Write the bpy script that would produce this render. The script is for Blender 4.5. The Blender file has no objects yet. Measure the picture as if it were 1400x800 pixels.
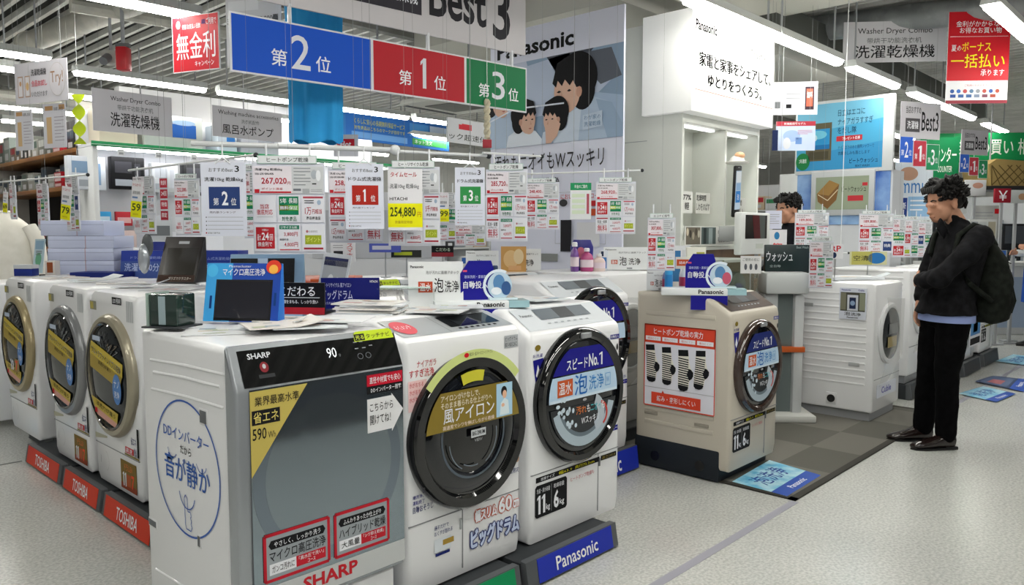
import bpy, bmesh, math, random
import numpy as np
from mathutils import Vector, Matrix
SC = bpy.context.scene
COL = SC.collection
R = math.radians
random.seed(5)

# ------------------------------------------------------------------ camera, world, exposure
CAM_H, FPX, HEAD, PITCH = 1.42, 1055.0, R(43.4), math.atan(83/1055.0)
cd = bpy.data.cameras.new('camera')
cd.sensor_width = 36.0
cd.lens = FPX*36.0/1400.0
cd.clip_start, cd.clip_end = 0.02, 200
cam = bpy.data.objects.new('camera', cd)
cam.location = (0, 0, CAM_H)
cam.rotation_euler = (R(90)-PITCH, 0, HEAD-R(90))
COL.objects.link(cam)
SC.camera = cam
w = bpy.data.worlds.new('world')
SC.world = w
w.use_nodes = True
w.node_tree.nodes['Background'].inputs[0].default_value = (1.0, 0.99, 0.96, 1)
w.node_tree.nodes['Background'].inputs[1].default_value = 0.30
SC.view_settings.view_transform = 'Standard'
SC.view_settings.look = 'None'
SC.view_settings.exposure = 0.0
SC.view_settings.gamma = 1.0
SC.view_settings.use_curve_mapping = False
TUBE = 33.0          # radiance of the fluorescent tubes

# ------------------------------------------------------------------ photo pixel -> point on a plane of the shop
_f = Vector((math.cos(HEAD)*math.cos(PITCH), math.sin(HEAD)*math.cos(PITCH), -math.sin(PITCH)))
_r = Vector((math.sin(HEAD), -math.cos(HEAD), 0))
_u = _r.cross(_f)
FH = Vector((math.cos(HEAD), math.sin(HEAD), 0))
def ray(px, py): return _f + _r*((px-700)/FPX) - _u*((py-400)/FPX)
def atz(px, py, z): d = ray(px, py); return Vector((0, 0, CAM_H)) + d*((z-CAM_H)/d.z)
def atx(px, py, x): d = ray(px, py); return Vector((0, 0, CAM_H)) + d*(x/d.x)
def aty(px, py, y): d = ray(px, py); return Vector((0, 0, CAM_H)) + d*(y/d.y)
def atd(px, py, dist): d = ray(px, py); return Vector((0, 0, CAM_H)) + d*(dist/d.dot(FH))
VIEW = HEAD-R(90)        # yaw of a card that hangs square to the aisle corner
FX = R(-90)              # yaw of a thing that faces the left aisle (-X); 0 faces the front aisle (-Y)

# ------------------------------------------------------------------ materials
def lin(h):
    h = h.lstrip('#')
    c = [int(h[i:i+2], 16)/255 for i in (0, 2, 4)]
    return tuple(x/12.92 if x <= 0.04045 else ((x+0.055)/1.055)**2.4 for x in c)
_M = {}
def M(hexc, rough=0.5, metal=0.0, emit=0.0, trans=0.0, alpha=1.0, coat=0.0):
    k = (hexc, rough, metal, emit, trans, alpha, coat)
    if k in _M: return _M[k]
    m = bpy.data.materials.new('mat_%s_%d' % (hexc.strip('#'), len(_M)))
    m.use_nodes = True
    b = m.node_tree.nodes['Principled BSDF']
    c = lin(hexc)+(1,)
    b.inputs['Base Color'].default_value = c
    b.inputs['Roughness'].default_value = rough
    b.inputs['Metallic'].default_value = metal
    b.inputs['Transmission Weight'].default_value = trans
    b.inputs['Alpha'].default_value = alpha
    if rough >= .4 and not metal: b.inputs['Specular IOR Level'].default_value = 0.2
    b.inputs['Coat Weight'].default_value = coat
    if emit:
        b.inputs['Emission Color'].default_value = c
        b.inputs['Emission Strength'].default_value = emit
    _M[k] = m
    return m
def noisy(name, c1, c2, scale, rough=0.5, detail=6, lo=0.4, hi=0.6, bump=0.0, metal=0.0, stretch=None, spec=0.5):
    m = bpy.data.materials.new(name)
    m.use_nodes = True
    nt = m.node_tree; b = nt.nodes['Principled BSDF']
    tc = nt.nodes.new('ShaderNodeTexCoord'); n = nt.nodes.new('ShaderNodeTexNoise'); cr = nt.nodes.new('ShaderNodeValToRGB')
    src = tc.outputs['Object']
    if stretch:
        mp = nt.nodes.new('ShaderNodeMapping'); mp.inputs['Scale'].default_value = stretch
        nt.links.new(src, mp.inputs['Vector']); src = mp.outputs['Vector']
    nt.links.new(src, n.inputs['Vector'])
    n.inputs['Scale'].default_value = scale; n.inputs['Detail'].default_value = detail
    cr.color_ramp.elements[0].position = lo; cr.color_ramp.elements[1].position = hi
    cr.color_ramp.elements[0].color = lin(c1)+(1,); cr.color_ramp.elements[1].color = lin(c2)+(1,)
    nt.links.new(n.outputs['Fac'], cr.inputs['Fac']); nt.links.new(cr.outputs['Color'], b.inputs['Base Color'])
    b.inputs['Roughness'].default_value = rough; b.inputs['Metallic'].default_value = metal; b.inputs['Specular IOR Level'].default_value = spec
    if bump:
        bp = nt.nodes.new('ShaderNodeBump'); bp.inputs['Strength'].default_value = bump; bp.inputs['Distance'].default_value = 0.01
        nt.links.new(n.outputs['Fac'], bp.inputs['Height']); nt.links.new(bp.outputs['Normal'], b.inputs['Normal'])
    return m
WHITE = M('#e6e8ea', 0.28, coat=0.3)
OFFW = M('#dcdedd', 0.45)
PAPER = M('#e9ebf0', 0.55)
LAV = M('#d9dcea', 0.5)
GREY = M('#9a9da0', 0.5)
MGREY = M('#6a6d70', 0.5)
DGREY = M('#36393c', 0.5)
BLACK = M('#0c0c0d', 0.35)
GLOSSB = M('#08090b', 0.06, coat=0.6)
INK = M('#17171a', 0.75)
MATTE = M('#030303', 0.95)
MATTE.node_tree.nodes['Principled BSDF'].inputs['Specular IOR Level'].default_value = 0.0
RED = M('#c4161f', 0.5)
DRED = M('#b01c28', 0.5)
BLUE = M('#0a4fc0', 0.5)
NAVY = M('#1c1a84', 0.5)
NAVY2 = M('#17256b', 0.5)
GREEN = M('#0c7a43', 0.5)
LIME = M('#c6d61c', 0.5)
YEL = M('#f2ea12', 0.5)
GOLD = M('#8d7a24', 0.4, 0.3)
CHROME = M('#d5d8da', 0.15, 1.0)
STEEL = M('#b9bdc0', 0.3, 0.9)
BROWN = M('#5a4030', 0.5)
SKY = M('#8fc3e8', 0.5)
PINK = M('#e3a3ac', 0.5)
CREAM = M('#e8e0c8', 0.5)

# ------------------------------------------------------------------ mesh builder
_TC = {}
_cur = bpy.data.curves.new('lettering', 'FONT')
_tob = bpy.data.objects.new('lettering_source', _cur)
def tmesh(s, bold=0.0, res=2):
    bold = min(bold, .006 if any(ord(ch) > 0x2e80 for ch in s) else .03)
    k = (s, bold, res)
    if k not in _TC:
        _cur.body = s; _cur.offset = bold; _cur.resolution_u = res; _cur.fill_mode = 'FRONT'
        me = _tob.to_mesh()
        v = np.array([x.co[:2] for x in me.vertices]) if len(me.vertices) else np.zeros((1, 2))
        f = [tuple(p.vertices) for p in me.polygons]
        _tob.to_mesh_clear()
        _TC[k] = (v, f)
    return _TC[k]

class MB:
    def __init__(s): s.v = []; s.f = []; s.mi = []; s.mats = []
    def m(s, mat):
        if mat not in s.mats: s.mats.append(mat)
        return s.mats.index(mat)
    def add(s, vs, fs, mat):
        o = len(s.v); i = s.m(mat)
        s.v.extend(tuple(p) for p in vs)
        for f in fs: s.f.append(tuple(a+o for a in f)); s.mi.append(i)
        return s
    def bm(s, b, mat):
        b.verts.index_update()
        s.add([v.co[:] for v in b.verts], [[v.index for v in f.verts] for f in b.faces], mat); b.free(); return s
    def box(s, x0, y0, z0, x1, y1, z1, mat, bev=0.0, seg=2):
        b = bmesh.new(); bmesh.ops.create_cube(b, size=1.0)
        for v in b.verts: v.co = Vector((x0+(v.co.x+.5)*(x1-x0), y0+(v.co.y+.5)*(y1-y0), z0+(v.co.z+.5)*(z1-z0)))
        if bev: bmesh.ops.bevel(b, geom=b.edges[:], offset=bev, segments=seg, affect='EDGES', profile=0.5)
        return s.bm(b, mat)
    def prism(s, pts, axis, a0, a1, mat, bev=0.0, seg=2):
        """extrude a closed 2-D outline along an axis; bev rounds the two end rims"""
        def P(p, a): return (a, p[0], p[1]) if axis == 'x' else (p[0], a, p[1]) if axis == 'y' else (p[0], p[1], a)
        b = bmesh.new()
        A = [b.verts.new(P(p, a0)) for p in pts]; B = [b.verts.new(P(p, a1)) for p in pts]
        fa = b.faces.new(A); fb = b.faces.new(B[::-1]); n = len(pts)
        for i in range(n): b.faces.new((A[i], B[i], B[(i+1) % n], A[(i+1) % n])[::-1])
        bmesh.ops.recalc_face_normals(b, faces=b.faces[:])
        if bev:
            e = list(set(fa.edges[:]+fb.edges[:]))
            bmesh.ops.bevel(b, geom=e, offset=bev, segments=seg, affect='EDGES', profile=0.5)
        return s.bm(b, mat)
    def cyl(s, p0, p1, r0, mat, r1=None, seg=16):
        r1 = r0 if r1 is None else r1
        p0 = Vector(p0); p1 = Vector(p1); q = (p1-p0).to_track_quat('Z', 'Y')
        vs = []
        for p, r in ((p0, r0), (p1, r1)):
            for i in range(seg): a = 2*math.pi*i/seg; vs.append(p+q@Vector((r*math.cos(a), r*math.sin(a), 0)))
        fs = [(i, (i+1) % seg, seg+(i+1) % seg, seg+i) for i in range(seg)]+[tuple(range(seg))[::-1], tuple(range(seg, 2*seg))]
        return s.add(vs, fs, mat)
    def lathe(s, prof, o, mat, seg=48, axis='y', cap=True, sx=1.0, sz=1.0):
        """profile of (radius, height along axis) spun about an axis through o"""
        vs = []; n = len(prof)
        for r, h in prof:
            for i in range(seg):
                a = 2*math.pi*i/seg; c, t = r*math.cos(a)*sx, r*math.sin(a)*sz
                vs.append((o[0]+c, o[1]+h, o[2]+t) if axis == 'y' else (o[0]+c, o[1]+t, o[2]+h))
        fs = []
        for j in range(n-1):
            for i in range(seg):
                q = (j*seg+i, j*seg+(i+1) % seg, (j+1)*seg+(i+1) % seg, (j+1)*seg+i)
                fs.append(q if axis == 'z' else q[::-1])
        if cap:
            fs.append(tuple(range(seg))); fs.append(tuple(range((n-1)*seg, n*seg)))
        return s.add(vs, fs, mat)
    def tube(s, pts, r, mat, seg=8):
        pts = [Vector(p) for p in pts]; vs = []; n = len(pts)
        rr = r if isinstance(r, (list, tuple)) else [r]*n
        for i, p in enumerate(pts):
            d = (pts[min(i+1, n-1)]-pts[max(i-1, 0)]).normalized()
            ref = Vector((0, 0, 1)) if abs(d.z) < 0.9 else Vector((1, 0, 0))
            a = d.cross(ref).normalized(); b = d.cross(a)
            for k in range(seg): t = 2*math.pi*k/seg; vs.append(p+(a*math.cos(t)+b*math.sin(t))*rr[i])
        fs = [(i*seg+k, i*seg+(k+1) % seg, (i+1)*seg+(k+1) % seg, (i+1)*seg+k) for i in range(n-1) for k in range(seg)]
        fs += [tuple(range(seg)), tuple(range((n-1)*seg, n*seg))]
        return s.add(vs, fs, mat)
    def loft(s, rings, mat, seg=20):
        """rings of (centre, half-width vector a, half-width vector b)"""
        vs = []; n = len(rings)
        for c, a, b in rings:
            c, a, b = Vector(c), Vector(a), Vector(b)
            for k in range(seg): t = 2*math.pi*k/seg; vs.append(c+a*math.cos(t)+b*math.sin(t))
        fs = [(i*seg+k, i*seg+(k+1) % seg, (i+1)*seg+(k+1) % seg, (i+1)*seg+k) for i in range(n-1) for k in range(seg)]
        fs += [tuple(range(seg))[::-1], tuple(range((n-1)*seg, n*seg))]
        return s.add(vs, fs, mat)
    def ball(s, c, r, mat, seg=20, rings=12):
        r = (r, r, r) if not isinstance(r, (tuple, list)) else r
        vs = []; fs = []
        for j in range(rings+1):
            p = math.pi*j/rings
            for i in range(seg): a = 2*math.pi*i/seg; vs.append((c[0]+r[0]*math.sin(p)*math.cos(a), c[1]+r[1]*math.sin(p)*math.sin(a), c[2]+r[2]*math.cos(p)))
        for j in range(rings):
            for i in range(seg): fs.append((j*seg+i, (j+1)*seg+i, (j+1)*seg+(i+1) % seg, j*seg+(i+1) % seg))
        return s.add(vs, fs, mat)
    # ---- flat work on a facing plane: x to the right, z up, seen from -y
    def poly(s, pts, y, mat): return s.add([(p[0], y, p[1]) for p in pts], [tuple(range(len(pts)))], mat)
    def rect(s, x0, z0, x1, z1, y, mat): return s.poly([(x0, z0), (x1, z0), (x1, z1), (x0, z1)], y, mat)
    def ell(s, cx, cz, rx, rz, y, mat, seg=32): return s.poly([(cx+rx*math.cos(2*math.pi*i/seg), cz+rz*math.sin(2*math.pi*i/seg)) for i in range(seg)], y, mat)
    def arc(s, cx, cz, r0, r1, a0, a1, y, mat, seg=24, sx=1.0, sz=1.0):
        vs = []
        for i in range(seg+1):
            a = a0+(a1-a0)*i/seg
            vs += [(cx+r0*sx*math.cos(a), y, cz+r0*sz*math.sin(a)), (cx+r1*sx*math.cos(a), y, cz+r1*sz*math.sin(a))]
        return s.add(vs, [(2*i, 2*i+1, 2*i+3, 2*i+2) for i in range(seg)], mat)
    def line(s, pts, wd, y, mat):
        for a, b in zip(pts, pts[1:]):
            d = Vector((b[0]-a[0], b[1]-a[1])); L = d.length or 1e-6; n = Vector((-d.y, d.x))*(wd/2/L)
            s.poly([(a[0]+n.x, a[1]+n.y), (a[0]-n.x, a[1]-n.y), (b[0]-n.x, b[1]-n.y), (b[0]+n.x, b[1]+n.y)], y, mat)
        return s
    def band(s, r, cx, cz, z0, z1, y, mat, n=10):
        """the slice of a disc between two heights (z relative to the centre)"""
        zs = [z0+(z1-z0)*i/n for i in range(n+1)]
        R_ = [(cx+math.sqrt(max(r*r-z*z, 0)), cz+z) for z in zs]; L_ = [(cx-math.sqrt(max(r*r-z*z, 0)), cz+z) for z in zs[::-1]]
        return s.poly(R_+L_, y, mat)
    def tb(s, txt, x0, z0, x1, z1, y, mat, bold=0.0, res=2, slant=0.0):
        """lettering fitted to a box"""
        if txt == '1' and (z1-z0) > .02:
            W, H = x1-x0, z1-z0; m_ = min(H*.17, W*.62)
            return s.poly([(x1-m_, z0), (x1, z0), (x1, z1), (x1-m_*.72, z1), (x0, z1-H*.13), (x0, z1-H*.25), (x1-m_, z1-H*.15)], y, mat)
        v, f = tmesh(txt, bold, res)
        lo, hi = v.min(0), v.max(0); e = np.maximum(hi-lo, 1e-6)
        pts = [(x0+(p[0]-lo[0])/e[0]*(x1-x0)+slant*(p[1]-lo[1])/e[1], y, z0+(p[1]-lo[1])/e[1]*(z1-z0)) for p in v]
        return s.add(pts, f, mat)
    def tbo(s, txt, x0, z0, x1, z1, y, mat, edge, d, res=2, step=.0007):
        """lettering with a printed outline"""
        for i in range(8):
            a = math.pi*i/4; s.tb(txt, x0+d*math.cos(a), z0+d*math.sin(a), x1+d*math.cos(a), z1+d*math.sin(a), y-i*.00003, edge, .008, res)
        for i in range(6):
            a = math.pi*i/3; q = d*.38; s.tb(txt, x0+q*math.cos(a), z0+q*math.sin(a), x1+q*math.cos(a), z1+q*math.sin(a), y-step-i*.00003, mat, .008, res)
        return s
    def flush(s, name, parent):
        """build what has been drawn so far as one part and start the next"""
        o = s.build(name, parent); s.v, s.f, s.mi, s.mats = [], [], [], []
        return o
    def build(s, name, parent=None, loc=(0, 0, 0), rotz=0.0, smooth=35, rot=None):
        me = bpy.data.meshes.new(name)
        me.from_pydata(s.v, [], s.f)
        for m in s.mats: me.materials.append(m)
        me.polygons.foreach_set('material_index', s.mi)
        if smooth:
            me.polygons.foreach_set('use_smooth', [True]*len(me.polygons))
            me.set_sharp_from_angle(angle=R(smooth))
        me.update()
        o = bpy.data.objects.new(name, me); COL.objects.link(o)
        o.location = loc; o.rotation_euler = rot if rot else (0, 0, rotz)
        if parent: o.parent = parent
        return o

def tag(o, label, cat, group=None, kind=None):
    o['label'] = label; o['category'] = cat
    if group: o['group'] = group
    if kind: o['kind'] = kind
    return o
def thing(name, label, cat, loc=(0, 0, 0), rotz=0.0, group=None):
    o = bpy.data.objects.new(name, None); COL.objects.link(o)
    o.location = loc; o.rotation_euler = (0, 0, rotz); o.empty_display_size = 0.1
    return tag(o, label, cat, group)
def structure(o): o['kind'] = 'structure'; return o
def copy_tree(o, parent=None):
    c = o.copy(); COL.objects.link(c)
    if parent: c.parent = parent
    for ch in list(o.children): copy_tree(ch, c)
    return c

class Panel(MB):
    """a flat board seen from -y; lettering and pictures by fractions u (from left), v (from top)"""
    def __init__(s, wd, ht, t=0.008, mat=PAPER, bev=0.0):
        super().__init__(); s.w, s.h, s.t = wd, ht, t; s.y = -t/2-0.0006; s.st = 0.0006
        if mat: s.box(-wd/2, -t/2, -ht/2, wd/2, t/2, ht/2, mat, bev)
    def X(s, u): return (u-.5)*s.w
    def Z(s, v): return (.5-v)*s.h
    def up(s): s.y -= s.st; return s
    def R(s, u0, v0, u1, v1, mat): s.rect(s.X(u0), s.Z(v1), s.X(u1), s.Z(v0), s.y, mat); return s
    def T(s, txt, u0, v0, u1, v1, mat=INK, bold=0.0, res=2, lift=1): s.tb(txt, s.X(u0), s.Z(v1), s.X(u1), s.Z(v0), s.y-s.st*lift, mat, bold, res); return s
    def P(s, pts, mat, lift=0): s.poly([(s.X(u), s.Z(v)) for u, v in pts][::-1], s.y-s.st*lift, mat); return s
    def E(s, u, v, ru, rv, mat, lift=0, seg=28): s.ell(s.X(u), s.Z(v), ru*s.w, rv*s.h, s.y-s.st*lift, mat, seg); return s
    def L(s, pts, wd, mat, lift=0): s.line([(s.X(u), s.Z(v)) for u, v in pts], wd, s.y-s.st*lift, mat); return s
    def frame(s, u0, v0, u1, v1, wd, mat, lift=0): return s.L([(u0, v0), (u1, v0), (u1, v1), (u0, v1), (u0, v0)], wd, mat, lift)
    def lines(s, u0, v0, u1, v1, n, mat=MGREY, k=0.45, lift=1):
        for i in range(n):
            a = v0+(v1-v0)*i/n; e = u0+(u1-u0)*(1 if i % 3 != 2 else 0.7)
            s.rect(s.X(u0), s.Z(a+(v1-v0)/n*k), s.X(e), s.Z(a), s.y-s.st*lift, mat)
        return s
def size_y(p0, p1, Y):
    """photo box -> (centre, width, height) for a board facing -Y at depth Y"""
    a = aty(p0[0], p0[1], Y); b = aty(p1[0], p1[1], Y)
    return Vector(((a.x+b.x)/2, Y, (a.z+b.z)/2)), abs(b.x-a.x), abs(a.z-b.z)
def size_x(p0, p1, X):
    a = atx(p0[0], p0[1], X); b = atx(p1[0], p1[1], X)
    return Vector((X, (a.y+b.y)/2, (a.z+b.z)/2)), abs(b.y-a.y), abs(a.z-b.z)
def size_d(p0, p1, d):
    a = atd(p0[0], p0[1], d); b = atd(p1[0], p1[1], d)
    return (a+b)/2, (Vector((a.x, a.y))-Vector((b.x, b.y))).length, abs(a.z-b.z)
def wires(o_parent, pts, top, r=0.0012, mat=STEEL):
    for (x, y, z) in pts:
        MB().cyl((x, y, z), (x, y, top), r, mat, seg=5).build('hanging_wire', o_parent)
# ------------------------------------------------------------------ the setting
def floor_mat():
    m = bpy.data.materials.new('speckled_vinyl'); m.use_nodes = True
    nt = m.node_tree; b = nt.nodes['Principled BSDF']; N = nt.nodes.new; Lk = nt.links.new
    tc = N('ShaderNodeTexCoord'); n1 = N('ShaderNodeTexNoise'); n2 = N('ShaderNodeTexNoise'); c1 = N('ShaderNodeValToRGB'); c2 = N('ShaderNodeValToRGB'); mx = N('ShaderNodeMix')
    mx.data_type = 'RGBA'; mx.blend_type = 'MULTIPLY'; mx.inputs['Factor'].default_value = 1
    n1.inputs['Scale'].default_value = 75; n1.inputs['Detail'].default_value = 3; n2.inputs['Scale'].default_value = 1.3; n2.inputs['Detail'].default_value = 5
    for n in (n1, n2): Lk(tc.outputs['Object'], n.inputs['Vector'])
    c1.color_ramp.elements[0].position = .36; c1.color_ramp.elements[1].position = .62
    c1.color_ramp.elements[0].color = lin('#b4b6b1')+(1,); c1.color_ramp.elements[1].color = lin('#cfd0cb')+(1,)
    c2.color_ramp.elements[0].position = .3; c2.color_ramp.elements[1].position = .7
    c2.color_ramp.elements[0].color = (.88, .88, .88, 1); c2.color_ramp.elements[1].color = (1, 1, 1, 1)
    Lk(n1.outputs['Fac'], c1.inputs['Fac']); Lk(n2.outputs['Fac'], c2.inputs['Fac'])
    Lk(c1.outputs['Color'], mx.inputs['A']); Lk(c2.outputs['Color'], mx.inputs['B']); Lk(mx.outputs['Result'], b.inputs['Base Color'])
    mr = N('ShaderNodeMapRange'); mr.inputs['To Min'].default_value = .13; mr.inputs['To Max'].default_value = .3
    Lk(n2.outputs['Fac'], mr.inputs['Value']); Lk(mr.outputs['Result'], b.inputs['Roughness'])
    return m
structure(MB().box(-9, -12, -.2, 26, 17, 0, floor_mat()).build('floor'))
TAPE = M('#9a9aa4', .4)
structure(MB().box(-2, 1.625, 0, 3.91, 1.668, .0012, TAPE).build('trim_1'))
structure(MB().box(6.6, 1.63, 0, 20, 1.67, .0012, TAPE).build('trim_2'))
structure(MB().box(1.0, 5.43, 0, 1.32, 5.45, .001, M('#5c5e5c', .6)).box(-6, 5.43, 0, 1.0, 5.445, .001, M('#5c5e5c', .6)).build('trim_3'))
# ceiling: dark soffit, steel joists, girders
CEILD = noisy('dark_deck', '#121312', '#232520', 2.0, .8)
JOIST = noisy('joist_paint', '#cfd0cb', '#e0e0dc', 3.0, .5)
structure(MB().box(-9, -12, 4.0, 26, 17, 4.1, CEILD).build('ceiling'))
b = MB()
for i in range(180):
    x = -5.0+i*0.17
    b.box(x, -9, 3.54, x+.042, 17, 3.60, JOIST)
structure(b.build('ceiling_joists', smooth=0))
b = MB()
for y in (-3.4, .5, 6.35, 12.4): b.box(-9, y-.05, 3.40, 26, y+.05, 3.54, noisy('girder_paint', '#5a5b57', '#6f706b', 2, .55))
structure(b.build('ceiling_girders', smooth=0))
SOFFIT = M('#b9b9b2', .6)
structure(MB().box(7.6, 3.5, 3.2, 9.4, 7.6, 3.5, SOFFIT).build('ceiling_soffit'))
a, c2 = atz(1062, 22, 3.3), atz(1245, 1, 3.3)
structure(MB().box(a.x-1.5, c2.y-2.5, 3.3, a.x+.05, a.y+.4, 3.5, M('#d3d2c8', .6)).build('ceiling_soffit_beam'))
structure(MB().box(5.2, 3.75, 3.28, 7.4, 6.3, 3.5, SOFFIT).build('ceiling_soffit_panel'))
# outer walls of the sales floor
WALLM = noisy('wall_paint', '#b9bab6', '#c9cac6', 1.2, .6)
structure(MB().box(-9, 14.5, 0, 26, 14.7, 4, WALLM).build('wall_back'))
structure(MB().box(23, -12, 0, 23.2, 17, 4, WALLM).build('wall_right'))
WHITEWALL = M('#f0f0f2', .5)
structure(MB().box(3.55, 9.75, 2.66, 7.2, 9.9, 3.14, WHITEWALL).box(3.55, 9.74, 2.58, 7.2, 9.9, 2.66, DGREY).build('wall_partition'))

# pipes and ducts under the deck
PIPE = noisy('pipe_lagging', '#a4a49c', '#b9b8ae', 4, .5)
a, c2 = atz(40, 58, 3.3), atz(182, 4, 3.3)
MBp = MB(); MBp.tube([(a.x, a.y, 3.3), (c2.x, c2.y, 3.3), (c2.x, c2.y-4, 3.3)], .1, PIPE, 14)
MBp.cyl((a.x, a.y, 3.3), (a.x, a.y+.1, 3.3), .115, PIPE)
tag(MBp.build('ceiling_pipe'), 'thick pale lagged pipe under the ceiling at upper left', 'pipe')
tag(MB().tube([(2.2, 7.0, 3.25), (3.2, 6.9, 3.25), (4.4, 6.85, 3.22), (9, 6.8, 3.22)], .055, PIPE, 10).build('ceiling_pipe'), 'thinner pale pipe running behind the small red hanging unit', 'pipe')
tag(MB().tube([(2.4, 11.2, 3.1), (4.2, 11.0, 3.1), (7.0, 10.9, 3.1)], .07, PIPE, 10).build('ceiling_pipe'), 'pale pipe below the lamps above the left shelves', 'pipe')
GREYP = noisy('duct_zinc', '#85898a', '#9da1a2', 5, .35, metal=.4)
a, c2 = atz(1088, 43, 3.4), atz(1400, 5, 3.4)
dd = (c2-a).normalized()
o = MB().tube([Vector((a.x+.05, a.y+.25, 3.52)), Vector((a.x, a.y, 3.4)), c2, c2+dd*3], .125, GREYP, 16)
o.cyl(a+dd*.4, a+dd*.44, .125, GREYP); o.cyl(a+dd*2.0, a+dd*2.04, .125, GREYP)
tag(o.build('ceiling_duct'), 'big round grey duct above the right hanging signs', 'duct')
a, c2 = atz(1055, 30, 3.4), atz(1225, 115, 3.4)
structure(MB().box(6.5, 3.02, 3.2, 14, 3.2, 3.4, M('#4a4c48', .6)).build('trim_4'))

# fluorescent lamps: rows along X, 1.345 m apart
LAMPE = M('#fffdf5', .4, emit=TUBE)
HOUSE = M('#c9ccca', .4)
def make_lamp(length):
    h = MB().prism([(-.06, .0), (-.045, .06), (.045, .06), (.06, .0)], 'x', -length/2, length/2, HOUSE)
    h.box(-length/2+.1, -.006, .06, -length/2+.112, .006, .62, GREY).box(length/2-.112, -.006, .06, length/2-.1, .006, .62, GREY)
    t = MB().prism([(-.05, 0), (-.04, -.028), (-.018, -.038), (.018, -.038), (.04, -.028), (.05, 0)], 'x', -length/2+.01, length/2-.01, LAMPE, .006)
    return h, t
hh, tt = make_lamp(1.25)
lamp0 = thing('ceiling_lamp', 'white fluorescent strip lamp', 'ceiling lamp')
hh.build('lamp_housing', lamp0); tt.build('lamp_tube', lamp0)
_first = [True]
def lamp(x, y, z=2.9, label=None):
    o = lamp0 if _first[0] else copy_tree(lamp0)
    _first[0] = False
    o.location = (x, y, z); o['group'] = 'fluorescent strip lamps under the ceiling'
    o['label'] = label or 'white fluorescent strip lamp in the long rows over the sales floor'
    return o
SEEN = {2.65: [5.05, 6.32, 7.85, 9.6, 10.9, 12.8], 1.28: [6.5, 7.95], 3.95: [8.7, 10.4, 12.9], 5.3: [1.85], 7.93: [3.12, 4.5, 5.8, 7.15], 12.0: [3.5, 5.2, 6.9, 8.6], 9.3: [3.1, 5.4, 6.7, 8.0], 10.7: [2.75, 4.2]}
for y, xs in SEEN.items():
    for x in xs: lamp(x, y)
lamp(1.56, 7.5); lamp(1.5, 8.2)
for y in (-4.2, -1.45): 
    for x in (-2.5, 0.2, 2.9, 5.6, 8.3): lamp(x, y)
for x in (-1.2, .5): lamp(x, 2.62)
for x in (-3.5, -1.0): lamp(x, 5.3)
for x in (-3, -.8): lamp(x, 8.0)
lamp(4.65, 1.28)
for x in (1.2, 2.6): lamp(x, 1.28)
for x in (0.6, 2.0, 3.4): lamp(x, .62)
for x in (14.5, 17, 19.5): lamp(x, 1.28); lamp(x, 5.3); lamp(x, -1.45)
for x in (11, 13.6, 16.2): lamp(x, 8.0); lamp(x, 12)
for x in (4.5, 6.6): lamp(x, 5.3)
# ------------------------------------------------------------------ drum washers (front at y = 0 facing -y, floor z = 0)
SHELL = M('#e9eaec', 0.3, coat=0.25)
SHELL2 = M('#dfe0e2', 0.35)
SEAM = M('#8b8d90', 0.6)
BOWL = M('#15181d', 0.08, coat=0.5)
SMOKE = M('#20262c', 0.06, 0.35)
DRUMG = M('#7d8690', 0.25, 0.6)
def base_unit(x, y, length, depth, label, brand, mat, txtmat=M('#f0f0f2', .5), yaw=0.0, h=.10, span=(.06, .94), t0=.25, t1=.75, group='branded plinths under the washers'):
    t = thing('washer_plinth', label, 'plinth', (x, y, 0), yaw, group)
    L2 = length/2
    MB().prism([(.03, 0), (depth, 0), (depth, h), (.06, h), (.02, h+.005)], 'x', -L2, L2, DGREY, .006).build('plinth_body', t)
    MB().prism([(0, .01), (.03, 0), (.05, 0), (.05, h+.012), (.018, h+.012)], 'x', -L2-.004, L2+.004, M('#55585b', .4), .01).build('front_rail', t)
    b = MB(); a0, a1 = -L2+length*span[0], -L2+length*span[1]
    sl = .018/(h+.002)
    v = [(a0, .0, .014), (a1, .0, .014), (a1, .0165, h+.008), (a0, .0165, h+.008)]
    b.add([(p[0], p[1]-.002, p[2]) for p in v]+[(p[0], p[1]+.004, p[2]) for p in v], [(0, 1, 2, 3), (4, 7, 6, 5), (0, 4, 5, 1), (1, 5, 6, 2), (2, 6, 7, 3), (3, 7, 4, 0)], mat)
    if brand:
        q = MB(); q.tb(brand, a0+(a1-a0)*t0, .033, a0+(a1-a0)*t1, h-.012, 0, txtmat, .012)
        b.add([(p[0], -.004+(p[2]-.014)*.0165/(h-.006), p[2]) for p in q.v], q.f, txtmat)
    b.build('brand_strip', t)
    return t
def shell(prof, wd, root, mat, name='body', bev=.025):
    return MB().prism(prof, 'x', -wd/2, wd/2, mat, bev, 3).build(name, root)

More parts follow.
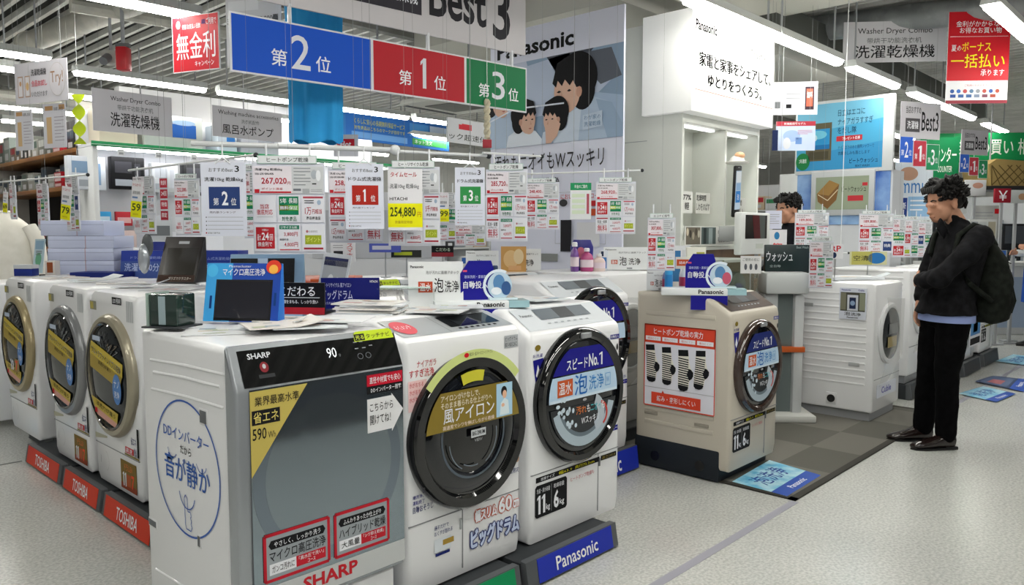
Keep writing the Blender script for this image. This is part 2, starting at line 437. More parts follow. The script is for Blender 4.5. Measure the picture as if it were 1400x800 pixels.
def pana(root, wd=.64, dep=.62, hgt=1.0, z0=0.0, body=SHELL, ringmat=GLOSSB, panel=M('#c3c8cd', .5), dark_panel=M('#59626a', .45), kind='full', r=.30, cz=.60, base_dark=False):
    """slant-top drum washer: body, control_panel, door (> door_glass), kick_panel, sticker parts"""
    H = hgt
    shell([(.012, 0), (dep, 0), (dep, H), (.17, H), (.158, H-.003), (.018, H-.088), (.006, H-.10), (0, H-.13), (0, .30), (.002, .06)], wd, root, body)
    # slanted control panel
    c = MB(); x = wd/2-.03
    def S(u, v, l=0.0):  # u 0..1 left to right, v 0..1 front to back along the slope
        yy, zz = .022+(.15-.022)*v, H-.086+(.083)*v
        return (-x+2*x*u, yy-.0035*.54-l*.54, zz+.0035*.84+l*.84)
    def q(u0, v0, u1, v1, m, l): c.add([S(u0, v0, l), S(u1, v0, l), S(u1, v1, l), S(u0, v1, l)], [(0, 1, 2, 3)], m)
    q(0, .02, 1, .98, panel, -.0015); q(.22, .42, .82, .9, dark_panel, .0006); q(.44, .42, .62, .9, M('#2f3438', .45), .0010)
    for i in range(7): q(.25+i*.075, .22, .285+i*.075, .27, M('#8d949a', .4), .0006)
    def ctxt(s, u0, v0, u1, v1, m):
        k = MB(); k.tb(s, u0, v0, u1, v1, 0, m, .01, 1); c.add([S(p[0], p[2], .0008) for p in k.v], k.f, m)
    ctxt('Panasonic', .04, .60, .17, .72, INK)
    c.build('control_panel', root)
    # seam and lower door
    MB().box(-wd/2+.012, -.0015, .298, wd/2-.012, .004, .302, SEAM).box(wd/2-.17, -.0015, .03, wd/2-.167, .003, .30, SEAM).box(wd/2-.165, -.003, .24, wd/2-.155, .002, .275, MGREY).build('kick_panel', root)
    # door
    d = MB().lathe([(r*.99, .004), (r, -.012), (r*.985, -.032), (r*.95, -.042), (r*.87, -.040), (r*.83, -.030), (r*.83, -.02)], (0, 0, cz), ringmat, 64)
    dr = d.build('door', root)
    g = MB().lathe([(r*.832, -.026), (r*.80, -.030), (r*.4, -.034), (.001, -.035)], (0, 0, cz), BOWL, 64, cap=False)
    y = -.0375; ri = r*.80
    if kind in ('full', 'beige'):
        g.band(ri, 0, cz, r*.36, r*.72, y, NAVY2 if kind == 'beige' else NAVY); g.band(ri, 0, cz, -r*.02, r*.34, y, M('#b9d3ea', .4)); g.band(ri*.98, 0, cz, -r*.02, r*.02, y-.0006, M('#cfe0ee', .4))
        g.tb('スピード', -r*.42, cz+r*.41, r*.06, cz+r*.57, y-.001, PAPER, .012); g.tb('No.', r*.09, cz+r*.41, r*.32, cz+r*.60, y-.001, PAPER, .02); g.tb('1', r*.34, cz+r*.41, r*.42, cz+r*.60, y-.001, PAPER)
        g.rect(-r*.62, cz+r*.05, -r*.28, cz+r*.29, y-.0008, M('#c4572a', .5)); g.tb('温水', -r*.59, cz+r*.08, -r*.31, cz+r*.26, y-.0014, PAPER, .02)
        g.tb('泡', -r*.24, cz+r*.03, r*.06, cz+r*.33, y-.001, M('#1a63b4', .5), .025); g.tb('洗浄', r*.10, cz+r*.06, r*.46, cz+r*.28, y-.001, M('#2f7fc4', .5), .02)
        g.line([(r*.5, cz+r*.08), (r*.62, cz+r*.08), (r*.62, cz+r*.26), (r*.5, cz+r*.26), (r*.5, cz+r*.08)], .003, y-.001, M('#5b9bd0')); g.tb('W', r*.52, cz+r*.12, r*.60, cz+r*.21, y-.001, M('#5b9bd0'))
        # printed drum picture on the lower half
        g.band(ri*.97, 0, cz, -r*.78, -r*.12, y, M('#23272c', .2))
        g.arc(0, cz, r*.60, r*.74, R(197), R(345), y-.0006, M('#a9b9c4', .3)); g.arc(0, cz, r*.54, r*.60, R(205), R(335), y-.0006, M('#5f6e79', .3))
        g.arc(r*.18, cz-r*.3, r*.14, r*.30, R(-70), R(70), y-.0008, M('#b5bfc9', .3)); g.arc(r*.36, cz-r*.33, r*.16, r*.2, R(-60), R(80), y-.0010, M('#c4382a', .4))
        for i in range(14): a = R(150+i*7); g.ell(r*(.35+.3*random.random())*math.cos(a), cz-r*.16+r*(.45)*math.sin(a)*random.random(), .006+.008*random.random(), .008+.006*random.random(), y-.0011, M('#c9d9e4', .3), 10)
        for s, x0, x1, m in (('汚れ', -.20, .04, '#d77a3a'), ('も', .05, .13, '#e8e8e8'), ('ニオイ', .14, .40, '#4fb6bf'), ('も', .41, .49, '#e8e8e8')): g.tb(s, r*x0, cz-r*.26, r*x1, cz-r*.14, y-.0014, M(m), .012)
        g.tb('Wスッキリ', -r*.08, cz-r*.42, r*.34, cz-r*.31, y-.0014, PAPER, .01)
        g.ell(0, cz-r*.06, .014, .006, y-.001, GREY)
    elif kind == 'top_only':
        g.band(ri, 0, cz, r*.30, r*.72, y, NAVY); g.tb('スピード', -r*.42, cz+r*.38, r*.06, cz+r*.55, y-.001, PAPER, .012); g.tb('No.', r*.09, cz+r*.38, r*.32, cz+r*.58, y-.001, PAPER, .02); g.tb('1', r*.34, cz+r*.38, r*.42, cz+r*.58, y-.001, PAPER)
        g.band(ri, 0, cz, -r*.04, r*.26, y, M('#b9d3ea', .4)); g.tb('泡洗浄', -r*.3, cz, r*.4, cz+r*.22, y-.001, M('#1a63b4'), .02)
    gl = g.build('door_glass', dr)
    MB().box(-.035, -.05, cz+r*.84, .035, -.036, cz+r*.93, M('#b7babd', .2, .6), .006).build('door_handle', dr)
    # small printed stickers on the front
    s = MB(); y = -.0016; e = wd/2
    s.poly([(-e+.02, H-.20), (-e+.085, H-.195), (-e+.065, H-.30), (-e+.04, H-.315)], y, NAVY); s.poly([(-e+.05, H-.22), (-e+.065, H-.26), (-e+.052, H-.285), (-e+.038, H-.265)], y-.0006, PAPER)
    s.tb('お洗濯', -e+.02, H-.19, -e+.08, H-.175, y, NAVY, .01, 1); s.ell(-e+.05, H-.15, .018, .013, y, GOLD, 16); s.flush('eco_badge', root)
    s.rect(e-.085, H-.165, e-.015, H-.145, y, NAVY); s.tb('自動投入', e-.08, H-.162, e-.02, H-.148, y-.0006, PAPER, .01, 1)
    s.flush('auto_dose_label', root); s.ell(e-.03, H-.205, .007, .016, y, INK, 14); s.ell(e-.028, H-.25, .004, .007, y, GREY, 10); s.flush('feature_badge', root)
    s.rect(e-.10, .385, e-.02, .41, y, NAVY); s.tb('節水', e-.09, .418, e-.03, .438, y, NAVY, .01, 1); s.tb('ナノイー', e-.095, .389, e-.025, .406, y-.0006, PAPER, .01, 1); s.flush('water_saving_label', root)
    s.rect(-e+.04, .262, e-.16, .285, y, INK); s.tb('本体サイズ', -e+.07, .266, -e+.16, .281, y-.0006, PAPER, .01, 1); s.tb('幅63.9', -e+.19, .266, -e+.28, .281, y-.0006, YEL, .01, 1); s.tb('奥行72.2cm', -e+.30, .266, e-.2, .281, y-.0006, YEL, .01, 1)
    s.rect(e-.15, .262, e-.03, .285, y, INK); s.tb('高さ105.8', e-.14, .266, e-.04, .281, y-.0006, GOLD, .01, 1); s.flush('size_label', root)
    s.poly([(-e+.045, .11), (-e+.235, .11), (-e+.245, .12), (-e+.245, .24), (-e+.235, .25), (-e+.045, .25), (-e+.035, .24), (-e+.035, .12)], y, INK)
    s.tb('1', -e+.047, .125, -e+.069, .205, y-.0006, PAPER); s.tb('1', -e+.077, .125, -e+.099, .205, y-.0006, PAPER); s.tb('kg', -e+.105, .127, -e+.13, .16, y-.0006, PAPER, .01); s.tb('6', -e+.155, .125, -e+.19, .205, y-.0006, PAPER, .03); s.tb('kg', -e+.195, .127, -e+.225, .16, y-.0006, PAPER, .01)
    s.rect(-e+.139, .12, -e+.141, .24, y-.0006, GREY); s.tb('洗濯・脱水容量', -e+.045, .215, -e+.13, .235, y-.0006, PAPER, 0, 1); s.tb('乾燥容量', -e+.155, .215, -e+.225, .235, y-.0006, PAPER, 0, 1)
    s.flush('capacity_label', root)
    if kind != 'top_only': s.tb('ヒートポンプ乾燥も', -e+.27, .215, e-.2, .235, y, M('#c4606a'), 0, 1).build('red_slogan', root)

def hitachi(root, wd=.60, dep=.64, H=1.08):
    shell([(.012, 0), (dep, 0), (dep, H), (.20, H), (.185, H-.004), (.02, H-.05), (.004, H-.065), (0, H-.09), (0, .3), (.002, .05)], wd, root, SHELL)
    x = wd/2-.02; c = MB()
    def S(u, v, l=0.0): return (-x+2*x*u, .025+.155*v-l*.27-.001, H-.049+.044*v+l*.96+.003)
    def q(u0, v0, u1, v1, m, l): c.add([S(u0, v0, l), S(u1, v0, l), S(u1, v1, l), S(u0, v1, l)], [(0, 1, 2, 3)], m)
    q(0, 0, 1, 1, M('#b3b7bb', .3, .3), -.001); q(.46, .25, .93, .9, M('#15171a', .08), .0006); q(.54, .35, .85, .8, M('#24282c', .05), .001)
    for i in range(7): q(.5+i*.055, .1, .53+i*.055, .18, INK, .0006)
    q(.40, 0, .405, 1, SEAM, .0006)
    k = MB().ell(.1, .5, .085, .38, 0, M('#d02040')); c.add([S(p[0], p[2], .0008) for p in k.v], k.f, M('#cf5560'))
    k = MB().tb('らくメンテ', .04, .4, .16, .62, 0, PAPER, .01, 1); c.add([S(p[0], p[2], .0014) for p in k.v], k.f, PAPER)
    c.build('control_panel', root)
    MB().box(-wd/2+.012, -.0015, .258, wd/2-.012, .004, .262, SEAM).box(-.03, -.0015, .03, -.027, .003, .258, SEAM).box(-.042, -.004, .185, -.033, .002, .225, M('#aeb1b4', .4)).build('kick_panel', root)
    r, cz = .295, .56
    d = MB().lathe([(r*.99, .004), (r, -.012), (r*.99, -.03), (r*.955, -.042), (r*.84, -.040), (r*.80, -.026)], (0, 0, cz), GLOSSB, 64)
    dr = d.build('door', root)
    ri = r*.80
    g = MB().lathe([(ri*1.01, -.022), (ri*.9, -.034), (ri*.72, -.036), (ri*.66, -.030), (ri*.55, .03), (.001, .05)], (0, 0, cz), BOWL, 64, cap=False)
    g.lathe([(ri*.7, -.0362), (ri*.68, -.037), (ri*.66, -.0362)], (0, 0, cz-.01), M('#59636e', .15, .5), 48, cap=False)
    for a0, a1, rr in ((-60, 10, .5), (185, 240, .52), (-120, -80, .45)): g.arc(0, cz-.02, ri*rr, ri*(rr+.018), R(a0), R(a1), -.0365, M('#67717c', .2))
    y = -.043
    g.band(r*.82, 0, cz, r*.10, r*.58, y, M('#8f7a2c', .35, .25))
    g.tb('アイロンがけなしで、', -r*.58, cz+r*.47, r*.08, cz+r*.55, y-.001, M('#f3e9d2'), .02); g.tb('そのまま着られる仕上がりへ', -r*.58, cz+r*.38, r*.30, cz+r*.46, y-.001, M('#f3e9d2'), .02)
    g.tb('風アイロン', -r*.54, cz+r*.19, r*.34, cz+r*.37, y-.001, PAPER, .03); g.tb('高速風でシワを伸ばしながら乾燥', -r*.55, cz+r*.115, r*.34, cz+r*.17, y-.001, M('#f3e0d0'), .01, 1)
    g.rect(r*.38, cz+r*.12, r*.68, cz+r*.56, y-.001, M('#a9cfe6', .4)); g.ell(r*.52, cz+r*.45, r*.055, r*.07, y-.0016, INK, 16); g.ell(r*.53, cz+r*.41, r*.04, r*.055, y-.0018, M('#e2b597'), 16); g.poly([(r*.44, cz+r*.14), (r*.62, cz+r*.14), (r*.6, cz+r*.32), (r*.53, cz+r*.36), (r*.46, cz+r*.3)], y-.0017, M('#dbe8ee')); g.ell(r*.5, cz+r*.27, r*.03, r*.025, y-.0019, M('#e2b597'), 12)
    g.rect(-r*.06, cz-r*.07, r*.20, cz+r*.03, y+.004, M('#c9cdd1', .4)); g.tb('BIG DRUM', -r*.04, cz-r*.05, r*.18, cz+r*.01, y+.0032, INK, .02, 1); g.tb('VIEW', r*.0, cz-r*.13, r*.14, cz-r*.09, y+.004, GREY, .01, 1)
    g.arc(0, cz, r*.66, r*.80, R(78), R(108), y-.0005, M('#c8c23a', .5)); g.lines = None
    g.build('door_glass', dr)
    MB().arc(0, cz, r*.955, r*1.065, R(40), R(140), -.0445, M('#c9d488', .5)).tb('省エネ・省スペース ヒートリサイクル', -.03, cz+r*.985, .09, cz+r*1.035, -.0452, INK, .0, 1).ell(-.045, cz+r*1.005, .012, .009, -.0452, RED, 14).build('energy_ribbon', dr)
    s = MB(); y = -.0016; e = wd/2
    s.tb('ナイアガラ', -e+.055, H-.155, -e+.145, H-.13, y, M('#b02838'), .03); s.tb('すすぎ洗浄', -e+.02, H-.19, -e+.135, H-.16, y, M('#c02a34'), .03)
    s.lines = None
    for i in range(3): s.tb('水がおちる', -e+.02, H-.225-i*.026, -e+.085, H-.206-i*.026, y, M('#c02a34'), .02, 1)
    s.poly([(-e+.015, H-.31), (-e+.09, H-.31), (-e+.10, H-.2), (-e+.015, H-.2)], y+.0005, M('#ecc8c8'))
    s.flush('rinse_sticker', root)
    s.rect(e-.10, H-.135, e-.02, H-.085, y, M('#aeb2b6')); s.tb('ビッグドラム', e-.095, H-.108, e-.025, H-.09, y-.0006, INK, 0, 1); s.tb('BD-NX120C', e-.095, H-.13, e-.03, H-.114, y-.0006, INK, 0, 1)
    s.flush('model_label', root)
    s.tb('運転終了', -e+.03, .335, -e+.085, .35, y, NAVY, .01, 1); s.tb('自動おそうじ', -e+.03, .305, -e+.125, .33, y, NAVY2, .03); s.tb('槽洗浄、', -e+.03, .356, -e+.08, .37, y, NAVY, .01, 1)
    s.flush('cleaning_label', root)
    s.tb('送るだけで', -e+.13, .215, -e+.2, .232, y, NAVY2, .015, 1); s.tb('おくすが割れる', -e+.13, .192, -e+.22, .21, y, NAVY2, .015, 1); s.rect(-e+.13, .13, -e+.21, .18, y, M('#d5dce2')); s.rect(-e+.17, .15, -e+.225, .17, y-.0006, M('#a88a3a')); s.rect(-e+.135, .115, -e+.205, .126, y, NAVY2)
    s.flush('drawer_label', root)
    s.ell(e-.055, .385, .012, .014, y, M('#5fae7a'), 16); s.ell(e-.025, .39, .012, .014, y, M('#c8a68a'), 16); s.tb('日立限定', e-.085, .335, e-.015, .355, y, NAVY2, .02, 1)
    s.flush('maker_label', root)
    CO = M('#c8502a'); s.tbo('幅スリム', e-.262, .19, e-.145, .235, y, PAPER, CO, .006); s.tbo('60', e-.132, .19, e-.058, .25, y, PAPER, CO, .006); s.tbo('cm', e-.05, .192, e-.016, .222, y, PAPER, CO, .004)
    s.tbo('ビッグドラム', e-.285, .09, e-.016, .162, y, M('#c3cfea'), NAVY2, .008)
    s.build('slogan_sticker', root)

def toshiba(root, ring='#a7a08c', wd=.60, dep=.64, H=1.0, badge=True):
    shell([(.012, 0), (dep, 0), (dep, H-.005), (.05, H), (.02, H-.008), (.004, H-.03), (0, H-.06), (0, .28), (.002, .04)], wd, root, SHELL)
    rm = M(ring, .28, .35); r, cz = .31, .585
    c = MB(); c.rect(-.29, H-.10, -.2, H-.055, -.0015, M('#8f9080')); c.rect(-.285, H-.095, -.24, H-.06, -.002, M('#b9ac5a')); c.flush('award_badge', root)
    c.rect(.02, H-.055, .14, H-.02, -.0015, INK); c.tb('LED照明', .03, H-.05, .13, H-.026, -.002, PAPER, .02, 1); c.flush('lamp_label', root)
    for i in range(4): c.rect(.20+i*.022, H-.13, .215+i*.022, H-.03, -.0015, M('#c6c9cb'))
    c.build('control_lettering', root)
    dr = MB().lathe([(r*.99, .004), (r, -.01), (r*.985, -.022), (r*.95, -.034), (r*.88, -.038), (r*.86, -.032), (r*.855, -.02)], (0, 0, cz), rm, 64).build('door', root)
    MB().lathe([(r*.865, -.0375), (r*.845, -.042), (r*.825, -.0375)], (0, 0, cz), GLOSSB, 64, cap=False).build('door_gasket', dr)
    ri = r*.835
    g = MB().lathe([(ri, -.026), (ri*.9, -.032), (ri*.4, -.036), (.001, -.037)], (0, 0, cz), SMOKE, 64, cap=False)
    for i in range(16): a = R(40+i*6.5); rr = ri*(.7+.25*random.random()); g.line([(rr*.55*math.cos(a), cz+rr*.75*math.sin(a)), (rr*math.cos(a), cz+rr*.95*math.sin(a)), (rr*.9*math.cos(a+.1), cz+rr*.85*math.sin(a+.1))], .003+.005*random.random(), -.039, M(random.choice(['#6d7274', '#8b8f90', '#3a3d40', '#6b5a44']), .3))
    y = -.0395
    g.poly([(-ri*.78, cz+.10), (ri*.86, cz+.02), (ri*.9, cz+.085), (-ri*.70, cz+.165)][::1], y, M('#c9b23c', .4)); g.poly([(-ri*.8, cz+.03), (ri*.70, cz-.04), (ri*.84, cz+.02), (-ri*.78, cz+.10)], y, M('#a8913a', .4))
    q = MB().tb('ウルトラファインバブル洗浄', 0, 0, 1, 1, 0, INK, .03); q2 = MB().tb('浸透力が違う', 0, 0, 1, 1, 0, INK, .01, 1)
    def skew(q, x0, x1, z0, z1, dz, m, yy): g.add([(x0+(x1-x0)*p[0], yy, cz+z0+(z1-z0)*p[2]+dz*p[0]) for p in q.v], q.f, m)
    skew(q, -ri*.68, ri*.80, .105, .145, -.075, PAPER, y-.0006); skew(q, -ri*.68, ri*.80, .107, .143, -.075, INK, y-.0012)
    skew(q2, -ri*.35, ri*.3, .055, .075, -.03, INK, y-.0006)
    g.ell(ri*.58, cz-.045, .055, .075, y-.0014, M('#4d7fc0', .4), 24); g.tb('ナノ', ri*.45, cz-.04, ri*.7, cz, y-.002, PAPER, .01, 1); g.tb('洗浄', ri*.45, cz-.09, ri*.7, cz-.055, y-.002, PAPER, .01, 1)
    g.rect(-ri*.62, cz+.17, -ri*.2, cz+.195, y, M('#b8c4d6')); 
    g.poly([(-ri*.80, cz-.12), (ri*.58, cz-.165), (ri*.52, cz-.215), (-ri*.66, cz-.17)][::-1], y, M('#c0a838', .4)); g.poly([(-ri*.66, cz-.17), (ri*.52, cz-.215), (ri*.40, cz-.24), (-ri*.5, cz-.21)][::-1], y, M('#cf9a8c', .4))
    skew(q2, -ri*.55, ri*.45, -.16, -.135, -.04, INK, y-.0006); g.rect(-ri*.6, cz-.2, -ri*.48, cz-.175, y-.001, RED)
    g.build('door_glass', dr)
    MB().box(-wd/2+.012, -.0015, .20, wd/2-.012, .004, .204, SEAM).build('kick_panel', root)
    s = MB(); y = -.0016
    s.rect(.27, .22, .292, .36, y, INK); s.tb('省エネ', .195, .27, .26, .31, y, NAVY2, .03, 1); s.rect(.12, .22, .225, .25, y, RED); s.tb('高速', .13, .223, .21, .247, y-.0006, PAPER, .01, 1); s.tb('乾燥', .23, .215, .262, .26, y, NAVY2, .02, 1); s.rect(.11, .207, .29, .216, y, GOLD)
    s.flush('energy_label', root); s.poly([(-.29, .22), (-.12, .245), (-.12, .255), (-.29, .25)], y, M('#b4b29c')); s.flush('corner_strip', root)
    if badge:
        s.rect(.05, .03, .25, .175, y, M('#7a6426')); s.rect(.05, .03, .25, .06, y-.0003, M('#8a3a1c')); s.tb('1', .075, .045, .094, .115, y-.0008, PAPER); s.tb('1', .101, .045, .12, .115, y-.0008, PAPER); s.tb('7', .185, .045, .22, .115, y-.0008, M('#f0512a'), .04); s.tb('ドラム50', .1, .125, .2, .16, y-.0008, M('#e87838'), .02, 1); s.rect(.125, .05, .18, .11, y-.0006, M('#b0562c'))
    else:
        s.rect(.02, cz-.17, .12, cz-.09, -.041, M('#9c8656')); s.tb('1', -.07, cz-.17, -.05, cz-.10, -.0416, PAPER); s.tb('0', -.04, cz-.17, .0, cz-.10, -.0416, PAPER, .03); s.tb('7', .04, cz-.165, .09, cz-.10, -.0420, M('#e8502a'), .04)
    if s.v: s.flush('capacity_label', root)
    s.line([(-.22, .10), (-.22, .14)], .004, y, GREY); s.arc(-.16, .12, .05, .053, R(-70), R(80), y, M('#c6c8c9'))
    s.build('drain_cover', root)

# ---- front row
T_HIT = thing('drum_washer', 'white washer with round black door and 60 cm slogan in the front row', 'washing machine', (1.975, 2.10, .11), 0, 'drum washers'); hitachi(T_HIT, H=.985)
T_P1 = thing('drum_washer', 'white slant-top washer with black ring door above the blue plinth strip', 'washing machine', (2.645, 2.10, .105), 0, 'drum washers'); pana(T_P1, hgt=.985)
base_unit(2.49, 1.975, .60, .72, 'dark plinth with blue strip at the front corner of the island', 'Panasonic', M('#2334a8', .4), span=(.10, .93), t0=.22, t1=.78)
base_unit(1.90, 1.985, .52, .72, 'dark plinth with green strip under the slim washer with the 60 cm slogan', '', M('#0d8a55', .4))
base_unit(1.335, 1.99, .56, .68, 'dark plinth under the mirror-fronted washer', '', M('#8a8d90', .4))
# ---- second, raised row behind
T_P2 = thing('drum_washer', 'raised white washer partly hidden behind the front row, nearest to the sock poster', 'washing machine', (3.45, 2.62, .14), 0, 'drum washers'); pana(T_P2, wd=.67, kind='top_only', hgt=1.01, cz=.68)
T_P3 = thing('drum_washer', 'raised white washer behind the navy detergent stand, only its top and ring edge showing', 'washing machine', (3.61, 3.32, .14), 0, 'drum washers'); pana(T_P3, kind='top_only', hgt=1.01, cz=.68)
base_unit(3.47, 2.56, .70, .66, 'dark plinth of the raised washer, blue strip half hidden', 'Panasonic', M('#2334a8', .4), h=.135, span=(.0, .99))
base_unit(3.61, 3.30, .58, .6, 'dark plinth of the raised washer behind the detergent stand', '', DGREY, h=.135)
# ---- Toshiba row facing the left aisle
TX = 1.40
T_T3 = thing('drum_washer', 'white washer with champagne door ring, next to the tall mirror-fronted washer', 'washing machine', (TX, 4.06, .12), FX, 'drum washers'); toshiba(T_T3)
T_T2 = thing('drum_washer', 'white washer with silver grey door ring, middle of the left aisle row', 'washing machine', (TX, 4.745, .12), FX, 'drum washers'); toshiba(T_T2, '#8e9092')
T_T1 = thing('drum_washer', 'white washer with beige door ring and large 10-7 mark, at the frame edge', 'washing machine', (TX, 5.67, .12), FX, 'drum washers'); toshiba(T_T1, '#a89a76', badge=False)
for (y0, y1, l) in ((4.74, 5.39, 'red-fronted plinth at the far end of the left aisle row'), (4.13, 4.70, 'red-fronted plinth in the middle of the left aisle row'), (3.46, 4.09, 'red-fronted plinth nearest to the tall mirror-fronted washer')):
    base_unit(1.325, (y0+y1)/2, y1-y0, .7, l, 'TOSHIBA', M('#d03a20', .4), yaw=FX, h=.105, t0=.28, t1=.75)
base_unit(1.50, 5.72, .55, .5, 'plain dark plinth under the far washer with the beige ring', '', DGREY, yaw=FX, h=.105)
o = thing('drum_washer', 'white washer with teal and blue labels, half cut off at the left frame edge', 'washing machine', (TX, 6.75, .05), FX, 'drum washers')
toshiba(o, '#b4b0a0', badge=False)
MB().rect(-.1, .60, .28, .8, -.05, M('#2c62b8')).rect(-.1, .42, .28, .6, -.05, M('#c86a74')).rect(-.1, .02, .28, .12, -.0025, M('#128068')).build('door_labels', o)
# ---- back-to-back row: only the tops show between the displays
for i, y in enumerate((4.32, 4.99, 5.66, 6.33)):
    q = thing('drum_washer', 'white washer turned to the far aisle behind the left row, only its top showing', 'washing machine', (2.72, y, .0), R(90), 'washers of the hidden back row'); toshiba(q, dep=.6, H=1.075)
# ------------------------------------------------------------------ the tall mirror-fronted washer at the corner
T_SH = thing('drum_washer', 'tall mirror-fronted washer with black control band at the island corner', 'washing machine', (1.34, 2.07, .10), 0, 'drum washers')
def sharp(root, wd=.60, dep=.68, H=.985):
    w2 = wd/2
    MB().prism([(.05, .0), (dep, 0), (dep, H), (.07, H), (.058, H-.015), (.05, H-.03), (.05, .03)], 'x', -w2, w2, SHELL, .022, 3).build('body', root)
    # front door frame with a bend at the control band
    fp = [(.0, .17), (.06, .17), (.06, H-.002), (.058, H+.002), (.045, H+.002), (-.005, H-.118), (-.008, H-.13)]
    fr = MB().prism(fp, 'x', -w2-.006, w2+.004, M('#a9aeb3', .25, .5), .010, 3).build('front_frame', root)
    MB().prism([(.01, .0), (.05, .0), (.05, .168), (.012, .168), (.004, .16), (.004, .01)], 'x', -w2+.004, w2-.04, SHELL2, .008).build('kick_panel', root)
    mir = M('#98a5ae', .07, .9)
    g = MB(); x0, x1, zt, zb = -w2+.035, w2-.004, H-.122, .185
    g.add([(x0, -.0095, zb+.0), (x1, -.0095, zb), (x1, -.0095, zt), (x0, -.0095, zt)], [(0, 1, 2, 3)], mir)
    g.build('mirror_door', fr)
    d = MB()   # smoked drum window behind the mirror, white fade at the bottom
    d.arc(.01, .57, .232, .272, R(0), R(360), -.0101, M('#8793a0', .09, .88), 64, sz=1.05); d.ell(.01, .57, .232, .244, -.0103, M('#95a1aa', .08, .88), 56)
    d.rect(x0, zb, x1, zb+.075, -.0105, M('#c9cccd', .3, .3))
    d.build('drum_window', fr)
    # black control band
    def S(u, v, l=0.0): return (x0-.012+(x1-x0+.012)*u, -.0062+(.046+.0062)*v-.0012-l*.9, H-.116+.116*v+.0005+l*.35)
    c = MB()
    def put(k, m, l): c.add([S(p[0], p[2], l) for p in k.v], k.f, m)
    put(MB().rect(0, 0, 1, 1, 0, GLOSSB), M('#0b0c0d', .12, coat=.4), .0)
    put(MB().tb('SHARP', .05, .66, .18, .80, 0, PAPER, .02), M('#c9cdd2'), .001)
    put(MB().tb('90', .515, .44, .575, .70, 0, PAPER, 0), M('#dfe3e6', emit=.6), .001); put(MB().tb('分', .585, .44, .60, .52, 0, PAPER, 0), M('#9aa0a6'), .001)
    put(MB().ell(.13, .44, .025, .13, 0, RED, 18), M('#7a1420'), .0008); put(MB().ell(.13, .46, .010, .06, 0, RED, 10), M('#b8bcc0'), .0014); put(MB().rect(.09, .18, .18, .27, 0, INK), M('#2a2c2f'), .0008)
    for u, v in ((.70, .75), (.74, .75), (.70, .58), (.75, .58), (.80, .62)): put(MB().rect(u, v, u+.025, v+.025, 0, GREY), M('#8b9096'), .001)
    for u in (.725, .78): put(MB().arc(u, .38, .016, .019, 0, R(360), 0, GREY, 20, sz=4.2), M('#6d7278'), .001)
    c.build('control_band', root)
    t = MB()
    q = MB().poly([(.71, .77), (.99, .77), (.985, .98), (.97, 1.04), (.73, 1.04), (.715, .98)], 0, LIME); t.add([S(p[0], p[2], .002) for p in q.v], q.f, M('#b9d020', .5))
    q = MB().rect(.715, .79, .785, .97, 0, INK); t.add([S(p[0], p[2], .0026) for p in q.v], q.f, INK)
    q = MB().tb('光る', .722, .82, .78, .94, 0, PAPER, .02); t.add([S(p[0], p[2], .0032) for p in q.v], q.f, M('#e2ee4a')); q = MB().tb('タッチナビ', .795, .82, .965, .95, 0, INK, .02); t.add([S(p[0], p[2], .0028) for p in q.v], q.f, INK)
    t.build('touch_sticker', root)
    s = MB(); y = -.0115
    s.poly([(x0, zt-.26), (x0+.19, zt-.005), (x0, zt-.005)], y, M('#c4b25e', .4)); s.tb('業界最高水準', x0+.015, zt-.05, x0+.16, zt-.022, y-.0006, INK, .01, 1)
    s.rect(x0+.005, zt-.105, x0+.095, zt-.062, y-.0006, INK); s.tb('省エネ', x0+.01, zt-.10, x0+.09, zt-.067, y-.0012, M('#d8c870'), .02); s.tb('590', x0+.006, zt-.15, x0+.05, zt-.115, y-.0006, INK, .01); s.tb('Wh', x0+.055, zt-.15, x0+.08, zt-.13, y-.0006, INK, 0, 1)
    s.build('energy_sticker', root)
    s = MB()
    s.rect(x1-.15, zt-.05, x1-.004, zt-.012, y, M('#c01830')); s.tb('直径や材質でも安心', x1-.14, zt-.042, x1-.012, zt-.02, y-.0006, PAPER, .02, 1); s.rect(x1-.15, zt-.075, x1-.004, zt-.052, y, INK); s.tb('DDインバーター搭載', x1-.135, zt-.072, x1-.01, zt-.056, y-.0006, PAPER, .01, 1)
    s.poly([(x1-.15, zt-.205), (x1-.05, zt-.205), (x1-.05, zt-.215), (x1-.002, zt-.145), (x1-.05, zt-.085), (x1-.05, zt-.092), (x1-.15, zt-.092)], y, M('#dfe0e2', .5)); s.tb('こちらから', x1-.14, zt-.135, x1-.045, zt-.108, y-.0006, INK, .03); s.tb('開けてね！', x1-.14, zt-.18, x1-.055, zt-.148, y-.0006, INK, .03)
    s.build('arrow_sticker', root)
    for i, (a, b_, l1, l2, l3, l4) in enumerate(((x0+.035, x0+.255, 'やさしく、しっかり洗う', 'マイクロ高圧洗浄', 'ガンコ汚れに', '「高水圧で洗い」'), (x0+.28, x0+.49, 'ふんわりあったか仕上がり', 'ハイブリッド乾燥', '大風量', '「シワ抑え乾燥」'))):
        z0, z1 = .278, .418
        s = MB().poly([(a, z0), (b_, z0), (b_, z1), (a, z1)], y, M('#9aa1a6', .4)); s.line([(a, z0), (b_, z0), (b_, z1), (a, z1), (a, z0)], .010, y-.0006, M('#bf2030'))
        mid = a+(b_-a)*.5; s.poly([(a+.02, z1-.045), (b_-.02, z1-.045), (b_-.012, z1-.032), (b_-.02, z1-.018), (a+.02, z1-.018), (a+.012, z1-.032)], y-.0006, INK)
        s.tb(l1, a+.03, z1-.041, b_-.03, z1-.023, y-.0014, PAPER, .01, 1); s.tb(l2, a+.014, z1-.084, b_-.012, z1-.050, y-.001, INK, .012)
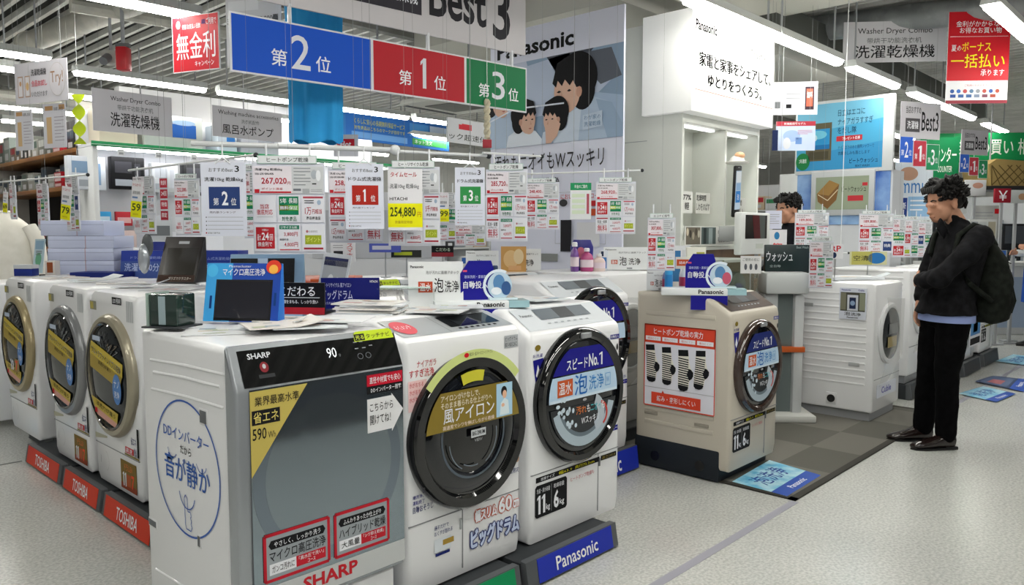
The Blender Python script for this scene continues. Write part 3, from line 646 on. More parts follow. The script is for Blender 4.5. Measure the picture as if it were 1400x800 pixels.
        s.rect(a+.014, z0+.016, a+(b_-a)*.47, z0+.05, y-.0006, PAPER); s.rect(a+(b_-a)*.47, z0+.016, b_-.012, z0+.05, y-.0006, M('#bf2030')); s.tb(l3, a+.022, z0+.022, a+(b_-a)*.44, z0+.044, y-.0012, INK, .005); s.tb(l4, a+(b_-a)*.51, z0+.034, b_-.02, z0+.047, y-.0012, PAPER, 0, 1); s.tb('コース', a+(b_-a)*.65, z0+.019, b_-.05, z0+.030, y-.0012, PAPER, 0, 1)
        s.build('feature_sticker', root)
    MB().tb('SHARP', -.104, .206, .099, .25, -.0115, M('#c0202c'), .03).build('brand_lettering', root)
    # left flank: pressed ribs, handles, big round sticker
    f = MB(); X = -w2
    for z, y0, y1 in ((.90, .06, .60), (.86, .10, .58), (.80, .08, .60), (.16, .10, .62)):
        MB().tube([(X+.003, y0, z+.004), (X+.002, (y0+y1)/2, z), (X+.003, y1, z-.012)], .006, SHELL).build('pressed_rib', root)
    for y0, z0, dy, dz in ((.19, .735, .045, .04), (.60, .30, .06, .022), (.26, .33, .018, .035), (.26, .12, .02, .02)):
        h = MB().box(X-.002, y0-.006, z0-.006, X+.008, y0+dy+.006, z0+dz+.006, SHELL2, .004); h.box(X-.003, y0, z0, X+.004, y0+dy, z0+dz, MGREY, .002); h.build('grip_recess', root)
    k = MB()     # round sticker drawn in flank coordinates: a = along the flank to the right (towards the front), z
    B = M('#3a63b4', .45); cx, cz2, rx, rz = .345, .565, .235, .222
    k.arc(0, 0, .972, 1.0, 0, R(360), 0, B, 56, sx=rx, sz=rz)
    k.tb('DDインバーター', -.165, .085, .165, .125, 0, B, .015); k.tb('だから', -.04, .045, .04, .072, 0, INK, .01); k.tb('音が静か', -.165, -.055, .165, .03, 0, M('#2a5cae', .45), .035)
    k.arc(-.10, .055, .035, .038, R(195), R(325), 0, B, 12); k.arc(.11, .045, .035, .038, R(200), R(340), 0, B, 12); k.arc(.0, -.075, .055, .059, R(190), R(345), 0, B, 16)
    k.line([(-.018, -.185), (-.022, -.10), (-.012, -.088), (.0, -.098), (.002, -.14), (.02, -.138), (.026, -.15), (.02, -.158), (.028, -.166), (.022, -.178), (.03, -.186), (.022, -.20), (-.012, -.2), (-.018, -.185)], .0035, 0, B)
    st = MB(); st.v = [(X-.002, cx-p[0], cz2+p[2]) for p in k.v]; st.f = k.f; st.mi = k.mi; st.mats = k.mats
    st.build('round_sticker', root)
sharp(T_SH)

# ------------------------------------------------------------------ beige washer and the row beyond, on the carpet
BEIGE = M('#c3bcae', .38); BROWN2 = M('#4a3d36', .55)
T_BG = thing('drum_washer', 'beige washer with dark brown door ring and sock poster on its flank', 'washing machine', (4.20, 2.02, .07), 0, 'drum washers')
pana(T_BG, wd=.60, dep=.63, hgt=.99, body=BEIGE, ringmat=M('#3a2c27', .12, coat=.5), panel=BROWN2, dark_panel=M('#2c2522', .5), kind='beige', r=.275, cz=.575)
f = MB()
for i in range(9): f.box(-.304, .10, .20+i*.082, -.296, .56, .225+i*.082, BEIGE, .003)
for y0, z0 in ((.13, .235), (.47, .255)): f.box(-.3065, y0, z0, -.297, y0+.09, z0+.02, M('#9a9488', .5), .003)
f.build('flank_ribs', T_BG)
f = MB().box(-.306, .06, -.065, .30, .63, .115, M('#23282e', .5), .012)
for y0 in (.18, .48): f.cyl((-.309, y0, .01), (-.30, y0, .01), .03, BLACK)
f.build('dark_base', T_BG)
p = Panel(.47, .49, .004, PAPER)
p.R(0, 0, 1, 1, M('#e3e4ee', .5)); p.frame(.004, .004, .996, .996, .006, M('#d8462e'), 1); p.up().R(.0, .0, 1, .225, M('#d8462e', .5)); p.T('ヒートポンプ乾燥の実力', .14, .04, .83, .12, PAPER, .02)
for i in range(4): p.up().R(.02+i*.245, .145, .24+i*.245, .195, PAPER); p.T('縮みにくい', .05+i*.245, .155, .21+i*.245, .185, M('#d8462e'), 0, 1)
p.up()
SK = M('#14151a', .6); SW = M('#e8e6da', .6)
def sock(P, u, v, s=1.0, tilt=0.0):
    top = [(-.055, 0), (.055, 0)]; L_ = [(-.055, 0), (-.05, .10), (-.05, .2), (-.05, .28), (-.045, .36)]; 
    out = [(-.055, 0), (.045, -.01), (.055, .12), (.075, .20), (.10, .235), (.10, .275), (.085, .31), (.06, .34), (.055, .40), (.045, .44), (.01, .46), (-.03, .455), (-.052, .42), (-.055, .30), (-.045, .2), (-.055, .1)]
    T_ = lambda a: (u+(a[0]*1.35+tilt*a[1])*s, v+a[1]*s*1.04)
    P.P([T_(a) for a in out], SW)
    for i in range(13):
        y0 = .085+i*.026; l = -.052 if y0 > .15 else -.053; r = .05 if y0 < .17 else .058 if y0 < .33 else .052
        P.P([T_((l, y0)), T_((r, y0+.012)), T_((r, y0+.025)), T_((l, y0+.013))], SK, 1)
    P.P([T_(a) for a in ((-.055, 0), (.045, -.01), (.05, .06), (-.052, .07))], SK, 2)
    P.P([T_(a) for a in ((.055, .20), (.075, .205), (.10, .235), (.10, .275), (.085, .31), (.06, .33), (.035, .265))], SK, 2)
    P.P([T_(a) for a in ((-.052, .39), (.05, .40), (.045, .44), (.01, .46), (-.03, .455), (-.05, .43))], SK, 2)
for i, (u, v, t_) in enumerate(((.095, .255, .15), (.335, .265, .05), (.575, .275, .0), (.815, .26, -.25))): sock(p, u, v, .95 if i != 2 else 1.02, t_*.3)
p.up().up().up(); p.R(.0, .765, 1, .77, GREY); p.R(.12, .825, .82, .965, M('#d8462e')); p.P([(.27, .83), (.31, .83), (.285, .79)], M('#d8462e')); p.T('縮み・変形しにくい', .2, .86, .75, .93, PAPER, .03)
o = p.build('sock_poster', None, (3.90-.010, 2.345, .628), FX)
tag(o, 'red and white poster with four striped socks on the beige washer flank', 'poster')

T_WP = thing('drum_washer', 'white ribbed-flank washer with plastic-wrapped door beside the standing man', 'washing machine', (6.22, 1.93, .075), 0, 'drum washers')
def cuble(root, wd=.60, dep=.66, H=.965, lettered=True):
    w2 = wd/2
    shell([(.012, .0), (dep, .0), (dep, H), (.03, H), (.006, H-.012), (0, H-.03), (0, .02)], wd, root, SHELL, bev=.012)
    b = MB().box(-w2+.015, -.002, .245, w2-.015, .004, .25, SEAM)
    if lettered: b.box(-w2+.08, -.003, .10, w2-.08, -.001, .20, M('#d3d7e2', .5)).tb('Cuble', -.12, .125, .10, .175, -.0036, M('#5a58a8'), .02)
    b.build('kick_panel', root)
    r, cz = .235, .575
    dr = MB().lathe([(r*.99, .004), (r, -.01), (r*.96, -.022), (r*.88, -.026), (r*.82, -.02)], (0, 0, cz), M('#d6d8da', .3), 56).build('door', root)
    MB().lathe([(r*.83, -.022), (r*.6, -.03), (.001, -.034)], (0, 0, cz), SMOKE, 48, cap=False).rect(-.12, cz-.10, .08, cz-.02, -.037, M('#9c8c60')).rect(-.1, cz, .1, cz+.08, -.037, M('#6d7072')).build('door_glass', dr)
    MB().add([(-.2, -.045, .86), (.22, -.045, .83), (.20, -.046, .4), (-.12, -.04, .22), (-.27, -.03, .2), (-.05, -.05, .5)], [(0, 1, 2, 5), (5, 2, 3, 4)], M('#e8e8e4', .25, trans=.6, alpha=.35)).build('plastic_wrap', root)
    f = MB()
    for i in range(14): f.box(-w2-.004, .06, .20+i*.052, -w2+.004, dep-.06, .215+i*.052, SHELL, .003)
    for y0, z0 in ((.10, .34), (.52, .37), (.46, .77)): f.box(-w2-.0065, y0, z0, -w2+.003, y0+.08, z0+.028, M('#aeb0b2', .5), .003)
    f.cyl((-w2-.012, .30, .075), (-w2+.004, .30, .075), .03, BLACK); f.box(-w2-.006, .26, .03, -w2+.004, .34, .12, SHELL2, .003)
    f.build('flank_ribs', root)
    MB().box(-w2+.03, .03, -.068, w2-.03, dep-.03, .002, M('#9b9da0', .5)).build('foot_tray', root)
cuble(T_WP)
p = Panel(.195, .235, .006, M('#d5dae6', .5)); p.R(.04, .14, .96, .74, M('#4a4a42')); p.up().R(.05, .16, .25, .7, M('#7b7a68')); p.R(.75, .16, .95, .7, M('#8a8f7a')); p.R(.3, .22, .7, .72, M('#c9cdd6')); p.up().R(.38, .3, .62, .66, M('#1f2a4a')); p.E(.5, .48, .09, .08, M('#8aa0c0'), 1); p.T('Panasonic', .08, .04, .42, .09, NAVY, .02); p.T('Cuble', .7, .04, .92, .09, NAVY, .02)
p.T('泡', .2, .76, .42, .88, INK, .04); p.T('洗浄', .45, .78, .82, .88, INK, .03); p.T('Panasonic', .3, .915, .72, .96, INK, .03)
tag(p.build('product_placard', None, (5.908, 2.09, .885), FX), 'small photo placard on the ribbed washer flank', 'sign')
t = thing('drum_washer', 'raised white washer behind the beige one, softener bottles on its top', 'washing machine', (4.26, 2.95, .14), 0, 'drum washers'); cuble(t, H=1.01, lettered=False)
base_unit(4.26, 2.95, .56, .6, 'dark plinth behind the beige washer', '', DGREY, h=.07)
# further washers in the same row
def row_washer(x, y, label, wd=.6, stripe=True):
    t = thing('drum_washer', label, 'washing machine', (x, y, .14), 0, 'drum washers')
    pana(t, wd=wd, hgt=.93, kind='top_only', r=.26, cz=.56, ringmat=M('#b9bdc0', .25))
    return t
row_washer(7.95, 1.96, 'white washer just behind the standing man, right of his legs')
row_washer(8.75, 1.96, 'white washer with blue poster, second beyond the standing man')
row_washer(9.55, 1.96, 'white washer third beyond the standing man near the dark trousers')
t = thing('drum_washer', 'plain white washer side behind the standing man, left of his legs', 'washing machine', (7.27, 2.0, .2), 0, 'drum washers'); cuble(t, H=.9, lettered=False)
for x, l in ((7.95, 'dark plinth just right of the standing man legs'), (8.75, 'dark plinth second beyond the standing man'), (9.55, 'dark plinth third beyond the standing man')): base_unit(x, 1.90, .66, .7, l, '', DGREY, h=.125)
base_unit(7.27, 1.96, .60, .72, 'black plinth just left of the standing man legs', '', BLACK, h=.125)
p = Panel(.42, .55, .004, M('#e4e6ea')); p.R(.05, .05, .95, .3, M('#b9606a')); p.up().R(.05, .32, .95, .8, M('#4a8ac4')); p.R(.3, .4, .7, .75, M('#2f9a8a'), ); p.R(.05, .85, .95, .97, INK)
tag(p.build('washer_poster', None, (8.75, 1.90, .56)), 'blue and pink poster on the second washer beyond the man', 'poster')
# ------------------------------------------------------------------ big boards, banners and hanging signs
DIMW = M('#c9cbd4', .5)
SIGNG = M('#cfced2', .5)
EDGE = M('#c8cad0', .4)
# ---- ranking board over the island and the Best 3 board above it
A, B_ = atd(314, 66, 4.06), atd(719, 117, 5.46)
v = Vector((B_.x-A.x, B_.y-A.y)); RL = v.length; ryaw = math.atan2(v.y, v.x); rc = (A+B_)/2
root = thing('ranking_sign', 'long hanging board in blue, red and green ranking second, first and third', 'sign', (rc.x, rc.y, 0), ryaw)
RH = .305; rz = (A.z+B_.z)/2
for i, (u0, u1, m, dg) in enumerate(((0, .405, BLUE, '2'), (.405, .74, M('#b3202c', .5), '1'), (.74, 1, M('#0b7444', .5), '3'))):
    wd = (u1-u0)*RL
    p = Panel(wd, RH, .014, M('#d4d6da', .4)); e = .009/wd; p.R(e, .03, 1-e, .97, m); k = 1.0
    cx = (.47, .52, .53)[i]; s = .30/(wd)*RH*1.0
    p.T('第', cx-.58*RH/wd, .50, cx-.28*RH/wd, .79, PAPER, .008, 2); p.T(dg, cx-.20*RH/wd if dg != '1' else cx-.06*RH/wd, .20, cx+.17*RH/wd if dg != '1' else cx+.08*RH/wd, .80, M('#d8dbe2'), .004, 3); p.T('位', cx+.28*RH/wd, .50, cx+.58*RH/wd, .79, PAPER, .008, 2)
    p.build(('second_place_panel', 'first_place_panel', 'third_place_panel')[i], root, ((u0+u1)/2*RL-RL/2, 0, rz))
cl = MB()
for u in (.16, .60, .935): cl.box((u-.5)*RL-.008, -.012, rz+RH/2-.01, (u-.5)*RL+.008, .012, rz+RH/2+.10, M('#d9dce0', .3), .003).build('hook', root) and None; cl = MB()
BH = .55; bz = rz+RH/2+.085+BH/2
p = Panel(RL*.92, BH, .014, M('#c6c3c6', .5))
p.R(.19, .02, .545, .80, M('#34323a', .5)); p.T('ドラム式 洗濯乾燥機', .215, .50, .53, .70, PAPER, .012, 2, 2); p.T('おすすめ', .215, .1, .5, .36, PAPER, .01, 2, 2)
p.T('Best', .575, .28, .815, .78, M('#232228'), .02, 3); p.T('3', .845, .20, .925, .88, M('#232228'), .02, 3)
o = thing('best_three_sign', '-', 'sign', (rc.x+math.cos(ryaw)*RL*.035, rc.y+math.sin(ryaw)*RL*.035, bz), ryaw)
p.build('board', o)
for u in (-.4, .4): MB().cyl((u*RL*.9, 0, BH/2), (u*RL*.9, 0, 3.52-bz), .002, STEEL, seg=5).build('hanging_wire', o)
tag(o, 'grey Best 3 board hanging directly above the blue red green ranking board', 'sign')

def hang(name, label, cat, c, wd, ht, yaw, p, top=3.5, wx=(.1, .9), t=.008, group=None):
    """a board with its wires"""
    r = thing(name, label, cat, (c.x, c.y, 0), yaw, group)
    p.build('board', r, (0, 0, c.z))
    for u in wx: MB().cyl(((u-.5)*wd, 0, c.z+ht/2-.005), ((u-.5)*wd, 0, top), .0009, M('#8f9294', .6), seg=5).build('hanging_wire', r)
    return r
# red no-interest sign and the white sheet beside it
c, wd, ht = size_d((234, 32), (302, 103), 6.0); wd = .41; ht = .37
p = Panel(wd, ht, .01, M('#d8d8da')); p.R(.015, .015, .985, .985, M('#bf2430', .5)); p.E(.14, .15, .05, .075, M('#d8d8da')); p.T('分割 お支払い回数', .22, .15, .62, .24, PAPER, .01); p.R(.64, .10, .72, .18, NAVY); p.T('ご利用で', .74, .08, .95, .2, PAPER, .01)
p.T('無金利', .09, .30, .92, .78, M('#e4e2e6'), .012, 2, 2); p.T('キャンペーン', .48, .82, .88, .92, PAPER, .01)
hang('campaign_sign', 'red hanging sign with large white no-interest lettering, left of the ranking board', 'sign', atd(268, 59, 5.3), wd, ht, -.86-.35, p)
p = Panel(.40, .42, .008, M('#dcdde2')); p.T('または 現金50,000円', .03, .28, .95, .40, MGREY, .01); p.R(.05, .05, .6, .2, PAPER); p.E(.9, .35, .05, .06, M('#585c66')); p.lines(.05, .5, .6, .9, 4, GREY)
hang('notice_sheet', 'white sheet with 50,000 yen offer hanging behind the blue ranking panel', 'sign', atd(347, 42, 4.95), .40, .42, -.86-.25, p)
# red hanging sign upper right
c = atd(1337, 79, 7.0); wd, ht = .53, .80
p = Panel(wd, ht, .008, M('#dedfe2')); p.R(0, 0, 1, .75, M('#c41a26', .5)); p.T('金利がかからない', .12, .10, .92, .165, PAPER, .01, 1, 2); p.T('お得なお買い物', .18, .17, .86, .235, PAPER, .01, 1, 2); p.L([(.03, .27), (.97, .27)], .003, PAPER, 2)
p.T('夏の', .06, .36, .22, .43, PAPER, .012, 1, 2); p.T('ボーナス', .23, .33, .70, .43, M('#efe020'), .012, 2, 2); p.T('一括払い', .06, .46, .93, .61, M('#f0e41c'), .012, 2, 2); p.T('承ります', .55, .63, .93, .70, PAPER, .012, 1, 2)
for i in range(8): p.E(.10+i*.105, .865, .035, .022, M(['#31589c', '#3a66b0', '#b04a4a', '#5a7a9a', '#8a8f98', '#b0504a', '#3a5aa0', '#a85040'][i]), 1, 12)
for i in range(6): p.R(.07+i*.13, .90, .16+i*.13, .935, M(['#2a4f9a', '#3a5f9a', '#46689a', '#7a88a0', '#7a4a5a', '#a04a3a'][i]))
p.R(0, .965, 1, 1, M('#8f3a44')); p.T('ご利用いただけるカード', .3, .79, .75, .815, M('#b05058'), 0, 1)
hang('bonus_sign', 'red and white hanging sign with yellow lump-sum lettering at upper right', 'sign', c, wd, ht, VIEW-.06, p)
c = atd(1223, 57, 7.3); wd, ht = .92, .37
p = Panel(wd, ht, .008, SIGNG); p.T('Washer Dryer Combo', .14, .16, .86, .34, INK, 0, 2); p.T('带烘干功能洗衣机', .23, .40, .76, .54, MGREY, .005, 1); p.T('洗濯乾燥機', .11, .58, .89, .90, INK, .012, 2)
hang('category_sign', 'grey hanging Washer Dryer Combo sign beside the red bonus sign', 'sign', c, wd, ht, VIEW-.09, p, group='grey category signs')
c, wd, ht = size_y((125, 137), (236, 172), 7.2); p = Panel(wd, .36, .008, M('#c6c5cb', .5)); p.T('Washer Dryer Combo', .22, .14, .85, .28, INK, 0, 2); p.T('带烘干功能洗衣机', .3, .33, .75, .46, MGREY, .005, 1); p.T('洗濯乾燥機', .21, .52, .83, .86, INK, .012, 2)
hang('category_sign', 'grey hanging Washer Dryer Combo sign above the green-edged shelf', 'sign', c+Vector((0, 0, .0)), wd, .36, .03, p, group='grey category signs')
c, wd, ht = size_y((289, 152), (386, 187), 7.4); p = Panel(wd, .30, .008, M('#c8c7cd', .5)); p.T('Washing machine accessories', .08, .12, .95, .30, INK, 0, 1); p.T('洗衣机配件', .4, .36, .66, .5, MGREY, .005, 1); p.T('風呂水ポンプ', .13, .56, .87, .88, INK, .012, 2)
hang('category_sign', 'grey hanging bath pump accessories sign left of the blue garment', 'sign', c, wd, .30, .03, p, group='grey category signs')
# try sign on the left
c, wd, ht = size_d((15, 92), (97, 137), 5.2); wd, ht = .52, .27
p = Panel(wd, ht, .006, M('#cfcdd4')); 
for u in (.06, .2): p.R(u, .32, u+.1, .84, M('#b99a86')); p.R(u+.012, .35, u+.088, .81, M('#d6d3d4')) if False else p.up().R(u+.012, .35, u+.088, .81, M('#dedade'))
p.up().E(.115, .5, .02, .06, M('#c79a70')); p.E(.25, .58, .03, .1, M('#d2ae7c')); p.T('洗濯乾燥機', .33, .18, .62, .34, INK, .01); p.T('全品お試し', .33, .45, .63, .60, M('#d8304a'), .012); p.T('いただけます', .33, .72, .63, .85, MGREY, .005)
p.E(.82, .48, .15, .40, M('#c2bdbb'), 0); p.up().E(.82, .48, .144, .385, M('#d3d0d6')); p.T('Try!', .70, .28, .93, .64, M('#a07a5c'), 0, 3)
hang('try_sign', 'white hanging sign with Try lettering inside a ring at upper left', 'sign', atd(56, 112, 5.2), wd, ht, VIEW-.42, p)
for px, py, wd, ht, l in ((33, 178, .165, .265, 'white instruction card with tan columns under the Try sign, left'), (75, 172, .21, .29, 'white instruction card with tan columns under the Try sign, right')):
    p = Panel(wd, ht, .004, M('#cfcfd6')); p.R(.1, .05, .45, .15, M('#b88f60')); p.R(.15, .3, .38, .9, M('#c9ab80')); p.lines(.5, .3, .92, .9, 8, M('#9a94a0'), .2); p.T('お試し方法', .5, .08, .9, .16, INK, .005)
    if px > 50: p.R(.72, .03, .97, .14, M('#b88f60'))
    hang('instruction_card', l, 'sign', atd(px, py, 5.2), wd, ht, VIEW-.38, p, top=3.55)

# ---- Panasonic banner board
c, wd, ht = size_x((672, 178), (853, 178), 4.6)
zt, zb = 3.02, 1.02; ht = zt-zb
p = Panel(wd, ht, .02, M('#dfe2f2', .3, coat=.2)); p.T('Panasonic', .06, .045, .66, .105, INK, .03, 2)
p.Z = lambda v, p=p: (.585-v)*p.h
v0, v1 = .215, .545     # the family picture, printed flat
p.R(0, v0, 1, v1, M('#8fa6c0')); p.up().P([(0, v0), (.3, v0), (.34, .30), (.18, .42), (0, .42)], M('#c3cadd')); p.P([(.46, v0), (.8, v0), (.72, .26), (.55, .30)], M('#4d535e'), 1); p.P([(.30, v0+.02), (.62, v0), (.92, .34), (.74, .42), (.30, .44)], M('#b9c6dc'), 1); p.P([(.66, v0+.01), (.92, v0+.01), (.99, .33), (.85, .35)], M('#5f6570'), 2); p.P([(.70, .36), (1, .40), (1, v1), (.66, v1)], M('#a9bfd9'), 3)
p.up().up().up().up()
SKT = M('#dcb49e', .4); SKT2 = M('#cc9c86', .4)
def portrait(u, v, r, f=1, hat=INK):
    """a printed face turned towards f, hair around it (r in board widths)"""
    k = p.w/p.h; e = lambda du, dv, a, b_, m, l: p.E(u+f*du*r, v+dv*r*k, a*r, b_*r*k, m, l, 24)
    e(-.18, -.10, .92, .95, hat, 0); e(-.45, .35, .55, .7, hat, .2)
    e(.28, .30, .62, .80, SKT, .6); e(.42, .82, .36, .32, SKT, .7); e(-.28, .38, .13, .2, SKT2, 1.0)
    p.P([(u+f*a*r, v+b_*r*k) for a, b_ in ((-.62, .35), (-.5, -.7), (.1, -1.0), (.75, -.75), (.98, -.05), (.80, .12), (.72, -.12), (.52, .10), (.38, -.12), (.15, .12), (.0, -.05), (-.16, .22), (-.30, .2))], hat, 1.6)
    for a in (.18, .66): p.P([(u+f*(a+c_)*r, v+(d_)*r*k) for c_, d_ in ((-.11, .30), (0, .24), (.11, .30), (0, .335))], INK, 1.8)
    p.P([(u+f*(c_)*r, v+(d_)*r*k) for c_, d_ in ((.34, .80), (.52, .77), (.62, .80), (.50, .86))], M('#b86a62', .4), 1.8); p.P([(u+f*(c_)*r, v+(d_)*r*k) for c_, d_ in ((.52, .36), (.62, .58), (.50, .60))], SKT2, 1.7)
    for _ in range(4): p.up()
SH = [M('#cfdcec', .4), M('#b6c9df', .4), M('#e0e8f2', .4), M('#9db4cf', .4)]
p.P([(.0, .40), (.16, .38), (.22, .46), (.20, v1), (0, v1)], SH[1]); p.up()
portrait(.06, .335, .115, 1)
p.P([(.60, .42), (.78, .385), (.93, .42), (1, .50), (1, v1), (.58, v1)], SH[1]); p.P([(.82, .40), (.93, .42), (1, .50), (1, v1), (.90, v1)], SH[3], 1); p.P([(.62, .44), (.72, .42), (.70, v1), (.6, v1)], SH[0], 1); p.up().up()
portrait(.66, .325, .155, -1)
p.P([(.16, .50), (.24, .475), (.38, .49), (.46, v1), (.14, v1)], SH[2]); p.P([(.44, .50), (.56, .48), (.66, .51), (.70, v1), (.42, v1)], SH[0], .6); p.P([(.46, .52), (.50, .50), (.52, v1), (.46, v1)], SH[3], 1); p.up().up()
portrait(.29, .425, .10, 1); portrait(.53, .435, .095, -1)
p.P([(.46, .485), (.54, .455), (.575, .475), (.55, .52), (.50, v1), (.465, v1)], SKT); p.up().P([(.735, .455), (.87, .445), (.87, .50), (.735, .51)], M('#c7d6e8')); p.T('わが家の', .745, .456, .86, .474, M('#6f8fb4'), .01, 1); p.T('洗濯乾燥', .745, .48, .86, .498, M('#6f8fb4'), .01, 1)
p.L([(0, .435), (.22, .395), (.6, .40)], .012, M('#dfe5f0')); p.up()
p.T('汚れもニオイもWスッキリ', .04, .575, .885, .645, M('#2a2a30'), .008, 2); p.T('泡洗浄', .38, .675, .57, .71, M('#3a3a40'), .012, 2); p.T('ヒートポンプ', .27, .69, .37, .705, M('#c0303a'), .01)
p.frame(.54, .735, .90, .93, .003, GREY); p.T('においスッキリコース', .58, .742, .88, .762, M('#c0303a'), .01); p.R(.66, .77, .9, .79, M('#c02a32')); p.R(.68, .80, .88, .825, M('#c8502c')); p.R(.22, .745, .36, .77, M('#c02a32')); p.R(.36, .745, .5, .77, M('#d8cfb8')); p.R(.27, .79, .36, .815, M('#c02a32')); p.up().E(.60, .775, .03, .014, M('#3a3a3e')); p.R(.58, .84, .66, .96, M('#232328')); p.R(.7, .85, .86, .94, M('#d9dade')); p.R(.42, .97, .56, 1.0, M('#8a8d8c'))
o = p.build('display_banner', None, (4.6, c.y, (zt+zb)/2), FX); tag(o, 'tall lavender banner with family picture beside the white display tower', 'banner')
MB().box(-.5, .015, -1.0, .5, .03, .6, STEEL).box(-.4, -.2, -1.02, -.3, .3, -1.0, STEEL).box(.3, -.2, -1.02, .4, .3, -1.0, STEEL).build('banner_stand', o)

# ---- white display tower
TWH = M('#dfe2dc', .35)
x0, x1, y0, yd = 4.97, 6.20, 3.0, 4.1
t = thing('display_tower', 'tall white demonstration tower with white header and two open bays', 'display stand', (x0, y0, 0))
W_ = x1-x0; b = MB()
b.box(0, 0, 1.28, .03, yd-y0, 2.96, TWH).box(W_-.03, 0, 1.28, W_, yd-y0, 2.96, TWH).box(.031, .30, 1.28, W_-.031, .33, 2.96, TWH).box(.031, 0.001, 1.28, W_-.031, .299, 1.31, TWH).box(.031, .001, 2.22, W_-.031, .299, 2.279, TWH).box(.031, 0.001, 1.36, W_-.031, .02, 1.46, TWH, .002)
b.box(.031, .34, 2.93, W_-.031, yd-y0, 2.96, TWH)
b.build('cabinet', t)
MB().box(-.001, .62, 1.3, -.003, .624, 2.95, GREY).box(-.003, .3, 2.1, -.001, yd-y0, 2.104, GREY).build('panel_joints', t)
MB().box(W_*.55-.015, .01, 1.46, W_*.55+.015, .30, 2.22, TWH, .003).build('divider', t)
WOODM = noisy('walnut_veneer', '#5a4632', '#7a6046', 6, .45, stretch=(1, 1, .15))
MB().box(.0, .02, .009, W_, .33, 1.28, WOODM).box(.0, .33, .009, .02, yd-y0, 1.28, WOODM).build('wooden_base', t)
hd = MB().box(-.05, -.10, 2.28, W_+.03, .32, 3.0, M('#f2f3f1', .4, emit=.22), .006)  # header's faint emission stands in for glare of the lamp just in front
hb = hd.build('glow_header', t)
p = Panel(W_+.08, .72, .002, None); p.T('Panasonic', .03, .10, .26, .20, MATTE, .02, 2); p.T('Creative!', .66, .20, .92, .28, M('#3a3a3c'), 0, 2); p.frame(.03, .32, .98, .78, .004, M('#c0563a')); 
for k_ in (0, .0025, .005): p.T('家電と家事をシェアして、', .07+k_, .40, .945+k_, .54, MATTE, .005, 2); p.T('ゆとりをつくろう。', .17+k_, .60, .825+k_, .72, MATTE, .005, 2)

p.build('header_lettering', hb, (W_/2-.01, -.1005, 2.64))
lb = MB().box(.08, .08, 2.205, W_*.5, .12, 2.22, M('#ffffff', emit=2.2)).box(W_*.58, .08, 2.205, W_-.06, .12, 2.22, M('#ffffff', emit=2.2)); lb.build('bay_lamp', t)
# contents of the bays
def drape(name, x, y, ztop, zbot, wd, mat, label, cat, amp=.02, yaw=0.0, parent=None):
    b = MB(); n = 26; rows = 14; vs = []
    for side in (-1, 1):
        for j in range(rows+1):
            k = j/rows; ww = wd*(.35+.65*min(1, k*2.2+.15))
            for i in range(n+1):
                u = i/n-.5; vs.append((u*ww, side*.006+amp*math.sin(u*17+2*k)*(.35+.65*k)+amp*.5*math.sin(u*39), (1-k)*(ztop-zbot)))
    m_ = (n+1)*(rows+1); fs = []
    for s_ in (0, 1):
        for j in range(rows):
            for i in range(n): a = s_*m_+j*(n+1)+i; q = (a, a+1, a+n+2, a+n+1); fs.append(q if s_ else q[::-1])
    for i in range(n): fs.append((i, i+1, m_+i+1, m_+i)); a = rows*(n+1)+i; fs.append((a, m_+a, m_+a+1, a+1))
    for j in range(rows): a = j*(n+1); fs.append((a, m_+a, m_+a+n+1, a+n+1)); a += n; fs.append((a, a+n+1, m_+a+n+1, m_+a))
    b.add(vs, fs, mat); o = b.build(name, parent, (x, y, zbot), yaw, smooth=60)
    if not parent: tag(o, label, cat)
    return o
YC = noisy('yellow_cloth', '#c08a10', '#d9a018', 8, .8)
drape('hanging_cloth', x0+.09, 3.12, 2.0, 1.48, .13, YC, 'yellow cloth hanging in the left bay of the white tower', 'cloth', .018)
drape('hanging_cloth', x0+.17, 3.20, 1.86, 1.55, .15, M('#4a4c50', .8), 'dark grey cloth hanging behind the yellow cloth in the tower', 'cloth', .014)
p = Panel(.16, .16, .004, M('#d9dad6')); p.T('77%', .15, .15, .85, .4, INK, .02); p.T('軽', .3, .5, .7, .85, INK, .01)
tag(p.build('bay_card', None, (x0+.13, 3.03, 1.64)), 'small white card with 77% mark in the left bay of the tower', 'sign')
p = Panel(.22, .16, .004, M('#c7c8c2')); p.T('乾燥時間', .05, .1, .7, .4, INK, .01); p.T('しわをのばす', .05, .5, .95, .85, INK, .01)
tag(p.build('bay_card', None, (x0+.40, 3.05, 1.64)), 'pale card with two dark text lines in the left bay', 'sign')
p = Panel(.26, .16, .004, M('#c4c5c0')); p.T('洗濯時間', .05, .1, .7, .4, INK, .01); p.T('におい', .05, .5, .8, .85, M('#5a4a3a'), .01)
tag(p.build('bay_card', None, (x0+.98, 3.05, 1.62)), 'pale card with dark text in the right bay of the tower', 'sign')
MB_ = MB().box(x0+.02, 2.99, 1.312, x0+.02+.74, 2.998, 1.455, M('#d2d3cf'))
p = Panel(.74, .145, .006, M('#d2d3cf')); p.R(.02, .06, .3, .94, M('#6d675c')); p.R(.32, .06, .62, .94, M('#53605f')); p.up()
for i in range(5): p.E(.05+i*.055, .3+.1*(i % 3), .022, .2, M(['#c9bda8', '#39342e', '#a39a88', '#4a443a', '#b9b2a2'][i]))
p.R(.36, .1, .42, .94, M('#2c3536')); p.R(.47, .1, .55, .94, M('#8f9c9c')); p.T('ihで 泡洗浄で', .66, .16, .95, .42, MGREY, .01); p.T('毛布も丸洗い', .66, .56, .97, .86, MGREY, .01)
tag(p.build('photo_strip', None, (x0+.40, 2.985, 1.39)), 'white strip with two photos along the tower shelf edge', 'sign')
c = aty(1002, 262, 2.93)
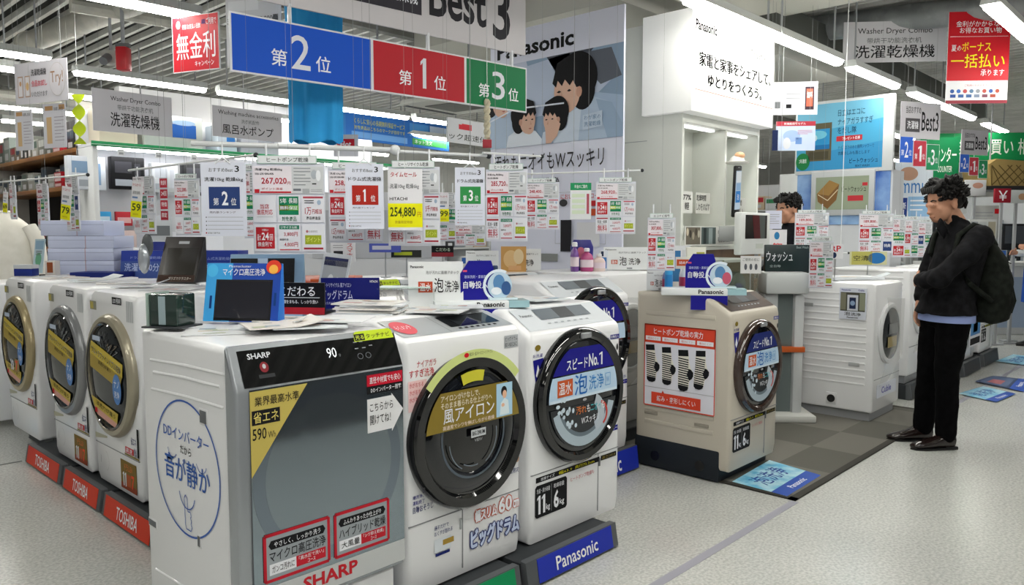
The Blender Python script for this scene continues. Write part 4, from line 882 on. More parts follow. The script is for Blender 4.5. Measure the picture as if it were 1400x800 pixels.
b = MB().box(-.055, -.012, -.20, .055, .012, .20, BLACK, .012).build('phone_model', None, (c.x, 2.90, c.z), 0, rot=(R(4), R(-4), 0))
tag(b, 'oversized black phone model in front of the tower', 'phone model')
p = Panel(.085, .30, .002, M('#b9cbe0')); p.R(.06, .02, .94, .3, M('#dfe6ee')); p.R(.1, .32, .9, .5, M('#8fb2d8')); p.R(.06, .52, .94, .82, M('#2f7cc8')); p.T('泡', .3, .6, .7, .75, PAPER, .01); p.build('screen', b, (0, -.0135, .01)); MB().ell(0, -.17, .010, .010, -.0125, M('#c9ccd0'), 14).ell(0, .185, .02, .004, -.0125, GREY, 10).build('button', b)
b = MB().lathe([(.085, 0), (.09, .012), (.06, .02), (.05, .045), (.03, .06)], (c.x-.0, 2.90, c.z+.215), M('#d9d8d4', .3), 24, 'z').ball((c.x, 2.88, c.z+.275), (.04, .04, .03), M('#e6b48c', .5)); tag(b.build('sensor_dome', None), 'pale dome with orange centre on top of the phone model', 'sensor')
MB().box(c.x-.11, 2.92, c.z-.15, c.x-.06, 2.94, c.z-.06, BLACK, .004).box(c.x-.11, 2.92, c.z+.01, c.x-.06, 2.94, c.z+.09, BLACK, .004).cyl((c.x-.05, 2.93, c.z-.3), (c.x-.05, 2.93, c.z+.2), .008, STEEL)
c, wd, ht = size_y((1008, 290), (1048, 347), 2.72)
b = MB().box(-wd/2, -.03, -ht/2, wd/2, .03, ht/2, M('#d9dcdb', .3), .012).build('tablet_kiosk', None, c, .02)
tag(b, 'white framed tablet kiosk with dark screen at the tower foot', 'screen')
p = Panel(wd*.74, ht*.56, .002, M('#14100f', .1)); p.P([(.3, 0), (.62, 0), (.7, 1), (.4, 1)], M('#4a1216')); p.P([(.62, 0), (.9, 0), (.9, 1), (.7, 1)], M('#4d5351')); p.build('screen', b, (.0, -.031, ht*.16)); MB().box(-.0, -.0305, -ht*.36, wd*.26, -.029, -ht*.24, M('#c2c8c0')).build('caption_plate', b)
MB().box(-.03, .03, -.06, .03, .275, .06, M('#b7babb'), .006).build('wall_bracket', b)
# signs to the right of the tower
def board(name, label, px0, px1, d, yaw, base=PAPER, t=.006, cat='sign', draw=None, group=None, hangtop=None, wx=(.15, .85), stand=None):
    c, wd, ht = size_d(px0, px1, d); f = max(.3, abs(math.cos(yaw-VIEW))); wd /= f
    p = Panel(wd, ht, t, base)
    if draw: draw(p)
    if hangtop: return hang(name, label, cat, c, wd, ht, yaw, p, hangtop, wx, group=group)
    if stand is not None:
        r = thing(name, label, cat, (c.x, c.y, stand), yaw, group); p.build('card', r, (0, 0, c.z-stand))
        MB().cyl((0, .008, .004), (0, .008, c.z-stand), .004, STEEL, seg=6).cyl((0, .008, 0), (0, .008, .006), .03, STEEL, seg=14).build('card_stand', r); return r
    o = p.build(name, None, c, yaw); tag(o, label, cat, group); return o
def d1(p):
    p.R(.72, .15, .92, .85, M('#3a2a34')); p.up().R(.75, .22, .89, .75, M('#c4604a')); p.T('無料', .76, .3, .88, .5, PAPER, .01); p.R(.05, .6, .17, .8, MGREY); p.R(.3, .68, .42, .8, INK); p.lines(.3, .35, .62, .6, 2, GREY, .3)
board('phone_card', 'white hanging card with a smartphone picture right of the tower', (1058, 112), (1116, 157), 7.0, VIEW-.1, M('#c9cad2'), draw=d1, hangtop=3.55)
def d2(p):
    p.R(0, 0, 1, .16, M('#b23a48')); p.P([(0, .16), (1, .16), (1, 1), (0, 1)], M('#c3d2ee')); p.up().E(.4, .5, .22, .2, M('#9fb8e4')); p.E(.28, .75, .1, .2, M('#d9dce4'), 1); p.R(.5, .55, .66, .78, M('#6f95d0')); p.lines(.55, .3, .92, .48, 3, M('#d0909a'), .3, 2); p.T('新機能搭載モデル', .2, .04, .75, .12, PAPER, .01)
board('leaflet', 'pale blue hanging leaflet with red top bar right of the tower', (1062, 166), (1113, 206), 6.6, VIEW-.08, PAPER, draw=d2, hangtop=3.55)
board('leaflet', 'small navy strip card left of the pale blue leaflet', (1056, 178), (1063, 206), 6.5, VIEW, M('#16244e'), hangtop=3.5)
# ---- washing machine promotion wall far right
HX = 8.45
c, wd, ht = size_x((1090, 143), (1221, 233), HX)
t = thing('promotion_stand', 'sky blue promotion stand with picture panel and inset screen', 'display stand', (HX, c.y, 0), FX)
p = Panel(wd, ht, .05, M('#cfd3d4', .35), .006); p.R(.02, .04, .90, .95, M('#4aa0c8')); p.up().P([(.02, .04), (.9, .04), (.9, .3), (.02, .45)], M('#6fb2cf')); p.P([(.02, .75), (.9, .6), (.9, .95), (.02, .95)], M('#3a90c2')); p.up()
p.R(.12, .30, .39, .82, M('#5f5a44')); p.up().R(.14, .38, .37, .60, M('#2f8ec4')); p.E(.25, .46, .09, .06, M('#6fc0d8'), 1); p.E(.2, .5, .04, .05, M('#b8d8e0'), 2); p.R(.14, .60, .37, .66, M('#1f6ea8')); p.R(.15, .69, .36, .8, M('#4b4736')); p.E(.09, .82, .075, .12, M('#1f7a44')); p.T('2年連続', .05, .78, .13, .84, PAPER, .01)
p.T('日立はエコに', .45, .14, .72, .23, M('#16405e'), .01); p.T('ナイアガラすすぎ', .45, .26, .80, .35, M('#16405e'), .01); p.T('をだし隊', .45, .38, .64, .47, M('#16405e'), .01); p.R(.44, .50, .70, .57, M('#b8323a')); p.up().T('プレゼント応募', .5, .515, .68, .555, PAPER, .01); p.T('ナイアガラの水と循環シャワーで', .46, .63, .82, .68, M('#275a78'), .005); p.T('衣類のしみも落とします', .46, .71, .78, .76, M('#275a78'), .005); p.T('ビートウォッシュ', .58, .81, .86, .88, M('#10304a'), .012); p.T('BEAT WASH', .64, .90, .78, .93, M('#10304a'), .005)
p.build('picture_panel', t, (0, 0, c.z))
c2, w2, h2 = size_x((1090, 234), (1222, 300), HX)
BLS = noisy('sky_print', '#2c5cb0', '#9cc0e4', 2.2, .4, lo=.35, hi=.65)
MB().box(-w2/2, .0, 0.05, w2/2, .35, c.z-ht/2+.01, M('#cdd0d4', .4)).box(-w2/2+.02, -.012, c2.z-h2/2-.05, w2/2-.02, .01, c2.z+h2/2, BLS).build('stand_body', t)
c3, w3, h3 = size_x((1112, 236), (1196, 294), HX)
q = Panel(w3, h3, .04, M('#b4b8ba', .35), .006); q.R(.08, .13, .92, .87, M('#8f9a84', .2)); q.up().P([(.10, .5), (.3, .2), (.46, .3), (.42, .65), (.28, .85), (.12, .68)], M('#7a5a34')); q.P([(.10, .5), (.3, .2), (.46, .3), (.3, .55)], M('#9a7844'), 1); q.L([(.12, .52), (.28, .66), (.44, .42)], .008, M('#d8c8a8'), 2); q.T('ビートウォッシュ', .5, .35, .88, .48, M('#2a3020'), .01); q.R(.6, .56, .84, .68, M('#b8323a')); q.R(.82, .28, .9, .35, M('#b8323a'))
q.build('inset_screen', t, (w2/2-(w2/2)-.0+ (c.y-c3.y), -.03, c3.z))
c4 = atx(1080, 255, HX)
MB().cyl((c.y-c4.y, .12, .05), (c.y-c4.y, .12, c2.z+h2/2-.03), .16, M('#d6d9d8', .3), seg=24).build('round_column', t)
# tall blue and white poster behind the man
c, wd, ht = size_d((1227, 222), (1268, 300), 8.6)
def d3(p):
    p.E(.35, .2, .25, .12, M('#b08a74')); p.T('mmu', .15, .36, .85, .54, M('#3a78b8'), .0); p.R(.1, .62, .34, .95, M('#243e86')); p.up().T('最新', .13, .7, .31, .82, PAPER, .01); p.R(.36, .6, .95, .95, M('#8fb8dc')); p.lines(.42, .66, .9, .9, 3, PAPER, .3)
board('tall_poster', 'white poster with blue letters just left of the man head', (1227, 222), (1270, 300), 8.6, VIEW-.2, M('#d0d9e2'), draw=d3, t=.03, stand=0)
# two small Best 3 signs with their coloured tags
def small_best(px0, px1, d, l, tags, l2, dim):
    def dd_(p):
        p.T('当店おすすめ', .12, .12, .5, .32, INK, .008); p.R(.12, .45, .48, .82, M('#4a484c')); p.T('洗濯機', .16, .52, .44, .74, PAPER, .008, 1, 2); p.T('Best3', .52, .25, .95, .78, INK, .01, 2)
    board('best_three_sign', l, px0, px1, d, VIEW+.35, dim, draw=dd_, hangtop=3.55)
    a, b_ = tags
    c, wd, ht = size_d(a, b_, d); wd /= math.cos(.35)
    r = thing('ranking_tag', l2, 'sign', (c.x, c.y, 0), VIEW+.35)
    for i, (m, dg) in enumerate((('#2f5fc4', '2'), ('#b63a48', '1'), ('#2a8a5c', '3'))):
        p = Panel(wd/3*.97, ht, .006, M('#c9ccd2')); p.R(.02, .02, .98, .98, M(m)); p.T(dg, .36, .2, .64, .8, PAPER, .01); p.T('第', .1, .5, .32, .72, PAPER, .005); p.T('位', .68, .5, .9, .72, PAPER, .005)
        p.build(('second_place_panel', 'first_place_panel', 'third_place_panel')[i], r, ((i-1)*wd/3, 0, c.z-(i-1)*.03))
    MB().cyl((0, 0, c.z+ht/2), (0, 0, c.z+ht/2+.03), .003, STEEL, seg=5).build('hook', r)
small_best((1226, 140), (1291, 190), 7.2, 'grey Best 3 sign hanging over the row beyond the tower', ((1224, 192), (1290, 228)), 'small blue red green ranking tags left of the green banner', M('#bcbac0'))
small_best((1310, 178), (1355, 212), 8.6, 'smaller grey Best 3 sign hanging farther right in front of green banner', ((1307, 215), (1355, 240)), 'smaller ranking tags right of the green counter sign', M('#b4b2b8'))
# green signs at the back right
def d4(p): p.T('まとめ買い 相談', .3, .2, .98, .75, M('#e6ece4'), .008, 2); p.R(0, .93, 1, 1, M('#0a5a34'))
board('green_banner', 'long green banner with white lettering at the right edge', (1262, 182), (1420, 222), 11, VIEW-.1, M('#12844a'), draw=d4, t=.03, hangtop=3.55)
def d5(p): p.T('カウンター', .1, .25, .92, .6, M('#dfe8e0'), .008, 2); p.T('COUNTER', .35, .7, .8, .85, M('#cfdacf'), .005)
board('counter_sign', 'green counter sign above the man head', (1268, 188), (1308, 244), 10.2, VIEW-.1, M('#0f7042'), draw=d5, t=.03, hangtop=3.55)
# far blue banner and courier sign at the back centre
def d6(p):
    p.R(0, 0, .18, 1, M('#3a7cc4')); p.T('10年保証', .04, .1, .16, .3, PAPER, .01); p.T('保証', .03, .45, .16, .85, M('#b8d2ee'), .012); p.T('くらしに安心の長期無料保証サービス', .24, .22, .62, .42, M('#c8c84a'), .008); p.T('対象商品はこちらのマークが目印です', .24, .48, .62, .62, M('#c8c84a'), .008); p.R(.22, .7, .64, .92, M('#6aa0dc')); p.R(.66, .1, .82, .6, M('#4a90d4')); p.R(.83, .1, .98, .5, M('#c4d4ea')); p.R(.68, .66, .98, .9, M('#3a9a4c')); p.up().T('ネット注文', .7, .7, .85, .86, PAPER, .01)
board('blue_banner', 'long blue service banner at the far back behind the blue garment', (458, 160), (604, 197), 11.5, .12, M('#2a6cc0'), draw=d6, t=.05, hangtop=3.55)
def d7(p): p.R(.32, .18, .55, .42, M('#c02a38')); p.R(.25, .22, .33, .42, M('#c02a38')); p.T('ック超速便', .03, .60, .92, .86, M('#2a2a2c'), .012, 2)
board('courier_sign', 'white sign with red van mark left of the banner picture', (614, 165), (668, 198), 9.0, .1, M('#c4c6cb'), draw=d7, t=.02, hangtop=3.55)
# ------------------------------------------------------------------ price pockets, rank cards, tags and their rails
POCK = M('#cdd0da', .3)
CARD = M('#d9dbe2', .45)
RT = M('#b8222e', .5)
_PC = {}
def card_mesh(style, a='', b=''):
    """a unit card (1 x 1) drawn once and shared"""
    k = (style, a, b)
    if k in _PC: return _PC[k]
    p = Panel(1, 1, .004, CARD); p.st = .0005
    if style == 'header': p.R(0, 0, 1, 1, M('#9dbcb0')); p.up().R(.015, .08, .985, .92, M('#d8dcde')); p.T(a, .16, .24, .86, .80, INK, .01)
    elif style == 'price':
        p.R(0, 0, .55, 1, M('#dcd6dc')); p.R(.55, 0, 1, 1, M('#c6c9cc')); p.up(); p.T('洗濯10kg 乾燥6kg', .03, .07, .42, .18, INK, .008); p.T('当店価格', .03, .24, .3, .32, INK, .005); p.T(a, .12, .42, .48, .68, M('#b03040'), .02); p.T('円', .49, .56, .53, .68, M('#b03040'))
        p.R(.02, .84, .09, .98, RT); p.R(.10, .92, .54, .98, RT); p.T('ポイント進呈', .12, .78, .42, .87, M('#b03040'), .005); p.lines(.58, .06, .82, .78, 6, M('#8b8f94'), .25); p.E(.87, .3, .045, .17, M('#a9b0b8')); p.E(.93, .34, .035, .2, M('#dfe2e6'), 1); p.R(.84, .62, .9, .66, INK); p.R(.57, .82, .68, .9, M('#6a7076')); p.R(.7, .82, .8, .98, M('#a2a6aa')); p.lines(.82, .84, .98, .96, 2, GREY, .3)
    elif style == 'red24': p.R(.08, .1, .92, .9, M('#b2222c')); p.T('最大', .14, .36, .3, .6, PAPER, .01); p.T('24', .34, .30, .66, .58, PAPER, .02); p.T('回', .70, .36, .84, .6, PAPER, .01); p.T('無金利で', .16, .64, .8, .82, PAPER, .012); p.T('分割払い', .35, .16, .65, .25, PAPER, .01)
    elif style == 'green5': p.R(.06, .04, .94, .72, M('#157a54')); p.up().R(.06, .36, .94, .56, M('#5ea83c')); p.R(.06, .36, .5, .56, M('#b9c92c')); p.T('5年', .12, .1, .4, .3, PAPER, .012); p.T('長期', .5, .1, .88, .3, PAPER, .012); p.T('無料保証', .1, .39, .9, .53, PAPER, .01); p.T('対象商品', .18, .78, .84, .96, M('#11613f'), .012)
    elif style == 'yen': p.R(.06, .04, .96, .11, M('#b04858')); p.T(a, .14, .44, .42, .72, M('#b23040'), .015); p.T('円相当', .46, .5, .9, .68, M('#b23040'), .01); p.lines(.12, .18, .55, .34, 2, INK, .35); p.E(.78, .26, .09, .09, M('#9fb2c8')); p.T('商品券進呈', .2, .78, .84, .9, INK, .01)
    elif style == 'free': p.R(.04, .04, .96, .12, M('#a83844')); p.T('配送・設置', .12, .2, .88, .38, INK, .01); p.T('無料', .12, .5, .9, .92, M('#b02434'), .012); p.T('大型商品でも', .1, .41, .8, .48, MGREY, .005)
    elif style == 'fee': p.R(.05, .03, .95, .18, M('#2f7a60')); p.T('リサイクル料', .12, .06, .86, .16, PAPER, .01); p.T(a, .26, .28, .88, .45, M('#b23040'), .01); p.T(b, .26, .66, .88, .84, M('#b23040'), .01); p.T('運搬料金', .06, .52, .46, .60, INK, .008); p.R(.06, .92, .94, .96, M('#b23040'))
    elif style == 'lime': p.R(.12, .40, .86, .74, M('#9aa82c')); p.T('ポイント', .18, .46, .8, .66, M('#d8e070'), .012); p.T('会員様限定', .3, .22, .7, .3, GREY, .005); p.R(.06, .86, .94, .93, M('#a02c3c')); p.E(.22, .26, .06, .05, M('#b07078'))
    elif style == 'special': p.T('当店', .3, .32, .7, .5, M('#c02a3c'), .012); p.T('徹底対応', .14, .52, .86, .72, M('#c02a3c'), .012); p.L([(.14, .80), (.86, .80)], .012, GREY)
    elif style == 'navy': p.R(.1, .1, .9, .9, M('#2a3f74')); p.T('特典', .2, .3, .8, .6, PAPER, .01)
    o = p.build('price_card_art'); me = o.data; bpy.data.objects.remove(o); _PC[k] = me
    return me
def sub(name, parent, me, x, z, wd, ht, y=-.006):
    o = bpy.data.objects.new(name, me); COL.objects.link(o); o.parent = parent; o.location = (x, y, z); o.scale = (wd, 1, ht); return o
def pocket(px0, px1, d, yaw, label, header='ヒートポンプ乾燥', price='267,020', rows=(('special', 'green5', 'yen1万'), ('red24', 'fee', 'lime')), group='clear price pockets over the machines', hang_to=None, name='price_pocket'):
    c, wd, ht = size_d(px0, px1, d); wd /= max(.35, math.cos(yaw-VIEW))
    t = thing(name, label, 'price card', c, yaw, group)
    MB().box(-wd/2, -.002, -ht/2, wd/2, .002, ht/2*.86, POCK).build('pocket_sheet', t)
    y = -.004
    if header: sub('header_strip', t, card_mesh('header', header), -wd*.01, ht*.46, wd*.82, ht*.085, y)
    n = len(rows); top = .40*ht if header else .49*ht; bot = -.485*ht; prh = (top-bot)*(.33 if n == 2 else .42); rh = (top-bot-prh)/max(n, 1)
    sub('price_sheet', t, card_mesh('price', price), 0, top-prh/2, wd*.97, prh*.95, y)
    for j, r in enumerate(rows):
        for i, st in enumerate(r):
            if not st: continue
            a, b = '', ''
            if st.startswith('yen'): a = st[3:]; st = 'yen'
            if st == 'fee': a, b = '3,800円', '4,800円'
            cw = wd/len(r)
            sub({'red24': 'instalment_card', 'green5': 'warranty_card', 'yen': 'voucher_card', 'free': 'delivery_card', 'fee': 'recycling_card', 'lime': 'points_card', 'special': 'service_card', 'navy': 'bonus_card'}[st], t, card_mesh(st, a, b), -wd/2+cw*(i+.5), top-prh-rh*(j+.5), cw*.92, rh*.93, y)
    hz = hang_to if hang_to else c.z+ht*.5+.05
    MB().cyl((0, .002, ht*.43), (0, .002, 3.9-c.z), .0005, M('#85888a', .6), seg=4).build('hanging_thread', t)
    MB().cyl((-wd*.3, 0, ht*.42), (-wd*.3, 0, hz-c.z), .004, M('#d9dce0', .3), seg=6).build('clip', t)
    MB().cyl((wd*.3, 0, ht*.42), (wd*.3, 0, hz-c.z), .004, M('#d9dce0', .3), seg=6).build('clip', t)
    return t
def rank_card(px0, px1, d, yaw, dg, col, title, label):
    c, wd, ht = size_d(px0, px1, d); wd /= math.cos(yaw-VIEW)
    p = Panel(wd, ht, .003, M('#d3d7e4', .45)); p.T('おすすめBest', .18, .075, .72, .13, MGREY, .005, 2); p.T('3', .76, .045, .86, .13, INK, .01); p.T(title, .08, .20, .94, .265, INK, .008, 2)
    p.R(.17, .33, .86, .63, M(col)); p.T(dg, .46, .39, .60 if dg != '1' else .53, .58, PAPER, .02, 2); p.T('第', .27, .48, .39, .58, PAPER, .005, 2); p.T('位', .66, .48, .78, .58, PAPER, .005, 2)
    p.T('売れ筋ランキング', .18, .66, .76, .69, M('#5a4a5a'), .01)
    for i in range(4): p.R(.09, .735+i*.055, .11, .75+i*.055, INK); p.R(.13, .738+i*.055, .92, .744+i*.055, GREY)
    p.R(.08, .945, .11, .965, M('#a03040')); p.T('家電の専門店', .13, .945, .4, .968, MGREY, .005)
    t = thing('rank_card', label, 'rank card', c, yaw, 'ranking cards over the front row'); p.build('card', t)
    MB().tube([(-.03, -.004, ht/2-.005), (0, -.004, ht/2+.02), (.03, -.004, ht/2-.005)], .003, M('#dfe2e6', .2), 6).cyl((0, -.004, ht/2+.015), (0, -.004, ht/2+.07), .003, M('#dfe2e6', .2), seg=6).build('clip', t)
    MB().cyl((0, -.004, ht/2+.06), (0, -.004, 3.9-c.z), .0005, M('#85888a', .6), seg=4).build('hanging_thread', t)
def yellow_tag(px0, px1, d, yaw, label, price='254,880', tilt=0.0, big=False):
    c, wd, ht = size_d(px0, px1, d)
    p = Panel(wd, ht, .003, M('#dcdce0', .5)); p.T('タイムセール', .08, .05, .84, .13, M('#c03a44'), .012, 2); 
    if big: p.T('洗濯10kg 乾燥6kg', .06, .24, .90, .33, MGREY, .005); p.T('HITACHI', .05, .46, .56, .51, INK, .01)
    else: p.T('通常価格', .12, .25, .8, .34, MGREY, .01); p.R(.1, .4, .6, .45, M('#6a86b0'))
    p.R(.0, .56 if big else .52, 1, .95, M('#e2e010')); p.T(price if big else price.split(',')[0], .06 if big else .1, .62 if big else .58, .80 if big else .9, .80 if big else .78, M('#3c4a1c'), .02, 2); p.T('円', .85, .7, .96, .78, M('#b05a20'), .01); p.T('数量限定特価', .2, .84, .7, .89, M('#b09a20'), .008)
    o = thing('sale_tag', label, 'price tag', c, yaw); p.build('card', o, rot=(0, tilt, 0))
    MB().cyl((tilt*ht/2, 0, ht/2-.004), (0, 0, ht/2+.03), .002, M('#dfe3e4', .2), seg=5).cyl((0, 0, ht/2+.03), (0, 0, 3.9-c.z), .0005, M('#85888a', .6), seg=4).build('hanging_thread', o); return o
V = VIEW
pocket((345, 213), (445, 347), 3.2, V+.06, 'clear price pocket with 267,020 yen card, big one over the mirror-fronted washer')
pocket((448, 222), (524, 332), 3.5, V-.02, 'clear price pocket half hidden behind the red first place card', price='258,900', rows=(('red24', 'green5', 'yen1万'), ('yen1.5万', 'fee', 'free')))
pocket((530, 220), (602, 336), 3.35, V+.0, 'clear price pocket behind the big yellow 254,880 tag', header='ヒートリサイクル乾燥', price='254,880', rows=(('special', 'green5', 'yen5千'), ('free', 'fee', 'lime')))
pocket((664, 224), (721, 330), 3.9, V-.1, 'clear price pocket with 285,720 yen card left of the lavender banner foot', price='285,720', rows=(('red24', 'green5', 'yen1万'), ('free', 'fee', 'lime')))
pocket((718, 244), (764, 314), 4.3, V-.1, 'glossy price pocket hanging in front of the lavender banner, left', price='248,400', rows=(('red24', 'green5', 'yen1万'), ('free', 'fee', 'lime')))
pocket((815, 243), (868, 320), 4.2, V-.1, 'glossy price pocket hanging before the lavender banner right edge', price='268,920', rows=(('red24', 'green5', 'yen1万'), ('free', 'fee', 'lime')))
pocket((886, 292), (922, 370), 4.25, V-.12, 'price pocket standing at the white tower foot above the beige washer', price='307,800', rows=(('red24', 'green5', 'yen1万'), ('free', 'fee', 'lime')), header='エコナビ搭載')
pocket((237, 238), (276, 322), 3.8, V-.12, 'price pocket half hidden by the blue second place card', price='232,200', rows=(('red24', 'green5', 'yen1万'), ('special', 'fee', 'lime')))
pocket((332, 225), (352, 326), 3.75, V, 'price pocket showing between second place card and the 267,020 pocket', price='219,800', rows=(('green5',), ('fee',)))
pocket((177, 240), (219, 320), 4.4, V-.5, 'price pocket with yellow tag before the lit white shelf', price='198,000', rows=(('', 'green5', 'yen1万'), ('special', 'fee', 'lime')), header='')
pocket((84, 240), (116, 316), 5.2, V-.6, 'price pocket hanging beside a yellow tag over the far left washers', price='178,000', rows=(('', 'green5', 'navy'), ('special', 'fee', 'lime')), header='')
pocket((45, 250), (74, 314), 5.4, V-.6, 'price pocket over the white shirt, second from the frame edge', price='188,000', rows=(('red24', 'green5', 'fee'), ('special', 'fee', 'lime')), header='')
pocket((10, 250), (27, 300), 5.6, V-.6, 'price pocket at the left frame edge above the white shirt', price='158,000', rows=(('special', 'lime'),), header='')
pocket((600, 262), (624, 330), 4.6, V, 'far price pocket seen between the yellow tag and third place card', price='98,800', rows=(('red24', 'green5'), ('fee', 'lime')), header='')
pocket((622, 308), (664, 336), 4.5, V, 'low far price pocket below the green third place card', price='88,800', rows=(('free', 'fee', 'lime'),), header='')
rank_card((274, 222), (338, 323), 3.1, V+.02, '2', '#2a3f72', '洗濯10kg 乾燥6kg', 'white ranking card with navy second place block')
rank_card((472, 224), (525, 313), 3.25, V+.05, '1', '#a8281e', 'ドラム式洗濯機', 'white ranking card with red first place block')
rank_card((622, 229), (663, 308), 3.7, V+.05, '3', '#2f8a48', 'ドラム式洗濯機', 'white ranking card with green third place block')
yellow_tag((530, 231), (578, 315), 3.28, V+.02, 'big sale tag with 254,880 yen on yellow', big=True)
yellow_tag((177, 248), (197, 300), 4.3, V-.3, 'narrow tilted yellow sale tag before the lit white shelf', '59,800', tilt=.10)
yellow_tag((80, 255), (101, 303), 5.1, V-.4, 'narrow tilted yellow sale tag over the far left washers', '79,800', tilt=.14)
yellow_tag((2, 262), (13, 292), 5.5, V-.4, 'small yellow sale tag at the left frame edge', '69,800', tilt=.12)
yellow_tag((600, 265), (614, 305), 4.5, V, 'small yellow sale tag left of the green third place card', '99,800')
def d8(p):
    for i in range(4): p.R(.05, .02+i*.25, .95, .23+i*.25, M(['#b83040', '#a82838', '#b43444', '#a02434'][i])); p.T(['無金利', '24回', '特価', '限定'][i], .18, .06+i*.25, .82, .17+i*.25, PAPER, .01)
board('sale_strip', 'narrow red strip of four sale cards before the lit white shelf', (217, 243), (232, 302), 4.3, V-.3, M('#c8ccd4'), draw=d8, t=.003, hangtop=3.56)
def d9(p): p.R(0, 0, 1, .2, M('#22905c')); p.T('料金のご案内', .2, .05, .8, .15, PAPER, .01); [p.R(.08, .3+i*.15, .7, .40+i*.15, M('#cfdcc4')) for i in range(4)]; p.R(.78, .3, .9, .85, M('#b05060'))
board('price_list', 'white price list with green header before the lavender banner', (780, 250), (808, 300), 4.25, V-.1, M('#dde0e2'), draw=d9, t=.003, hangtop=3.56)
# rails
def rail(px0, d0, px1, d1, r, label, mat=M('#d2d5d6', .3), capend=True, drops=(), cord=.001):
    a, b = atd(*px0, d0), atd(*px1, d1); o = MB().cyl(a, b, r, mat, seg=10)
    if capend: o.ball(b, r*2.0, DGREY if r < .01 else mat, 10, 6)
    o = o.build('price_rail'); tag(o, label, 'rail', 'rails that carry the price cards')
    for k in drops:
        q = a+(b-a)*k; MB().cyl(q, (q.x, q.y, 3.56), cord, M('#dcdfe0', .4) if cord > .002 else M('#85888a', .6), seg=5).build('hanging_cord', o)
rail((262, 196), 3.5, (540, 205), 3.5, .012, 'thick white rail below the blue garment over the front row', drops=(.1, .5))
rail((380, 199), 3.4, (668, 213), 4.05, .008, 'thin white rail carrying the ranking cards', drops=(.4, .9))
rail((0, 249), 5.7, (120, 239), 5.0, .006, 'thin rail with dark tip at the far left', drops=(.55,))
rail((176, 233), 4.5, (350, 212), 3.5, .006, 'thin rail rising towards the second place card', drops=(.5,))
rail((660, 209), 4.0, (741, 214), 4.3, .006, 'thin rail ending before the lavender banner', drops=(.2,))
rail((716, 238), 4.3, (878, 233), 4.2, .005, 'thin rail with dark tip across the lavender banner foot', drops=())
rail((1040, 348), 6.3, (1160, 346), 6.3, .005, 'thin rail over the price cards by the promotion stand', drops=(.91,), cord=.003)
# price cards in the right-hand rows
RG = 'clear price pockets in the right rows'
for a, b, d, l, rows in (((1088, 287), (1131, 341), 6.6, 'price pocket hanging beside the dark-jacketed shopper', (('red24', 'green5', 'yen1万'), ('free', 'fee', 'yen1万'))),
                   ((1108, 324), (1137, 394), 5.6, 'price pocket standing on the ribbed-flank washer', (('red24', 'green5', 'fee'), ('free', 'fee', 'lime'))),
                   ((1176, 288), (1219, 346), 7.0, 'price pocket right of the white backing under the inset screen', (('red24', 'green5', 'yen1万'), ('free', 'fee', 'navy'))),
                   ((1221, 294), (1236, 352), 7.3, 'narrow price pocket second from the man chest', (('green5',), ('red24',))),
                   ((1237, 296), (1254, 352), 7.4, 'narrow price pocket nearest to the man chest', (('red24', 'fee'), ('lime', 'green5'))),
                   ((1255, 300), (1272, 352), 7.5, 'narrow price pocket half hidden by the man chest', (('navy', 'green5'), ('fee', 'lime')))):
    pocket(a, b, d, V-.1, l, price='189,800', rows=rows, group=RG, header='ヒートポンプ乾燥')
def d10(p): p.T('祭', .3, .35, .85, .62, M('#d0242c'), .012); p.T('お', .08, .42, .26, .58, M('#d0242c'), .01); p.E(.55, .16, .12, .1, M('#2f7ab0')); p.T('買い替え', .1, .72, .9, .86, INK, .01); p.R(.1, .9, .9, .98, M('#9a2a34'))
board('festival_card', 'white card with red festival character beside the tablet kiosk', (1046, 314), (1074, 366), 6.3, V-.1, M('#dcdce0'), draw=d10, t=.004, stand=0)
def d11(p): p.lines(.15, .2, .85, .8, 5, GREY, .25)
board('notice_card', 'pale lavender note above the red festival card', (1047, 288), (1068, 313), 6.3, V-.1, M('#cdd0e2'), draw=d11, t=.004, hangtop=3.56)
def d12(p): p.T('ご使用の前に', .1, .12, .9, .3, MGREY, .005); [p.E(.25+i*.25, .62, .07, .18, M('#5a5e66')) for i in range(3)]
board('notice_card', 'small white card with three figures under the tablet kiosk', (1013, 350), (1040, 374), 5.2, V-.1, M('#d8d9da'), draw=d12, t=.004, stand=0)
def d13(p): p.R(.05, .0, .6, 1, M('#b4b060')); p.E(.72, .5, .24, .42, M('#2f74b4')); p.T('空清', .1, .3, .5, .7, M('#3a3a2c'), .01)
board('eco_card', 'yellow green eco card beside the dark-jacketed shopper', (1085, 340), (1108, 357), 6.4, V-.1, M('#c9cba0'), draw=d13, t=.004, stand=0)
board('eco_card', 'yellow and blue eco card on the white washer left of the man elbow', (1163, 344), (1211, 362), 6.6, V-.1, M('#c9cba0'), draw=d13, t=.004, stand=1.045)
def d14(p): p.T('RP', .15, .1, .85, .5, M('#c02030'), .02); p.E(.4, .75, .16, .2, M('#1c2c4c'))
board('brand_card', 'white card with red RP lettering on the ribbed washer', (1133, 334), (1152, 354), 5.9, V-.1, M('#d9dade'), draw=d14, t=.004, stand=1.045)
# ------------------------------------------------------------------ displays and goods on the machine tops
ZT = 1.095      # tops of the front row
